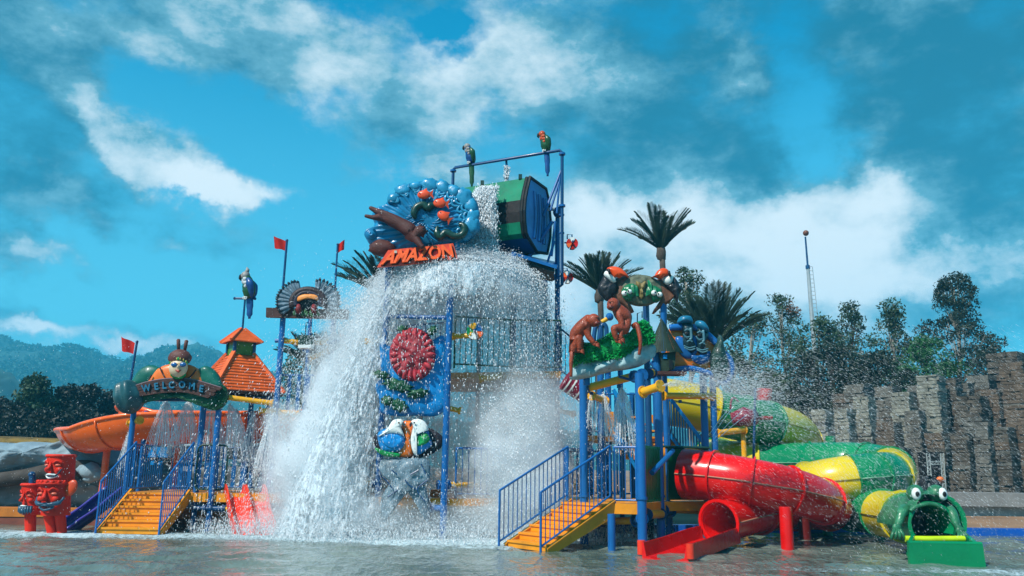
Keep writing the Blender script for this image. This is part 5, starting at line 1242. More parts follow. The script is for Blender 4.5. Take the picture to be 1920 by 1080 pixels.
# ---- panels on the front of the tower
cp = thing('flower_panel', 'turquoise relief panel with a red flower disc and dark leaves behind the falling water', 'panel', P(770, 790, 18.9)); cf = Face(18.75)
def c5(a, b): return (690+a/4.5, 560+b/4.5)
dome(cf, [c5(*q) for q in [(100, 370), (180, 400), (300, 450), (500, 420), (555, 345), (655, 345), (655, 800), (690, 860), (660, 930), (560, 990), (400, 985), (250, 990), (120, 960), (95, 850), (60, 730), (110, 650)]], .06, .12, 0, k=5, rings=10, fn=nzb(.05, 4)).build('panel', turq, cp, smooth=180)
dome(cf, [(c5(375, 470)[0]+43*math.cos(a), c5(375, 470)[1]+50*math.sin(a)) for a in np.linspace(0, 6.28, 22, endpoint=False)], .16, .06, .1, fn=nzb(.07, 9), rings=10).build('flower_disc', mat('flower_red', '#9a2430', .5, .35, 9, bump=.6, dirt=.5, dirtcol='#4a2024'), cp, smooth=180)
for i in range(22):
    a = i*2*math.pi/22; c_ = c5(375, 470); q = [(c_[0]+r_*math.cos(a+da)*43, c_[1]+r_*math.sin(a+da)*50) for r_, da in ((.55, 0), (.8, .13), (1.02, 0), (.8, -.13))]
    dome(cf, q, .05, .02, .2, k=2, rings=3).build('petal', mat('petal_red', '#b0303a', .5, .3, 9, dirt=.3, dirtcol='#5a1a1e'), cp)
for (a, b, rx, ry, rot) in ((250, 730, 150, 60, 15), (160, 860, 60, 50, 0), (420, 800, 110, 45, -10), (260, 900, 90, 60, 25), (540, 270, 60, 40, -40), (110, 640, 90, 40, 10), (300, 260, 70, 40, 10)):
    q = []
    for t_ in range(16):
        an = t_*math.pi/8; k_ = 1 if t_ % 2 else .72; x, y = rx*k_*math.cos(an), ry*k_*math.sin(an); q.append(c5(a+x*math.cos(R(rot))-y*math.sin(R(rot)), b+x*math.sin(R(rot))+y*math.cos(R(rot))))
    dome(cf, q, .08, .04, .12, k=2, fn=nzb(.06, 8)).build('moulded_leaf', bushg, cp, smooth=60)
mc = thing('parrot_pair_sign', 'round orange relief of two facing white headed parrots, low on the tower front', 'sign', P(770, 860, 18.7)); mf = Face(18.6)
def c6(a, b): return (690+a/4.32, 770+b/4.32)
dome(mf, [c6(*q) for q in [(300, 95), (380, 95), (520, 150), (600, 210), (600, 280), (540, 340), (400, 385), (240, 375), (130, 360), (60, 290), (45, 210), (120, 150)]], .05, .1, -.08, k=4).build('dark_back', mat('wing_dark', '#231c24', .6, .4, 10, bump=.5), mc, smooth=180)
dome(mf, [c6(*q) for q in [(280, 90), (370, 90), (375, 160), (345, 240), (360, 360), (240, 370), (300, 300), (290, 180)]], .06, .1, 0, k=3).build('orange_back', sunorange, mc, smooth=180)
for body, head, wing_, tailc in ((([(75, 200), (120, 150), (200, 140), (270, 150), (300, 220), (305, 270), (270, 320), (190, 340), (110, 320)], [(165, 130), (200, 80), (250, 66), (285, 80), (285, 110), (265, 130), (290, 200), (240, 185), (110, 190), (90, 210)], [(100, 220), (160, 180), (240, 190), (290, 240), (250, 300), (160, 300)], turq)),
                               (([(480, 150), (500, 220), (520, 270), (470, 320), (400, 360), (360, 300), (350, 220), (380, 160)], [(350, 85), (390, 66), (440, 76), (475, 110), (485, 160), (400, 180), (375, 240), (385, 330), (400, 365), (365, 340), (345, 240), (362, 130)], [(400, 200), (470, 180), (500, 230), (470, 270), (400, 290), (375, 250)], leafg))):
    dome(mf, [c6(*q) for q in body], .09, .05, .03, k=3).build('parrot_body', turq if wing_ is not None else white, mc, smooth=180)
    dome(mf, [c6(*q) for q in wing_], .06, .03, .10, k=3, fn=nzb(.03, 12)).build('parrot_wing', tailc, mc, smooth=180)
    dome(mf, [c6(*q) for q in head], .06, .04, .12, k=3).build('parrot_head', white, mc, smooth=180)
for a in (250, 375): MB().ell(mf.p(*c6(a, 98), .20), .02, 8, 6).build('parrot_eye', black, mc)
for q in ([(282, 92), (300, 105), (296, 130), (282, 122)], [(352, 92), (335, 108), (340, 132), (354, 120)]): dome(mf, [c6(*w_) for w_ in q], .03, .03, .16, k=2).build('beak', black, mc, smooth=180)
dome(mf, [c6(*q) for q in [(60, 300), (150, 330), (260, 350), (240, 375), (150, 370), (80, 340)]], .05, .03, .1, k=3).build('green_leaves', leafg, mc, smooth=180)
cg = thing('crossed_crocodiles', 'pair of crossed grey moulded crocodile shapes at the foot of the tower', 'relief', P(765, 980, 18.6)); gf = Face(18.6)
greyp = mat('croc_grey', '#5f7480', .5, .3, 5, bump=.6, bscale=12, dirt=.5, dirtcol='#26343c', coat=.2)
for q in ([(110, 400), (330, 390), (420, 520), (490, 700), (500, 860), (480, 895), (450, 870), (390, 760), (300, 640), (200, 560), (110, 520)], [(480, 400), (300, 400), (200, 560), (110, 700), (105, 870), (130, 900), (160, 880), (260, 730), (330, 660), (430, 620), (500, 540)]):
    dome(gf, [c6(*w_) for w_ in q], .12, .08, .04 if q[0][0] == 110 else .12, k=4, fn=nzb(.07, 6), rings=9).build('crocodile', greyp, cg, smooth=180)
for l in ([(120, 540), (170, 590), (200, 640)], [(480, 560), (400, 640), (460, 730)], [(400, 640), (330, 600), (300, 560)], [(190, 480), (240, 520)], [(340, 520), (410, 480)], [(160, 700), (240, 640)], [(430, 430), (470, 520)]):
    MB().tube(smooth_curve([gf.p(*c6(*w_), .27) for w_ in l], 4), .014, 6).build('carved_line', navy, cg)
# spinning wheels and drums on the tower
def wheel(label, px, py, Y, r_, cols, arm=True, spokes=4, group='water wheels on the tower'):
    c = P(px, py, Y); w_ = thing('water_spinner', label, 'water wheel', c-Vector((0, 0, r_)), group); n = len(cols)
    for i in range(n):
        a0, a1 = 2*math.pi*i/n+.1, 2*math.pi*(i+1)/n+.02; pts = [c]+[c+Vector((r_*math.cos(a), 0, r_*math.sin(a))) for a in np.linspace(a0, a1-.08, 6)]
        MB().prism([p+Vector((0, -.03*(i % 2), 0)) for p in pts], (0, .12, 0)).build('wheel_sector', cols[i], w_)
    MB().tube([c-Vector((0, .2, 0)), c+Vector((0, .3, 0))], r_*.16, 10).build('hub', navy, w_)
    if arm: MB().tube([c+Vector((0, .1, 0)), c+Vector((0, .1, r_*1.7)), c+Vector((-r_*.8, .1, r_*1.7)), c+Vector((-r_*.8, .1, r_*.9))], .018, 6).build('drip_pipe', navy, w_)
    return w_
wheel('multicoloured drum wheel at the end of a yellow pipe in the middle of the tower', 890, 621, 18.75, .19, [blue, yellow, leafg, white, orange])
wheel('multicoloured wheel in the spray right of the headdress posts', 640, 636, 20.8, .14, [blue, orange, white, blue, white, orange])
wheel('upper red propeller wheel on the right side of the bucket frame', 1073, 456, 20.3, .15, [flagred, white, flagred, orange, flagred, red])
wheel('lower red propeller wheel right of the bucket tray', 1064, 520, 20.5, .15, [flagred, white, orange, flagred, white, red])
MB().tube([P(1058, 455, 20.4), P(1073, 456, 20.4)], .02, 6).build('wheel_arm', navy, fr_); MB().tube([P(1048, 518, 20.6), P(1064, 520, 20.6)], .02, 6).build('wheel_arm', navy, fr_)
for (a, b) in ((1008, 543), (1012, 562)): MB().tube([P(a, b, 22), P(1022, b-2, 23.3)], .05, 8).ell(P(a, b, 22), .07, 8, 6).build('valve', mat('brass', '#8a5a20', .4, .2, 6), tw)
# red and white banded drum at the right foot of the upper deck
bd = thing('striped_drum', 'tilted crimson and white striped drum left of the monkey sign post', 'drum', P(1078, 730, 19.2))
c = P(1079, 726, 19.2); ax_ = Vector((.82, .15, -.5)).normalized(); mb = MB(); mb.tube([c-ax_*.3, c+ax_*.3], .24, 16); mb.build('drum', mat('crimson', '#7a1030', .4, .1, 4, coat=.3), bd, smooth=60)
for s in (-.22, -.1, .1, .24): MB().tube([c+ax_*(s-.018), c+ax_*(s+.018)], .25, 16).build('white_band', white, bd, smooth=60)

# ================================================================ RIGHT PLAY PLATFORM
rs_ = thing('staircase', 'wide yellow stairs with blue railings climbing to the right play platform', 'stairs', (.9, 17, 0), 'yellow stairs with blue railings')
su = Vector((.785, .62, 0)).normalized(); swd = Vector((-su.y, su.x, 0))
sb = Vector((.74, 16.06, 0))
staircase(rs_, sb, su, swd, 1.24, 1.72, ZD, 6, 1.14, foot=.2)
rp = thing('play_platform', 'right play platform on blue posts with green and blue panels and yellow pipes', 'play platform', (3, 18.5, 0))
top = sb+su*1.74
R1 = G(1205, 1030); RC = G(1240, 1018); RL = P(1095, 940, 18.0)
RE = Vector((P(1325, 900, 19.6).x, 19.6, 0)); RF = Vector((P(1345, 900, 20.6).x, 20.6, 0))
dk = [(top.x, top.y), (R1.x, R1.y+.05), (RC.x, RC.y), (RE.x, RE.y-.4), (RE.x+.2, 21.3), (1.2, 21.3), (top.x+swd.x*1.4, top.y+swd.y*1.4)]
deck(rp, dk, ZD, .17)
for a, b in zip(dk[:3], dk[1:4]):
    MB().bar((a[0], a[1], ZD-.09), (b[0], b[1], ZD-.09), .07, .20).build('deck_edge', step_y, rp)
def rpost(b, pyt, r=.085, m=None): z = zfor(b[0], b[1], pyt); MB().tube([(b[0], b[1], -.3), (b[0], b[1], z)], r, 16).tube([(b[0], b[1], .95), (b[0], b[1], 1.0)], r*1.25, 16).build('post', m or blue, rp, smooth=60)
rpost(R1, 700, .095); rpost(RC, 640, .09); rpost((RL.x, 18.0), 705, .09)
for px, py, Y, pt, r_ in ((1220, 980, 20.4, 560, .08), (1325, 900, 19.6, 700, .085), (1343, 900, 20.6, 700, .08), (1128, 900, 20.3, 700, .085), (1142, 900, 21.3, 650, .08), (1166, 900, 22, 640, .07), (1246, 700, 19.2, 540, .06)):
    q = P(px, py, Y); rpost((q.x, Y), pt, r_, navy if px in (1220,) else blue)
q = G(1147, 1032); MB().tube([(q.x, q.y, -.3), (q.x, q.y, ZD-.17)], .075, 14).build('post', blue, rp, smooth=60)
q = G(1120, 1012); MB().tube([(q.x, q.y, -.3), (q.x, q.y, ZD-.17)], .08, 14).build('post', navy, rp, smooth=60)
# railing panel right of the stairs, and behind
railing(rp, [(top.x+.02, top.y, ZD), (R1.x-.1, R1.y, ZD)], 1.12, gap=.11, low=.08)
railing(rp, [(1.2, 21.2, ZD), (3.2, 21.2, ZD)], 1.12, gap=.16, wide=.05); railing(rp, [(top.x+swd.x*1.4, top.y+swd.y*1.4, ZD), (1.15, 21.1, ZD)], 1.12, gap=.13)
# green slatted panel between two posts
gp = rp; a = Vector((R1.x+.02, R1.y+.15, ZD+.02)); b = Vector((RC.x-.02, RC.y-.12, ZD+.02)); n = 11
pan = MB().bar(a+Vector((0, 0, 1.12)), b+Vector((0, 0, 1.12)), .05, .06).bar(a+Vector((0, 0, .03)), b+Vector((0, 0, .03)), .05, .06).build('slat_panel', green, rp)
for i in range(n):
    c = a.lerp(b, (i+.5)/n); MB().box(c+Vector((0, 0, .57)), (.11, .03, 1.04), Matrix.Rotation(math.atan2((b-a).y, (b-a).x), 3, 'Z')).build('slat', mat('slat_green', '#0c6634', .35, .12, 2, coat=.3), pan)
# green solid panel round the mouth of the red slide
g0 = P(1252, 840, 19.0); g1 = P(1326, 842, 19.4)
MB().prism([(g0.x, 19.0, ZD+.03), (g1.x, 19.3, ZD+.03), (g1.x, 19.3, g1.z), (g0.x, 19.0, g0.z)], (0, .08, 0)).build('slide_panel', mat('panel_green', '#0b5226', .4, .15, 2, coat=.2), rp)
MB().tube([(g0.x-.1, 18.95, g0.z+.02), (g1.x, 19.25, g1.z+.02)], .035, 8).build('panel_rail', dgreen, rp)
MB().box((g0.x-.12, 18.95, ZD+.6), (.09, .07, 1.15)).build('yellow_upright', step_y, rp)
MB().tube([(R1.x+.3, R1.y+.5, ZD+.62), P(1262, 845, 18.2)], [.06, .05], 10).build('water_gun', blue, rp)
# pipes
for a, b, r_, fl in (((1103, 727, 17.7), (1186, 706, 17.5), .085, navy), ((1206, 735, 16.8), (1238, 724, 16.4), .085, yellow), ((1215, 701, 17.6), (1222, 699, 17.9), .085, navy), ((1244, 742, 18.6), (1336, 743, 19.4), .075, yellow), ((1110, 742, 17.9), (1135, 752, 18.4), .07, yellow),
        ((1213, 965, 17.3), (1240, 964, 18.4), .085, navy), ((1258, 957, 18.8), (1330, 960, 19.5), .06, navy), ((1130, 978, 18.2), (1192, 976, 17.3), .075, navy), ((1345, 812, 20.6), (1395, 806, 21.2), .075, yellow), ((1100, 690, 18.4), (1130, 684, 19), .06, yellow)):
    pipe(rp, P(*a), P(*b), r_, yellow, flm=fl)
pipe(rp, P(1190, 706, 17.45), P(1204, 703, 17.1), .09, blue); pipe(rp, P(1193, 976, 17.3), P(1204, 973, 17.0), .09, blue); pipe(rp, P(1244, 958, 18.6), P(1257, 957, 18.8), .1, navy)
for a in ((1109, 729, 17.8), (1160, 716, 17.6), (1132, 752, 18.3), (1275, 745, 18.9)): nozzle_ring(rp, P(*a)+Vector((0, 0, -.06)), .04)
# upper stairs with blue slatted sides behind
us = thing('staircase', 'upper orange stairs with blue slatted sides behind the right platform', 'stairs', P(1240, 850, 21.5), 'yellow stairs with blue railings')
for (A, B, YY) in (((1150, 772), (1200, 862), 21.0), ((1240, 778), (1296, 866), 21.4)):
    a, b = P(*A, YY), P(*B, YY)
    MB().prism([a, b, b+Vector((-.42, 0, 0)), a+Vector((-.34, 0, 0))], (0, .06, 0)).build('stringer', step_y, us)
a, b = P(1180, 778, 21.6), P(1262, 866, 21.6)
for i in range(7):
    f = (i+.5)/7; c = a.lerp(b, f); MB().box(c, (.34, 1.0, .04)).build('tread', step_y, us)
for (TL, BR, hgt, YY) in (((1250, 738), (1335, 852), .98, 21.3), ((1150, 730), (1215, 850), .95, 21.0)):
    a, b = P(*TL, YY), P(*BR, YY); fo = MB().bar(a, b, .05, .09).bar(a-Vector((0, 0, hgt)), b-Vector((0, 0, hgt)), .05, .07).build('side_panel', turq, us); n = 16 if TL[0] == 1250 else 12
    for i in range(n): c = a.lerp(b, (i+.5)/n); MB().box(c-Vector((0, 0, hgt/2)), ((b-a).x/n*.62, .02, hgt)).build('slat', mat('slat_blue', '#155c86', .4, .15, 2, coat=.2), fo)
zz = P(1200, 738, 21.5).z-1.1
deck(us, [(P(1100, 740, 21.2).x, 21.2), (P(1250, 740, 21.2).x, 21.2), (P(1250, 740, 21.2).x, 23), (P(1100, 740, 21.2).x, 23)], zz, .14)
railing(us, [(P(1100, 740, 21.15).x, 21.15, zz), (P(1240, 740, 21.15).x, 21.15, zz)], 1.05, gap=.2, wide=.06)
for px in (1105, 1185, 1250): x = P(px, 740, 21.3).x; MB().tube([(x, 21.3, -.3), (x, 21.3, zz+1.1)], .07, 12).build('post', blue, us, smooth=60)
# deck lower box, blue tipper under the rail
tb = thing('water_box', 'light blue tipping scoop standing on the right platform behind the stair railing', 'water toy', P(1165, 835, 19))
A = P(1152, 814, 19); B = P(1178, 834, 19); MB().prism([(A.x, 19, A.z), (B.x, 19, B.z+.05), (B.x, 19, B.z-.15), (A.x+.1, 19, B.z-.1)], (0, .35, 0)).build('scoop', turq, tb); MB().tube([(B.x-.1, 19.15, ZD), (B.x-.1, 19.15, B.z)], .04, 8).build('stand', navy, tb)

# ---- monkey sign
ms = thing('monkey_sign', 'leafy green bank on pale moulded rock carrying two brown monkeys, above the right stairs', 'sign', P(1150, 705, 17.3)); kf = Face(17.2)
def c7(a, b): return (1070+a/6.75, 560+b/6.75)
fk = lambda q: .07*mn.noise(q*3.2)+.035*mn.noise(q*8)+.06*math.sin(q.x*13-q.z*10+3*mn.noise(q*3))
dome(kf, [c7(*q) for q in [(5, 1010), (10, 900), (60, 830), (230, 780), (420, 780), (620, 730), (760, 660), (880, 580), (980, 565), (1060, 590), (1082, 640), (1070, 720), (1000, 780), (880, 850), (700, 890), (560, 905), (400, 945), (200, 1000)]], .18, .2, 0, fn=fk, rings=12).build('rock_base', rockp, ms, smooth=180)
kb = [c7(*q) for q in [(30, 870), (20, 780), (60, 660), (150, 555), (250, 575), (400, 495), (500, 435), (600, 490), (680, 450), (780, 420), (850, 390), (845, 310), (920, 265), (985, 300), (1035, 380), (1065, 470), (1070, 560), (950, 590), (850, 600), (760, 685), (620, 760), (430, 785), (240, 800), (80, 840)]]
dome(kf, kb, .2, .16, .03, fn=lambda q: .05*mn.noise(q*5), rings=10, ctr=c7(560, 640)).build('leaf_bank', leafg, ms, smooth=180)
def kout(x, y):
    return .17+.04*math.sin(x*.3)
leaf_bumps(ms, kf, kb, 1500, .042, leafg, lambda x, y: .10+.12*random.random(), 8, name='leaf_relief')
def monkey(label, pix, edges, rad, face_pt, look, tailp, out0=.25):
    h0 = kf.p(*c7(*face_pt), .42)
    mk = thing('monkey_figure', label, 'monkey', kf.p(*c7(pix[0][0], pix[0][1]+60), .3), 'brown monkey figures on the leafy sign')
    skin_body('body', [kf.p(*c7(a, b), o) for a, b, o in pix], edges, rad, monkey_m, mk, 2)
    hd = MB().ell(h0, (.135, .13, .14), 16, 12); hd.ell(h0+Vector((look[0]*.09, -.05, look[1]*.09)), (.085, .08, .07), 12, 9); hd.ell(h0+Vector((look[0]*.05, -.08, .045)), (.085, .05, .03), 10, 7); hd.build('head', monkey_m, mk, smooth=180)
    fd = mat('monkey_face', '#6a2614', .35, .15, 8, coat=.4)
    MB().ell(h0+Vector((look[0]*.10, -.09, look[1]*.10-.005)), (.06, .06, .055), 12, 8).build('muzzle', fd, mk, smooth=180)
    for s in (-1, 1):
        MB().ell(h0+Vector((look[0]*.075+s*.035, -.115, .025)), .014, 8, 6).build('eye', black, mk)
    MB().ell(h0+Vector((-look[0]*.05, -.06, .01)), (.035, .05, .045), 8, 6).build('ear', monkey_m, mk, smooth=180)
    MB().tube([h0+Vector((look[0]*.10-.03, -.145, look[1]*.10-.03)), h0+Vector((look[0]*.10+.03, -.145, look[1]*.10-.03))], .006, 5).build('mouth', black, mk)
    c = smooth_curve([kf.p(*c7(a, b), o) for a, b, o in tailp], 5); MB().tube(c, list(np.interp(np.linspace(0, 1, len(c)), [0, .5, 1], [.055, .045, .03])), 10).build('tail', monkey_m, mk, smooth=180)
    for (a, b, o), (dx, dz) in zip([pix[i] for i in (7, 10)], ((1, -.45), (1, -.3))):     # hands / feet with fingers
        p = kf.p(*c7(a, b), o); m = MB().ell(p, (.05, .035, .04), 10, 7)
        for k in range(4): m.tube([p+Vector((.02*dx, -.02, .018-.016*k)), p+Vector((.065*dx, -.03, .02*dx*0+.015-.022*k)), p+Vector((.10*dx, -.015, -.01-.024*k))], [.016, .014, .009], 6)
        m.tube([p+Vector((0, -.03, .03)), p+Vector((.045*dx, -.045, .045))], [.015, .01], 6); m.build('hand', monkey_m, mk, smooth=180)
    return mk
#            0 pelvis          1 mid            2 chest          3 neck            4 head          5 shoulder       6 elbow         7 hand           8 hip           9 knee            10 foot
monkey('left brown monkey figure, stooping over the leaves with its long tail hanging down', [(60, 560, .22), (75, 440, .28), (150, 320, .30), (225, 265, .34), (280, 270, .40), (215, 330, .42), (215, 470, .44), (305, 575, .46), (70, 600, .34), (115, 470, .46), (112, 655, .42)],
       [(0, 1), (1, 2), (2, 3), (3, 4), (2, 5), (5, 6), (6, 7), (0, 8), (8, 9), (9, 10)], [.15, .17, .17, .12, .12, .10, .07, .05, .12, .095, .05], (290, 275), (.55, -.75), [(45, 600, .22), (18, 700, .3), (5, 830, .32), (5, 990, .30)])
monkey('right brown monkey figure, sitting upright with its tail curling down over the rock', [(715, 355, .26), (690, 250, .30), (630, 175, .33), (575, 110, .36), (545, 75, .40), (600, 180, .44), (655, 330, .46), (625, 515, .46), (665, 385, .40), (535, 365, .52), (590, 535, .46)],
       [(0, 1), (1, 2), (2, 3), (3, 4), (2, 5), (5, 6), (6, 7), (0, 8), (8, 9), (9, 10)], [.16, .17, .17, .11, .11, .085, .065, .05, .12, .085, .05], (540, 75), (-.65, -.7), [(790, 350, .3), (835, 330, .4), (870, 450, .46), (885, 580, .46), (865, 710, .42)])
for px in (1100, 1203): q = P(px, 712, 17.4); MB().tube([P(px, 722, 17.4), P(px, 700, 17.4)], .07, 10).build('socket', blue, ms)
MB().tube([P(1160, 706, 17.3), P(1195, 716, 17.2)], .03, 6).build('bracket', navy, ms)

# ---- toucan sign
tsn = thing('toucan_sign', 'oval sign with two green chameleon heads between two orange beaked toucans', 'sign', P(1203, 575, 19.3)); tf = Face(19.2)
def c8(a, b): return (1110+a/9, 480+b/9)
wood = mat('moulded_wood', '#6a4430', .6, .3, 9, bump=.5, dirt=.4, dirtcol='#35221a'); mossy = mat('mossy_stone', '#5a5f4c', .65, .3, 7, bump=.5, dirt=.5, dirtcol='#35281c'); tblack = mat('toucan_black', '#161b22', .5, .4, 12, bump=.5, coat=.2); cham = mat('chameleon_green', '#0c6a44', .35, .25, 6, coat=.4, bump=.3)
for q in ([(420, 400), (580, 330), (640, 380), (480, 500), (500, 640), (560, 760), (710, 940), (660, 960), (480, 790), (340, 690), (420, 580)], [(1020, 400), (1170, 385), (1290, 540), (1405, 680), (1310, 780), (1150, 880), (1060, 965), (1020, 960), (1060, 880), (1180, 760), (1200, 600)]):
    dome(tf, [c8(*w_) for w_ in q], .09, .12, 0, k=3, fn=nzb(.04, 9), sm=False).build('wooden_frame', wood, tsn, smooth=60)
oc_ = c8(835, 580)
dome(tf, [(oc_[0]+40*math.cos(a), oc_[1]+29*math.sin(a)) for a in np.linspace(0, 6.28, 28, endpoint=False)], .10, .08, .06, fn=nzb(.05, 8), rings=9).build('oval_plaque', mossy, tsn, smooth=180)
for q in ([(500, 580), (560, 500), (660, 460), (750, 480), (800, 560), (810, 690), (760, 700), (700, 680), (660, 760), (590, 750), (520, 680)], [(1180, 600), (1120, 530), (1020, 480), (950, 400), (930, 480), (900, 580), (890, 690), (930, 690), (1000, 700), (1040, 770), (1110, 780), (1180, 700)]):
    dome(tf, [c8(*w_) for w_ in q], .10, .05, .13, fn=lambda p: .02*math.sin(p.x*60)+.03*mn.noise(p*9)).build('chameleon', cham, tsn, smooth=180)
for (a, b, r_) in ((545, 628, 5.4), (635, 600, 4.8), (1045, 622, 5.4), (1143, 650, 5.4)):
    p = tf.p(*c8(a, b), .27); e = MB().ell(p, (r_*pxm(19), .06, r_*pxm(19)*.95), 14, 9).build('eye', white, tsn, smooth=180)
    s = 1 if a in (545, 1045) else -1
    MB().ell(tf.p(*c8(a+s*22, b-12), .325), (.022, .012, .022), 8, 6).build('pupil', black, e, smooth=180)
em = [c8(*w_) for w_ in [(745, 430), (800, 440), (835, 460), (880, 430), (915, 430), (900, 520), (860, 580), (870, 680), (835, 720), (805, 680), (810, 580), (760, 510)]]
dome(tf, em, .05, .04, .20, k=3, fn=nzb(.04, 14)).build('totem_emblem', mat('old_gold', '#7a683a', .55, .3, 9, bump=.5, dirt=.5, dirtcol='#3a2c14'), tsn, smooth=60)
for body, whitep, beak, fl in (([(150, 420), (215, 330), (360, 450), (415, 440), (420, 590), (340, 690), (255, 755), (130, 630), (100, 520)], [(235, 250), (290, 290), (380, 370), (405, 440), (340, 450), (205, 325)], [(255, 205), (350, 175), (450, 190), (530, 240), (620, 340), (600, 365), (540, 330), (470, 370), (400, 350), (360, 365), (290, 270)], -1),
        ([(1370, 350), (1450, 430), (1485, 510), (1530, 560), (1480, 640), (1455, 720), (1440, 800), (1400, 700), (1300, 570), (1230, 490), (1300, 420)], [(1235, 350), (1330, 305), (1375, 360), (1335, 470), (1265, 485), (1212, 430)], [(1000, 360), (1050, 335), (1100, 255), (1180, 205), (1260, 215), (1310, 275), (1300, 330), (1225, 345), (1150, 390), (1080, 360)], 1)):
    dome(tf, [c8(*w_) for w_ in body], .12, .08, .06, fn=nzb(.03, 12)).build('toucan_body', tblack, tsn, smooth=180)
    dome(tf, [c8(*w_) for w_ in whitep], .10, .05, .12).build('toucan_breast', white, tsn, smooth=180)
    dome(tf, [c8(*w_) for w_ in beak], .11, .05, .15).build('toucan_beak', mat('beak_orange', '#d8480c', .35, .15, 6, coat=.4), tsn, smooth=180)
    a = c8(285, 262) if fl < 0 else c8(1303, 300); MB().tube([tf.p(a[0]-1, a[1]-5, .26), tf.p(a[0]+2, a[1]+5, .26)], .03, 8).build('beak_base', black, tsn, smooth=180)
for a, b, r_ in (((1213, 572), (1214, 640), .02), ((1246, 572), (1246, 650), .055)): MB().tube([P(*a, 19.3), P(*b, 19.3)], r_, 8).build('support', navy if r_ < .03 else blue, tsn)
MB().tube([P(1195, 605, 19.5), P(1195, 588, 19.5), P(1204, 584, 19.5), P(1204, 596, 19.5)], .015, 6).build('drip_pipe', navy, tsn)
# blue hoops behind the monkeys
hp = thing('pipe_hoops', 'pair of dark blue bent pipe hoops between the two monkeys', 'pipe', P(1125, 640, 18.2))
for x in (1122, 1132): MB().tube(smooth_curve([P(x-9, 640, 18.2), P(x-6, 616, 18.2), P(x, 608, 18.2), P(x+5, 616, 18.2), P(x+5, 640, 18.2)], 4), .05, 8).build('hoop', navy, hp, smooth=180)
pipe(hp, P(1128, 604, 18.2), P(1138, 598, 18.2), .05, yellow, fl=False); MB().ell(P(1143, 594, 18.2), .09, 10, 8).build('joint', blue, hp)

# ---- tiki boat sign
tk = thing('tiki_sign', 'curved orange relief with a blue border, thatched hut and two dark tribal masks', 'sign', P(1300, 710, 18.6)); xf = Face(18.7)
def c9(a, b): return (1210+a/7.2, 580+b/7.2)
tko = mat('tiki_orange', '#d8701c', .4, .15, 4, coat=.3, dirt=.3, dirtcol='#8a3a10'); tkb = mat('tiki_blue', '#155a9a', .35, .15, 3, coat=.4); tkm = mat('mask_dark', '#133038', .4, .35, 7, coat=.3, bump=.5)
dome(xf, [c9(*q) for q in [(330, 260), (500, 270), (700, 270), (840, 330), (970, 460), (1060, 600), (1150, 700), (1160, 880), (1090, 985), (980, 970), (900, 900), (760, 830), (400, 800), (230, 800), (120, 700), (140, 600), (300, 560)]], .08, .2, 0, k=3).build('orange_board', tko, tk, smooth=180)
for l, r_ in (([(330, 250), (420, 240), (560, 238), (720, 260), (850, 350), (965, 460)], .075), ([(85, 700), (150, 780), (235, 830), (420, 810), (620, 800), (780, 840), (930, 890)], .07), ([(1060, 590), (1140, 680), (1165, 800), (1130, 930), (1060, 995), (985, 960)], .07)):
    MB().tube(smooth_curve([xf.p(*c9(a, b), .1) for a, b in l], 5), r_, 10).build('blue_border', tkb, tk, smooth=180)
for q in ([(405, 390), (480, 365), (530, 420), (560, 520), (640, 620), (600, 665), (520, 650), (450, 560)], [(630, 370), (690, 380), (700, 500), (690, 600), (630, 640)], [(600, 620), (720, 620), (860, 560), (880, 600), (860, 700), (740, 740), (640, 690)]):
    dome(xf, [c9(*w_) for w_ in q], .07, .04, .1).build('blue_inset', tkb, tk, smooth=180)
for (cap, facep, off) in (([(440, 150), (470, 100), (540, 85), (620, 100), (640, 180), (560, 190), (450, 185)], [(495, 180), (632, 185), (640, 300), (640, 420), (690, 520), (660, 580), (600, 575), (520, 520), (500, 440), (510, 330)], (0, 0)),
        ([(680, 170), (720, 150), (790, 170), (855, 260), (850, 310), (760, 290), (690, 230)], [(700, 240), (760, 270), (850, 310), (835, 400), (800, 450), (800, 540), (830, 610), (760, 610), (700, 560), (690, 450), (700, 350)], (170, 30))):
    mk_ = thing('tribal_mask', 'left tribal mask with the taller flat blue cap, on the orange tiki board' if off[0] == 0 else 'right tribal mask with a slanted blue cap, on the orange tiki board', 'mask', xf.p(*c9(600+off[0], 600), .2), 'dark tribal masks on the orange board')
    dome(xf, [c9(*w_) for w_ in facep], .16, .06, .14, fn=nzb(.02, 8)).build('face', tkm, mk_, smooth=180)
    dome(xf, [c9(*w_) for w_ in cap], .16, .08, .2).build('cap', mat('mask_cap', '#1c6a8a', .4, .2, 4, coat=.3), mk_, smooth=180)
    ox, oy = off
    for l, r_ in (([(530, 290), (570, 270), (605, 290)], .02), ([(515, 330), (545, 375), (600, 370)], .016), ([(610, 250), (622, 380), (600, 410)], .03), ([(560, 440), (600, 420), (635, 440)], .02), ([(520, 490), (590, 520), (680, 500)], .018), ([(525, 515), (600, 550), (675, 530)], .018)):
        MB().tube(smooth_curve([xf.p(*c9(a+ox, b+oy), .32) for a, b in l], 4), r_, 6).build('carved_line', mat('mask_line', '#4a7480', .4, .2, 6), mk_, smooth=180)
    MB().ell(xf.p(*c9(565+ox, 325+oy), .31), (.06, .02, .035), 10, 7).build('eye_hollow', black, mk_, smooth=180)
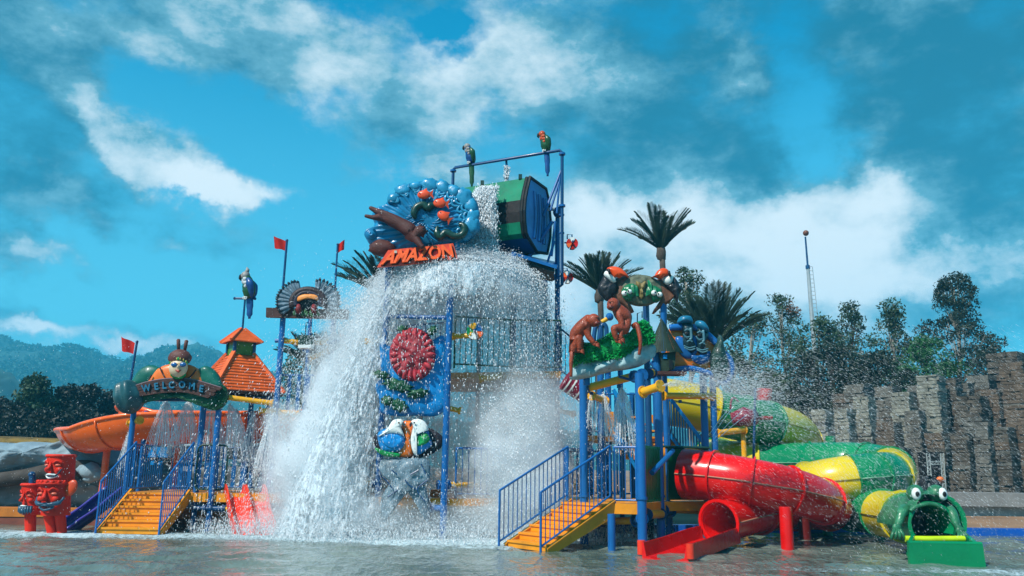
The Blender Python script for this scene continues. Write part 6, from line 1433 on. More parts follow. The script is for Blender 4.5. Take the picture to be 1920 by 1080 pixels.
# thatched hut figure
ht = thing('hut_figure', 'small dark thatched hut figure with a pointed roof, beside the leafy bank', 'hut', xf.p(*c9(300, 840), .4))
hc = xf.p(*c9(290, 600), .5); ap = xf.p(*c9(212, 118), .45); zb_ = xf.p(*c9(300, 575), .5).z
for i in range(20):
    a = math.pi+.05+(math.pi-.1)*i/20; a1 = math.pi+.05+(math.pi-.1)*(i+.92)/20; rw = .41
    cc_ = Vector((hc.x, hc.y+.25, zb_)); u = cc_+Vector((rw*math.cos(a), rw*.7*math.sin(a), .02*math.sin(i*5))); v_ = cc_+Vector((rw*math.cos(a1), rw*.7*math.sin(a1), 0))
    MB().add([u, v_, ap+Vector((.01, 0, 0)), u*.97+cc_*.03, v_*.97+cc_*.03], [(0, 1, 2), (4, 3, 2), (0, 3, 4, 1)]).build('thatch_strip', hutgreen, ht)
q = [c9(195, 590), c9(415, 565), c9(395, 800), c9(240, 850)]
MB().prism([xf.p(*w_, .42) for w_ in q], (0, .4, 0)).build('hut_wall', hutgreen, ht)
MB().prism([xf.p(*c9(*w_), .45) for w_ in ((320, 690), (350, 675), (372, 700), (368, 800), (325, 820))], (0, .03, 0)).build('doorway', black, ht)
MB().box(xf.p(*c9(265, 640), .43), (.09, .03, .09)).build('window', turq, ht)
MB().box(xf.p(*c9(340, 870), .3), (.65, .4, .07)).build('base_board', plank, ht)
# dark fish tail shape at the right end
dome(xf, [c9(*q) for q in [(950, 470), (1000, 345), (1040, 380), (1060, 470), (1080, 560), (1125, 740), (1110, 860), (1060, 960), (980, 960), (920, 900), (880, 780), (880, 640), (910, 560)]], .14, .06, .16, fn=nzb(.05, 7)).build('crocodile_head', mat('croc_green', '#16362f', .45, .5, 10, bump=.7, coat=.3, dirt=.4, dirtcol='#5a7a78'), tk, smooth=180)
# low propeller toy on a pole (crimson) and yellow pipe by the slides
pt_ = thing('water_cannon', 'crimson water cannon with a long pipe handle in front of the upper slide', 'water toy', P(1395, 795, 22))
MB().tube([P(1372, 786, 22), P(1395, 782, 21.9), P(1416, 784, 22)], [.16, .27, .2], 14).build('barrel', mat('crimson', '#7a1030'), pt_, smooth=180); MB().tube([P(1414, 784, 22), P(1448, 783, 22)], .05, 8).build('spout', mat('cannon_red', '#8a2016', .4, .1, 3), pt_)
MB().tube(smooth_curve([P(1370, 768, 22), P(1371, 752, 22), P(1376, 746, 22), P(1385, 753, 22)], 4), .03, 8).build('handle', mat('crimson', '#7a1030'), pt_, smooth=180)
q = P(1393, 800, 22.2); MB().tube([(q.x, 22.2, 0), (q.x, 22.2, q.z)], .07, 12).build('stand', yellow, pt_, smooth=60)
flagpole('red flag low in front of the trees, above the yellow and green slide', G(1410, 1000), P(1416, 730, G(1410, 1000).y), [(1417, 728), (1449, 727), (1447, 750), (1416, 750)], G(1410, 1000).y, .035)

# ================================================================ TUBE SLIDES
def tube_slide(root, pts, r, segs, k=7, n=22, flr=.05, rr=None, mouth=True, seam=True):
    """closed tube along pts; segs: (end fraction, material, name); joint flanges between pieces; the tube is open at both ends"""
    c = smooth_curve(pts, k); N = len(c); f0 = 0
    def ring(i, R1):
        d = (c[min(i+1, N-1)]-c[max(i-1, 0)]).normalized(); side = d.cross(Vector((0, 0, 1))).normalized(); upv = side.cross(d)
        return [c[i]+side*math.cos(2*math.pi*q/n)*R1+upv*math.sin(2*math.pi*q/n)*R1 for q in range(n)], d, side, upv
    for (f1, m, nm) in segs:
        i0, i1 = int(round(f0*(N-1))), int(round(f1*(N-1))); vs = []; fs = []
        for i in range(i0, i1+1):
            R1 = r if rr is None else np.interp(i/(N-1), rr[0], rr[1]); rg = ring(i, R1)[0]; ri = ring(i, R1-.03)[0]; vs += rg+ri
        K = 2*n; M_ = i1-i0
        for i in range(M_):
            for q in range(n):
                fs.append((i*K+q, i*K+(q+1) % n, (i+1)*K+(q+1) % n, (i+1)*K+q)); fs.append((i*K+n+(q+1) % n, i*K+n+q, (i+1)*K+n+q, (i+1)*K+n+(q+1) % n))
        for e in (0, M_):
            for q in range(n): fs.append((e*K+q, e*K+(q+1) % n, e*K+n+(q+1) % n, e*K+n+q))
        o = MB().add(vs, fs).build(nm, m, root, smooth=60)
        R1 = r if rr is None else np.interp(i1/(N-1), rr[0], rr[1]); _, d, side, upv = ring(i1, R1)
        fl = MB(); p = c[i1]
        for s in (-.02, .02):
            rg = [p+d*s+(side*math.cos(2*math.pi*q/n)+upv*math.sin(2*math.pi*q/n))*(R1+flr) for q in range(n)]; ri = [p+d*s+(side*math.cos(2*math.pi*q/n)+upv*math.sin(2*math.pi*q/n))*(R1-.01) for q in range(n)]
            fl.v += [tuple(v) for v in rg+ri]
        for q in range(n):
            a = q; b = (q+1) % n
            fl.f += [(a, b, b+n, a+n), (2*n+b, 2*n+a, 3*n+a, 3*n+b), (a, 2*n+a, 2*n+b, b), (n+b, 3*n+b, 3*n+a, n+a)]
        fl.build('joint_flange', m, o, smooth=40)
        if seam:
            for a in (0, math.pi):
                ln = []
                for i in range(i0, i1+1):
                    R1 = r if rr is None else np.interp(i/(N-1), rr[0], rr[1]); _, d, side, upv = ring(i, R1); ln.append(c[i]+(side*math.cos(a))*(R1+.012))
                MB().tube(ln, .016, 5).build('seam', mat('seam_'+m.name, tuple(min(1, x*.8+.12) for x in m.node_tree.nodes['Principled BSDF'].inputs['Base Color'].default_value[:3]) if False else '#a8705a' if m is red else '#6a9a7a' if m is green else '#9a8a20', .5, .2, 3), o, smooth=180)
        f0 = f1
    return c
rsl = thing('tube_slide', 'red tube slide curling down from the right platform to an open chute', 'slide', (5, 18, 0), 'tube slides on the right')
rpts = [P(1286, 888, 18.9), P(1340, 893, 18.5), P(1400, 902, 18.2), P(1470, 917, 18.1), P(1530, 935, 18.6), P(1558, 950, 19.8), P(1540, 957, 20.7), P(1495, 956, 20.6), P(1450, 958, 19.8), P(1400, 966, 18.6), P(1348, 979, 17.7)]
c = tube_slide(rsl, rpts, .55, [(.10, red, 'tube_section'), (.21, red, 'tube_section'), (.31, red, 'tube_section'), (.43, red, 'tube_section'), (.56, red, 'tube_section'), (.72, red, 'tube_section'), (.86, red, 'tube_section'), (1, red, 'tube_section')], rr=([0, .04, .12, .6, 1], [.56, .56, .51, .46, .42]))
m0 = c[-1]; le = (G(1205, 1045)+G(1290, 1050))/2
rw_ = G(1290, 1050)-G(1205, 1045)
o = trough(rsl, (m0.x+.02, m0.y+.05, .14), (le.x, le.y, .0), rw_*1.02, 0, 0, 10, 'open_chute', red, wall=.26, sag=.04, wave=0)
for px, py, s in ((1198, 1042, 0), (1290, 1050, 1)):
    g_ = G(px, py); MB().tube([g_+Vector((.05, .02, .02)), g_+Vector((.05, .02, .27))], .075, 10).build('chute_lip', redo, rsl, smooth=60)
for px, py, tpy, r_, m in ((1477, 1030, 950, .13, red), (1510, 1012, 968, .14, mat('dark_red', '#5e100a', .4, .1, 2))):
    b = G(px, py); MB().tube([(b.x, b.y, -.3), (b.x, b.y, zfor(b.x, b.y, tpy))], r_, 16).build('support_leg', m, rsl, smooth=60)

gsl = thing('tube_slide', 'long yellow and green tube slide winding down to the frog mouth', 'slide', (8, 21, 0), 'tube slides on the right')
FM = P(1752, 977, 15.9)
gpts = [P(1240, 752, 23.5), P(1300, 762, 23.6), P(1370, 780, 23.8), P(1440, 795, 24.3), P(1490, 812, 25.5), P(1500, 832, 27.2), P(1462, 842, 28.6), P(1400, 850, 28.8), P(1350, 856, 27.8), P(1335, 860, 26.0), P(1365, 864, 24.6), P(1430, 868, 24.2), P(1520, 868, 24.0), P(1600, 868, 23.6), P(1660, 876, 22.6), P(1672, 888, 21.2), P(1630, 893, 20.4), P(1560, 902, 20.4), P(1500, 915, 21.2), P(1490, 928, 22.4), P(1530, 940, 22.6), P(1590, 952, 21.3), P(1650, 962, 19.6), P(1705, 970, 17.8), FM]
tube_slide(gsl, gpts, .56, [(.06, lime, 'tube_section'), (.10, green, 'tube_section'), (.125, green, 'tube_section'), (.20, lime, 'tube_section'), (.29, green, 'tube_section'), (.33, lime, 'tube_section'), (.375, green, 'tube_section'), (.455, lime, 'tube_section'), (.50, green, 'tube_section'), (.555, green, 'tube_section'),
    (.60, green, 'tube_section'), (.635, lime, 'tube_section'), (.66, green, 'tube_section'), (.685, green, 'tube_section'), (.735, lime, 'tube_section'), (.78, lime, 'tube_section'), (.83, green, 'tube_section'), (.88, green, 'tube_section'), (.92, green, 'tube_section'), (.955, lime, 'tube_section'), (1, green, 'tube_section')], k=8, rr=([0, .3, .6, .88, 1], [.66, .60, .56, .52, .50]))
for px, py, Y, tpy, r_ in ((1418, 870, 25.0, 818, .16), (1560, 870, 24.8, 818, .14), (1548, 940, 21.4, 908, .12), (1648, 960, 21.5, 905, .1)):
    q = P(px, py, Y); MB().tube([(q.x, Y, 0), (q.x, Y, P(px, tpy, Y).z)], r_, 16).build('support_leg', green, gsl, smooth=60)
for a, b in (((1560, 972, 20.8), (1620, 918, 20.8)), ((1625, 972, 20.8), (1590, 918, 20.8)), ((1600, 918, 20.7), (1690, 915, 20.9)), ((1540, 968, 20.8), (1520, 945, 20.8))): MB().tube([P(*a), P(*b)], .045, 8).build('strut', dgreen, gsl)
tf_ = [P(1415, 925, 20), P(1520, 970, 20)]

# ---- frog at the end of the green slide
fgr = thing('frog_figure', 'green frog figure with bulging white eyes, the slide coming out of its mouth', 'frog', (FM.x, 15.6, 0)); ff = Face(15.7)
def cf_(a, b): return (1640+a/5.4, 880+b/5.4)
frogm = mat('frog_green', '#2a6a48', .4, .35, 5, coat=.4, bump=.4, dirt=.4, dirtcol='#123524'); hy = 15.7
mp_ = pxm(15.7)
ctr_f = ff.p(*cf_(555, 560)); 
def archpts(rx, rz, out, y=0): return [ctr_f+Vector((rx*math.cos(a), -out, rz*math.sin(a))) for a in np.linspace(-.45, math.pi+.45, 24)]
# throat: green shell round the mouth
vs = []; fs = []
prof_ = [(205, 200, -.9), (215, 208, -.5), (240, 225, .0), (236, 222, .10), (205, 195, .12), (196, 186, .05), (192, 182, -.4)]
for rx, rz, o_ in prof_: vs += archpts(rx/5.4*mp_, rz/5.4*mp_, o_)
nA = 24
for j in range(len(prof_)-1):
    for i in range(nA-1): fs.append((j*nA+i, j*nA+i+1, (j+1)*nA+i+1, (j+1)*nA+i))
MB().add(vs, fs).build('mouth_ring', green, fgr, smooth=60)
# body hump with head and brow
hb = MB(); sec = []
prof_b = [(250, 235, -1.15, 30), (262, 262, -.7, 60), (262, 300, -.25, 70), (235, 335, .0, 60), (215, 300, .12, 40)]
vs = []; fs = []
for rx, rz, o_, lift in prof_b:
    for i, a in enumerate(np.linspace(-.15, math.pi+.15, nA)):
        s = math.sin(a); top_ = rz*(1 if s > 0 else .3)
        x = rx*math.cos(a)*(1-.16*max(0, s)); z = top_*s-10
        z += 22*math.exp(-((abs(math.cos(a))-.42)/.16)**2)*(s > 0)      # brow bumps
        vs.append(ctr_f+Vector((x/5.4*mp_, -o_+.03*mn.noise(Vector((x*.02, z*.02, o_*3))), z/5.4*mp_)))
for j in range(len(prof_b)-1):
    for i in range(nA-1): fs.append((j*nA+i, j*nA+i+1, (j+1)*nA+i+1, (j+1)*nA+i))
MB().add(vs, fs).build('body', frogm, fgr, smooth=180)
for a, s in ((428, -1), (655, 1)):
    p = ff.p(*cf_(a+ (10 if s < 0 else -6), 250), .02); MB().ell(p+Vector((0, .1, .01)), (.155, .17, .16), 14, 10).build('eye_socket', frogm, fgr, smooth=180)
    e = MB().ell(p+Vector((s*.05, -.04, 0)), (.085, .07, .115), 14, 10).build('eye', white, fgr, smooth=180); MB().ell(p+Vector((s*.055-.03*s*0, -.10, .0)), (.04, .02, .05), 10, 8).build('pupil', black, e, smooth=180)
MB().tube(smooth_curve([ff.p(*cf_(a, b), .13) for a, b in ((360, 420), (430, 375), (555, 350), (650, 375), (715, 420))], 5), .035, 8).build('upper_lip', frogm, fgr, smooth=180)
for s, jl in ((-1, [(330, 400), (270, 430), (250, 520), (225, 590)]), (1, [(735, 400), (790, 450), (820, 540), (865, 620)])):
    js = [ff.p(*cf_(a, b), o_) for (a, b), o_ in zip(jl, (-.15, .1, .15, .22))]
    skin_body('arm', js, [(0, 1), (1, 2), (2, 3)], [.13, .10, .075, .06], frogm, fgr, 2)
    h_ = js[-1]; fgm = MB().ell(h_, (.085, .05, .075), 12, 8)
    for k in range(4): dx = (-1.5+k)*.065+ s*.02; fgm.tube([h_+Vector((dx*.4, -.02, -.03)), h_+Vector((dx, -.06, -.11)), h_+Vector((dx*1.25, -.05, -.2))], [.035, .028, .03], 7)
    fgm.build('webbed_foot', frogm, fgr, smooth=180)
# run-out: green chute with a yellow sill and the raised green end wall
a0, a1 = G(1705, 1057), G(1850, 1060); zt_ = zfor(a0.x, a0.y, 1018)
vfront = (a1-a0); back = Vector((-.18, 1.0, 0)).normalized()
ro = thing('slide_runout', 'green trough with tall front wall and yellow sill, in front of the frog', 'slide end', (a0+a1)/2)
MB().prism([a0+Vector((0, 0, -.3)), a1+Vector((0, 0, -.3)), a1+Vector((-.03, 0, zt_)), a0+Vector((.02, 0, zt_))], (0, .07, 0)).build('front_wall', green, ro)
MB().tube([a0+Vector((.02, .035, zt_)), a1+Vector((-.03, .035, zt_))], .04, 8).build('wall_cap', green, ro, smooth=60)
L0 = a0+Vector((.02, .07, 0)); L1 = Vector((ff.p(*cf_(312, 700)).x, 15.45, 0)); Rr0 = a1+Vector((-.1, .07, 0)); Rr1 = Vector((ff.p(*cf_(850, 690)).x, 15.5, 0))
for A, B in ((L0, L1), (Rr0, Rr1)): MB().prism([A, B, B+Vector((0, 0, zt_+.12)), A+Vector((0, 0, zt_-.01))], (.07, 0, 0)).build('side_wall', green, ro)
MB().add([L0+Vector((0, 0, .06)), Rr0+Vector((0, 0, .06)), Rr1+Vector((0, .3, .16)), L1+Vector((0, .3, .16))], [(0, 1, 2, 3)]).build('trough_floor', green, ro)
y0, y1 = ff.p(*cf_(308, 703), .3), ff.p(*cf_(905, 703), .3); MB().tube([y0, ff.p(*cf_(560, 706), .34), y1], .055, 10).build('sill', mat('sill_yellow', '#b8d010', .35, .15, 3, coat=.4), ro, smooth=60)

# ================================================================ TOTEMS
def totem_head(root, name, cx, y0, y1, x0, x1, Y, tilt=0, flare=1.06):
    """carved drum head between two rows of the photograph"""
    a = P(cx, y0, Y); b = P(cx, y1, Y); r_ = (x1-x0)/2*pxm(Y)*.97; n = 28; vs = []; fs = []; M_ = 12
    for j in range(M_+1):
        t_ = j/M_; z = b.z+(a.z-b.z)*t_; rr_ = r_*(.93+.09*t_); x = b.x+(a.x-b.x)*t_
        for i in range(n):
            an = 2*math.pi*i/n; q = Vector((x+rr_*math.cos(an), Y+rr_*math.sin(an), z)); q += Vector((math.cos(an), math.sin(an), 0))*(.012*mn.noise(q*6)); vs.append(q)
    for j in range(M_):
        for i in range(n): fs.append((j*n+i, j*n+(i+1) % n, (j+1)*n+(i+1) % n, (j+1)*n+i))
    fs.append(tuple(range(n-1, -1, -1))); fs.append(tuple(M_*n+i for i in range(n)))
    o = MB().add(vs, fs).build(name, totemred, root, smooth=60)
    MB().tube([a+Vector((r_*1.0*math.cos(t_), r_*1.0*math.sin(t_), -.01)) for t_ in np.linspace(0, 6.28, 20, endpoint=False)], .035, 8, closed=True).build('crown_rim', totemred, root, smooth=180)
    def f(u, v, out=.02):     # u -1..1 across, v 0..1 up, on the drum front
        an = -math.pi/2+u*1.15; t_ = v; z = b.z+(a.z-b.z)*t_; rr_ = r_*(.93+.09*t_)+out; x = b.x+(a.x-b.x)*t_
        return Vector((x+rr_*math.cos(an), Y+rr_*math.sin(an), z))
    return f, r_
grm = mat('moustache_teal', '#24485e', .4, .3, 8, coat=.3, bump=.4)
def tface(root, f, r_, off=-.12, mous=True, cy=0.0):
    s = r_/.35
    for e in (-1, 1):
        MB().tube(smooth_curve([f(off+e*.18, .70+cy), f(off+e*.42, .80+cy), f(off+e*.72, .72+cy)], 4), .028*s, 8).build('brow', totemred, root, smooth=180)
        MB().ell(f(off+e*.45, .64+cy, .0), (.085*s, .045*s, .035*s), 12, 8).build('eyelid', mat('pale_red', '#c85a40', .4, .2, 6, coat=.3), root, smooth=180)
        MB().ell(f(off+e*.55, .48+cy, -.02), (.10*s, .08*s, .09*s), 12, 8).build('cheek', totemred, root, smooth=180)
    MB().tube([f(off, .74+cy, .01), f(off, .58+cy, .05), f(off, .46+cy, .10)], [.03*s, .045*s, .075*s], 10).build('nose', totemred, root, smooth=180)
    if mous:
        for e in (-1, 1): MB().tube(smooth_curve([f(off, .36+cy, .06), f(off+e*.35, .34+cy, .07), f(off+e*.75, .40+cy, .06), f(off+e*1.0, .55+cy, .04)], 5), [.03*s]*5+[.05*s]*6+[.03*s]*4+[.01*s], 8).build('moustache', grm, root, smooth=180)
    MB().tube(smooth_curve([f(off-.45, .26+cy, .03), f(off, .31+cy, .07), f(off+.45, .26+cy, .03), f(off, .17+cy, .07)], 4, True), .025*s, 8, closed=True).build('lips', grm if mous else white, root, smooth=180)
    MB().ell(f(off, .235+cy, .02), (.10*s, .04*s, .025*s), 10, 7).build('tongue', mat('mouth_dark', '#5a0e10', .5, .2, 5), root, smooth=180)
tt = thing('totem', 'tall red totem of two stacked carved faces on two legs, standing in the water', 'totem', G(104, 999), 'red carved totems'); YT = G(104, 999).y
f, r_ = totem_head(tt, 'upper_head', 115, 854, 905, 92, 140, YT+.05); tface(tt, f, r_, -.25, False)
for e in (0, 1): MB().tube(smooth_curve([f(-.55, .30, .04), f(-.2, .22, .07), f(.15, .28, .05), f(.45, .5, .03)], 4), .02, 6).build('moustache', grm, tt, smooth=180)
f, r_ = totem_head(tt, 'lower_head', 104, 902, 966, 78, 131, YT); tface(tt, f, r_, -.12, True)
MB().tube([f(u, .93, .03) for u in np.linspace(-1.3, 1.3, 16)], .03, 8).build('headband', totemred, tt, smooth=180)
for i in range(9): MB().ell(f(-1.2+.3*i, .985, .03), (.035, .03, .04), 8, 6).build('crown_bead', totemred, tt, smooth=180)
MB().ell(P(133, 915, YT-.1), (.13, .05, .19), 14, 10, Matrix.Rotation(.45, 3, 'Y')).build('ear', mat('ear_orange', '#c8400e', .4, .15, 4, coat=.3), tt, smooth=180)
for px in (87, 108): b = G(px, 1000); t_ = P(px+2, 962, YT); MB().tube([(b.x, YT+.05, -.3), (b.x, YT+.05, 0), (t_.x, YT+.05, t_.z)], [.10, .10, .115], 12).build('leg', totemred, tt, smooth=60)
t2 = thing('totem', 'short red totem of one carved face with a blue beard on one leg', 'totem', G(54, 997), 'red carved totems'); YS = YT+.25
f, r_ = totem_head(t2, 'head', 62, 908, 965, 44, 81, YS); tface(t2, f, r_, -.3, False)
for i in range(7): u = -.75+.18*i; MB().tube([f(u, .30, .04), f(u-.03, .12, .07), f(u-.05, -.0+.06*abs(i-3)/3, .06)], [.035, .03, .006], 7).build('beard_lock', grm, t2, smooth=180)
b = G(54, 997); t_ = P(57, 962, YS); MB().tube([(b.x, YS, -.3), (b.x, YS, 0), (t_.x, YS, t_.z)], [.11, .11, .12], 12).build('leg', totemred, t2, smooth=60)
MB().tube([P(60, 908, YS), P(61, 892, YS)], .07, 10).ell(P(60, 890, YS), (.08, .08, .07), 10, 7).build('nozzle', navy, t2, smooth=60)

# ================================================================ WATER IN THE AIR
wmat = bpy.data.materials.new('water_drops'); wmat.use_nodes = True; t = NT(wmat.node_tree); b = t.n['Principled BSDF']
b.inputs['Base Color'].default_value = (.94, .97, .99, 1); b.inputs['Roughness'].default_value = .25; b.inputs['IOR'].default_value = 1.33
tr = t.new('ShaderNodeBsdfTranslucent'); tr.inputs[0].default_value = (.9, .95, .98, 1); mx = t.new('ShaderNodeMixShader'); mx.inputs[0].default_value = .45
t.put(mx.inputs[1], b.outputs[0]); t.put(mx.inputs[2], tr.outputs[0]); t.put(t.n['Material Output'].inputs[0], mx.outputs[0])
RS = np.random.RandomState(11)
def drops(name, label, C, size, vel=None, stretch=1.0, parent=None):
    """tiny solid drops (tetrahedra), drawn out along their motion"""
    C = np.asarray(C, dtype=float); N = len(C); ok = C[:, 2] > .0; C = C[ok]; N = len(C)
    s = (np.full(N, size) if np.isscalar(size) else np.asarray(size)[ok])*(.5+RS.rand(N)**2*1.3)
    a = RS.normal(size=(N, 3)); a /= np.linalg.norm(a, axis=1)[:, None]
    if vel is not None:
        v = np.asarray(vel, dtype=float); v = v[ok] if v.ndim == 2 else np.tile(v, (N, 1)); v = v/np.linalg.norm(v, axis=1)[:, None]; st = stretch*(.5+RS.rand(N))[:, None]
    else: v = a; st = np.ones((N, 1))
    u = np.cross(v, RS.normal(size=(N, 3))); u /= np.linalg.norm(u, axis=1)[:, None]; w_ = np.cross(v, u); s = s[:, None]
    V = np.stack([C+v*s*st*1.4, C-v*s*st*.7+u*s*.7, C-v*s*st*.7-u*s*.35+w_*s*.6, C-v*s*st*.7-u*s*.35-w_*s*.6], 1).reshape(-1, 3)
    Fq = (np.arange(N)[:, None, None]*4+np.array([[0, 1, 2], [0, 2, 3], [0, 3, 1], [3, 2, 1]])[None]).reshape(-1, 3)
    me = np_mesh(name, V, Fq, wmat, True); o = bpy.data.objects.new(name, me); COL.objects.link(o); stuff(o, label); return o
cx0, cy0, z0 = rc_.x, rc_.y, zr+.12
Tf = math.sqrt(2*z0/9.8)
def vout(th):      # outward speed of the falling water by direction
    c, s = np.cos(th), np.sin(th)
    return .50+1.95*np.clip(-c, 0, 1)**1.2+.30*np.clip(c, 0, 1)+.35*np.clip(s, 0, 1)
def spread(tt, th):      # how far out a drop has got when it has fallen for tt: air drag straightens the path on the left
    e = 1.0+.65*np.clip(-np.cos(th), 0, 1)
    return tt**e
# curtains of water: sheets broken up by noise
sm = bpy.data.materials.new('falling_sheet'); sm.use_nodes = True; t = NT(sm.node_tree); b = t.n['Principled BSDF']
b.inputs['Base Color'].default_value = (.85, .91, .95, 1); b.inputs['Roughness'].default_value = .35; b.inputs['IOR'].default_value = 1.33
pos = t.new('ShaderNodeNewGeometry').outputs['Position']; at = t.new('ShaderNodeAttribute'); at.attribute_name = 'dens'
d1 = t.noise(t.v('MULTIPLY', pos, (3.2, 3.2, 1.3)), 1.6, 9, .72, dist=.6); d2 = t.noise(t.v('MULTIPLY', pos, (1, 1, .55)), 14, 5, .75)
al = t.m('ADD', t.m('MULTIPLY', t.m('SUBTRACT', d1, .5), 2.6), t.m('MULTIPLY', t.m('SUBTRACT', d2, .5), 2.2))
al = t.ramp(t.m('ADD', al, at.outputs['Fac']), .25, .85)
tr = t.new('ShaderNodeBsdfTranslucent'); tr.inputs[0].default_value = (.88, .94, .97, 1); mx = t.new('ShaderNodeMixShader'); mx.inputs[0].default_value = .5
t.put(mx.inputs[1], b.outputs[0]); t.put(mx.inputs[2], tr.outputs[0])
tp = t.new('ShaderNodeBsdfTransparent'); m2 = t.new('ShaderNodeMixShader'); t.put(m2.inputs[0], al); t.put(m2.inputs[1], tp.outputs[0]); t.put(m2.inputs[2], mx.outputs[0])
t.put(t.n['Material Output'].inputs[0], m2.outputs[0])
def dens_of(th, tt):
    c, s = np.cos(th), np.sin(th)
    left = np.clip(-c, 0, 1)**.8; right = np.clip(c, 0, 1); front = np.clip(-s, 0, 1)
    d = .48+.24*left+.0*right
    F_ = np.clip(-s, 0, 1)**.5*np.clip((c+.86)/.22, 0, 1)*np.clip((tt-.30)/.18, 0, 1)
    d = d-.72*F_*(1-.45*np.clip(c, 0, 1))+.42*np.clip(1-tt/.42, 0, 1)
    d = d-.26*np.clip(s, 0, 1)
    d = d-.18*right*np.clip((.75-tt)/.4, 0, 1)*np.clip(tt/.3, 0, 1)+.15*np.clip((tt-.75)/.2, 0, 1)
    return d
def sheet(k, vk, rk, dk):
    nu, nv = 220, 70; th = np.linspace(0, 2*np.pi, nu); tt = np.linspace(0, 1, nv)
    TH, TT = np.meshgrid(th, tt); T_ = TT*Tf
    nz_ = np.zeros_like(TH)
    for i in range(9): fr_ = [3, 5, 8, 13, 17, 23, 29, 37, 47][i]; nz_ += np.sin(fr_*TH+k*i*2.1+TT*(2+i*.7))*(1.0/(1.5+i))
    R_ = RR*rk+(vout(TH)*vk)*Tf*spread(TT, TH)+nz_*.09*(.15+TT)+.03
    X = cx0+R_*np.cos(TH); Y = cy0+R_*np.sin(TH)*1.06; Z = z0-.5*9.8*T_**2-.02
    V = np.stack([X, Y, np.maximum(Z, .0)], -1).reshape(-1, 3); idx = np.arange(nu*nv).reshape(nv, nu)
    Fq = np.stack([idx[:-1, :-1], idx[:-1, 1:], idx[1:, 1:], idx[1:, :-1]], -1).reshape(-1, 4)
    me = np_mesh('water_curtain', V, Fq, sm, True); a_ = me.attributes.new('dens', 'FLOAT', 'POINT')
    a_.data.foreach_set('value', (dens_of(TH, TT)+dk).astype(np.float32).ravel()); o = bpy.data.objects.new('water_curtain', me); COL.objects.link(o)
    stuff(o, 'curtain of white water falling from the tower roof all around')
for k, (vk, rk, dk) in enumerate([(.35, 1.0, .0), (.65, 1.0, .02), (.9, 1.0, -.12)]): sheet(k+1, vk, rk, dk)
# drops of the curtain
N = 230000; th = RS.rand(N)*2*np.pi; left = np.clip(-np.cos(th), 0, 1); front = np.clip(-np.sin(th), 0, 1)
tt = RS.rand(N)**.8; Ff = front**.5*np.clip((np.cos(th)+.86)/.22, 0, 1)*np.clip((tt-.30)/.2, 0, 1); keep = RS.rand(N) < (.35+.65*left+.2*np.clip(np.cos(th), 0, 1))*(1-.86*Ff*(1-.5*np.clip(np.cos(th), 0, 1))); th, tt = th[keep], tt[keep]; N = len(th)
vk = RS.gamma(4, .22, N)*1.05; T_ = tt*Tf; R_ = RR+vout(th)*vk*Tf*spread(tt, th)+RS.normal(size=N)*.08; up_ = RS.rand(N)*.8
X = cx0+R_*np.cos(th)+RS.normal(size=N)*.08; Y = cy0+R_*np.sin(th)*1.06; Zz = z0+up_*T_-.5*9.8*T_**2+RS.normal(size=N)*.05
vel = np.stack([vout(th)*vk*np.cos(th), vout(th)*vk*np.sin(th), up_-9.8*T_-.6], -1)
drops('falling_drops', 'mass of white drops falling around the tower', np.stack([X, Y, Zz], -1), .0098, vel, 2.3)
# the crown of water breaking on the roof
N = 70000; r_ = np.sqrt(RS.rand(N))*RR*1.03; th = RS.rand(N)*2*np.pi; cap = .62*(1-(r_/RR)*.75)
Zc = z0-.05+cap*RS.rand(N)**1.0*1.25+.15*RS.rand(N)+np.maximum(0, RS.normal(size=N))*.10
drops('roof_splash', 'white water bursting over the tower roof', np.stack([cx0+r_*np.cos(th), cy0+r_*np.sin(th)*1.06, Zc], -1), .0115, np.stack([np.cos(th), np.sin(th), RS.normal(size=N)*.6], -1), 1.4)
nu, nv = 120, 30; TH, Q = np.meshgrid(np.linspace(0, 2*np.pi, nu), np.linspace(.02, 1, nv)); nzv = sum(np.sin(f*TH+f*Q*3)*a for f, a in ((5, .5), (9, .4), (14, .35), (23, .3), (31, .25)))
V = np.stack([cx0+Q*(RR+.05)*np.cos(TH), cy0+Q*(RR+.05)*np.sin(TH)*1.06, z0+.05+.62*(1-Q**1.4)+.05*nzv*Q], -1).reshape(-1, 3); idx = np.arange(nu*nv).reshape(nv, nu)
me = np_mesh('roof_sheet', V, np.stack([idx[:-1, :-1], idx[:-1, 1:], idx[1:, 1:], idx[1:, :-1]], -1).reshape(-1, 4), sm, True); a_ = me.attributes.new('dens', 'FLOAT', 'POINT'); a_.data.foreach_set('value', np.full(nu*nv, .8, np.float32)); o = bpy.data.objects.new('roof_sheet', me); COL.objects.link(o); stuff(o, 'sheet of white water running over the tower roof')
# the stream leaving the bucket: twisting ropes and drops
sx0, sx1 = P(892, 352, 19.75), P(932, 349, 19.6); lip = (sx0+sx1)/2; endp = P(888, 500, 19.7); cords = MB(); SD = []; SV = []
for i in range(46):
    u = random.random(); ph = random.uniform(0, 6.28); fr = random.uniform(5, 11); p0 = sx0.lerp(sx1, u); pts = []
    for k in range(24):
        f = k/23; zf = f**1.15; c = p0.lerp(endp+Vector(((u-.5)*.95+.05, random.uniform(-.02, .02), 0)), zf); c.x += -.28*math.sin(f*math.pi)*.25+.035*(1+1.6*f)*math.sin(fr*f+ph)+.02*math.sin(3*fr*f+ph*2); c.y += .06*math.cos(fr*f+ph)-.12*math.sin(f*math.pi); pts.append(c)
    rr_ = [random.uniform(.007, .024)*(1+.5*math.sin(k*1.7+ph)) for k in range(24)]
    cords.tube(pts, rr_, 5)
    for k in range(420):
        f = random.random()**.7; q = pts[int(f*22)].lerp(pts[int(f*22)+1], random.random()); SD.append((q.x+random.gauss(0, .03+.06*f), q.y+random.gauss(0, .05), q.z+random.gauss(0, .03)))
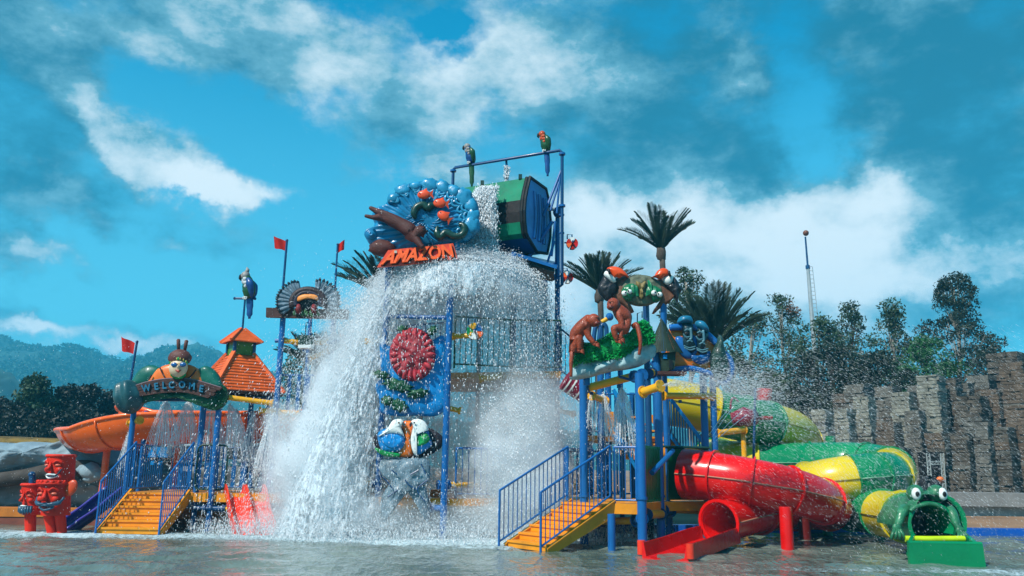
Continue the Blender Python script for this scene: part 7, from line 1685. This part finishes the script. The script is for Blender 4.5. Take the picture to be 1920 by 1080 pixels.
o = cords.build('pouring_stream', wmat, smooth=180); stuff(o, 'twisting white stream pouring from the green bucket')
drops('stream_drops', 'drops around the stream pouring from the green bucket', SD, .015, (0, 0, -1), 1.6)
SD = [(P(950, 312, 21).x+random.gauss(0, .035), 21+random.gauss(0, .03), P(950, random.uniform(312, 345), 21).z) for _ in range(500)]; drops('fill_stream', 'thin stream running from the fill pipe into the bucket', SD, .013, (0, 0, -1), 2)
# billowing spray left, right and along the foot of the tower
def cloud(cs, n):
    out = []
    for (px, py, Y, sx_, sz, wgt) in cs:
        c = P(px, py, Y); k = int(n*wgt); g_ = RS.normal(size=(k, 3))*[sx_, .7, sz]; out.append(g_+[c.x, c.y, c.z])
    return np.concatenate(out)
base_s = [(620, 880, 19.6, .7, .9, .4), (630, 760, 20.0, .6, .9, .3), (575, 950, 19.3, .6, .45, .5), (690, 960, 19.3, .9, .4, .5), (985, 775, 19.5, .7, .6, .30), (1000, 860, 19.3, .75, .7, .30), (930, 950, 19.3, .8, .4, .5), (800, 985, 18.9, 1.2, .18, .6), (600, 990, 18.9, 1.1, .15, .5), (640, 660, 20.2, .4, .7, .45), (1030, 650, 20.8, .25, .6, .16)]
C = cloud(base_s, 26000); drops('spray_cloud', 'billowing white spray on both sides of the tower', C, .008, (0, 0, -1), 1.5)
tS = RS.rand(22000); aS = RS.rand(22000)*6.28; rS = 2.2+RS.rand(22000)*2.4; C = np.stack([cx0-.5+rS*1.25*np.cos(aS), cy0+rS*.75*np.sin(aS), np.abs(RS.normal(size=22000))*.16+.01], -1)
C = C[C[:, 1] < cy0+.5]; drops('surface_splash', 'white splashes jumping from the water round the tower', C, .012, (0, 0, 1), 1.8)
# soft mist inside the spray
mv = bpy.data.materials.new('water_mist'); mv.use_nodes = True; t = NT(mv.node_tree); t.n.remove(t.n['Principled BSDF']); pv_ = t.new('ShaderNodeVolumePrincipled')
pv_.inputs['Color'].default_value = (.96, .985, 1, 1); pv_.inputs['Density'].default_value = 1.3; pv_.inputs['Anisotropy'].default_value = .25; t.l.new(pv_.outputs[0], t.n['Material Output'].inputs['Volume'])
mv2 = mv.copy(); mv2.name = 'thin_mist'; mv2.node_tree.nodes['Principled Volume'].inputs['Density'].default_value = .42
for i, (px, py, Y, rx, ry, rz, m_) in enumerate([(615, 830, 19.5, 1.1, .9, 1.7, mv), (615, 900, 19.3, 1.15, 1.0, 1.05, mv), (600, 950, 19.5, 1.25, 1.0, .6, mv), (540, 945, 19.7, .7, .7, .75, mv2), (575, 860, 19.6, .9, .8, 1.2, mv), (620, 750, 19.7, .75, .8, 1.1, mv), (680, 640, 19.9, .5, .7, 1.0, mv), (930, 830, 19.4, .8, .7, 1.1, mv), (1040, 780, 19.6, .7, .7, .9, mv2), (1020, 900, 19.0, .9, .7, .8, mv), (655, 715, 19.9, .75, .8, 1.6, mv), (990, 790, 19.5, .95, .8, .95, mv), (990, 850, 19.3, 1.15, .85, 1.1, mv), (985, 930, 19.2, 1.2, .8, .7, mv),
        (620, 880, 19.8, 1.5, 1.2, 1.5, mv2), (985, 810, 19.5, 1.45, 1.0, 1.55, mv2), (800, 975, 19.2, 4.2, 1.3, .5, mv2), (870, 960, 19.3, 1.4, .8, .6, mv), (690, 965, 19.0, 1.3, .7, .5, mv), (866, 528, 20.0, 1.75, 1.5, .42, mv), (870, 570, 19.6, 1.7, 1.3, .75, mv2), (740, 590, 19.9, .6, 1.0, 1.1, mv2), (895, 720, 20.9, 1.8, 1.1, 2.7, mv2), (960, 740, 20.0, 1.2, .9, 1.4, mv2), (660, 690, 20.4, 1.1, 1.0, 2.2, mv2)]):
    c = P(px, py, Y); rq = random.Random(i); subs = [(c, 1.0)] if m_ is mv2 else [(c, .72)]+[(c+Vector((rq.uniform(-.6, .6)*rx, rq.uniform(-.4, .4)*ry, rq.uniform(-.6, .6)*rz)), rq.uniform(.42, .66)) for _ in range(4)]
    for j, (cc_, f_) in enumerate(subs):
        mb = MB().ell(cc_, (rx*f_, ry*f_, rz*f_), 24, 16, disp=.6, seed=i*3+j*7, dscale=2.0); mb.v = [(x, y, max(z, .03)) for x, y, z in mb.v]; o = mb.build('mist', m_, smooth=180); stuff(o, 'soft white mist inside the falling spray')
# showers from the pipes: fine jets fanning down
def shower(label, apex, width, fall, n=46, tiltx=0.0, seed=0, r_=.0024):
    rs = random.Random(seed); mb = MB(); D = []
    for i in range(n):
        a = rs.uniform(0, 6.28); q = rs.random()**.5; vx, vy = math.cos(a)*q*width, math.sin(a)*q*width*.6; pts = []; f1 = rs.uniform(.75, 1.0)
        for k in range(7):
            f = k/6*f1; pts.append(apex+Vector(((vx+tiltx)*f, vy*f, -fall*f**1.6)))
        mb.tube(pts, [r_*.8+r_*.9*k/6 for k in range(7)], 3, cap=False)
        for k in range(26): f = rs.random()**.6*1.05; D.append(tuple(apex+Vector(((vx+tiltx)*f+rs.gauss(0, .02), vy*f, -fall*f**1.6+rs.gauss(0, .02)))))
    o = mb.build('shower', wmat); stuff(o, label); return D
DD = []
for i, (px, py, Y, w_, fl_, n_, tx) in enumerate([(311, 752, 20.6, .55, 1.35, 70, 0), (354, 752, 20.7, .55, 1.4, 70, 0), (396, 756, 20.6, .5, 1.5, 70, .1), (430, 757, 20.6, .5, 1.4, 60, .25), (443, 767, 21.4, .35, 1.2, 40, .1), (476, 772, 21.2, .3, 1.3, 40, 0), (513, 776, 20.4, .25, 1.4, 50, -.2), (245, 806, 20.8, .28, 1.1, 44, 0),
        (1131, 738, 18.2, .32, 1.1, 44, 0), (1166, 727, 17.8, .38, 1.3, 60, .05), (590, 682, 21.0, .22, .9, 40, 0), (606, 676, 21.0, .22, .9, 40, 0), (1109, 735, 17.9, .12, .7, 24, 0)]):
    DD += shower('fan of fine water jets falling from a pipe nozzle', P(px, py, Y), w_, fl_, n_, tx, i)
drops('shower_drops', 'fine drops below the pipe nozzles', DD, .007, (0, 0, -1), 2)
# the jet thrown to the right and the drops it scatters across the slides and the stone wall
nz0 = P(1243, 723, 16.35); N = 15000; ang = R(14)+RS.normal(size=N)*R(13); v0 = 4.4+RS.rand(N)*3.4; tm = RS.rand(N)**.8*1.05; vy = RS.normal(size=N)*.7-.3
C = np.stack([nz0.x+v0*np.cos(ang)*tm, nz0.y+vy*tm, nz0.z+v0*np.sin(ang)*tm-4.9*tm**2], -1); VV = np.stack([v0*np.cos(ang), vy, v0*np.sin(ang)-9.8*tm], -1)
drops('jet_spray', 'fan of white drops thrown to the right from a yellow pipe', C, .0030, VV, 6)
N = 9000; tm = RS.rand(N)**.5*.35; ang = R(10)+RS.normal(size=N)*R(9); v0 = 5+RS.rand(N)*2.5; C = np.stack([nz0.x+v0*np.cos(ang)*tm, nz0.y+RS.normal(size=N)*.25*tm*2, nz0.z+v0*np.sin(ang)*tm-4.9*tm**2], -1); drops('jet_core', 'dense start of the jet at the pipe mouth', C, .0034, (1, 0, -.1), 5)
N = 13000; px = 1330+590*RS.rand(N)**.85; py = 610+360*RS.rand(N); Yd = 11.5+RS.rand(N)*7
C = np.array([tuple(P(px[i], py[i], Yd[i])) for i in range(N)]); keep = RS.rand(N) < .35+.65*np.exp(-((py-760)/140)**2); C, Yd = C[keep], Yd[keep]
vd = np.stack([1+RS.normal(size=len(C))*.15, RS.normal(size=len(C))*.1, -.62+RS.normal(size=len(C))*.2], -1)
drops('drifting_drops', 'slanting streaks of drops flying across the right side', C, .0012*Yd/14, vd, 20.0)
# loose drops flying over the left side and the sky beside the tower
N = 2600; px = np.concatenate([RS.rand(1600)*560, 520+RS.normal(size=1000)*70+90]); py = np.concatenate([640+RS.rand(1600)*320, 600+RS.normal(size=1000)*90]); C = np.array([tuple(P(px[i], py[i], 13+RS.rand()*6)) for i in range(N)])
drops('loose_drops', 'loose drops in the air left of the tower', C, .004, (0, 0, -1), 1.5)
# thin jets shot up by the right posts
mb = MB()
for (a, b) in (((1336, 818), (1375, 762)), ((1340, 822), (1392, 770)), ((1344, 825), (1400, 778)), ((1332, 812), (1362, 772))): mb.tube([P(*a, 19.5), P((a[0]+b[0])/2, (a[1]+b[1])/2-2, 19.8), P(*b, 20.1)], [.006, .009, .012], 4)
stuff(mb.build('thin_jets', wmat), 'thin straight jets crossing in front of the crimson water cannon')

# ================================================================ HAZE
hz = bpy.data.materials.new('haze'); hz.use_nodes = True; t = NT(hz.node_tree); t.n.remove(t.n['Principled BSDF']); hv = t.new('ShaderNodeVolumePrincipled')
hv.inputs['Color'].default_value = (.10, .70, 1, 1); hv.inputs['Density'].default_value = .0009; hv.inputs['Anisotropy'].default_value = .0; t.l.new(hv.outputs[0], t.n['Material Output'].inputs['Volume'])
stuff(MB().box((0, 560, 58), (2600, 1260, 118.7)).build('haze', hz, origin=(0, 560, 60)), 'thin blue haze over the whole valley')
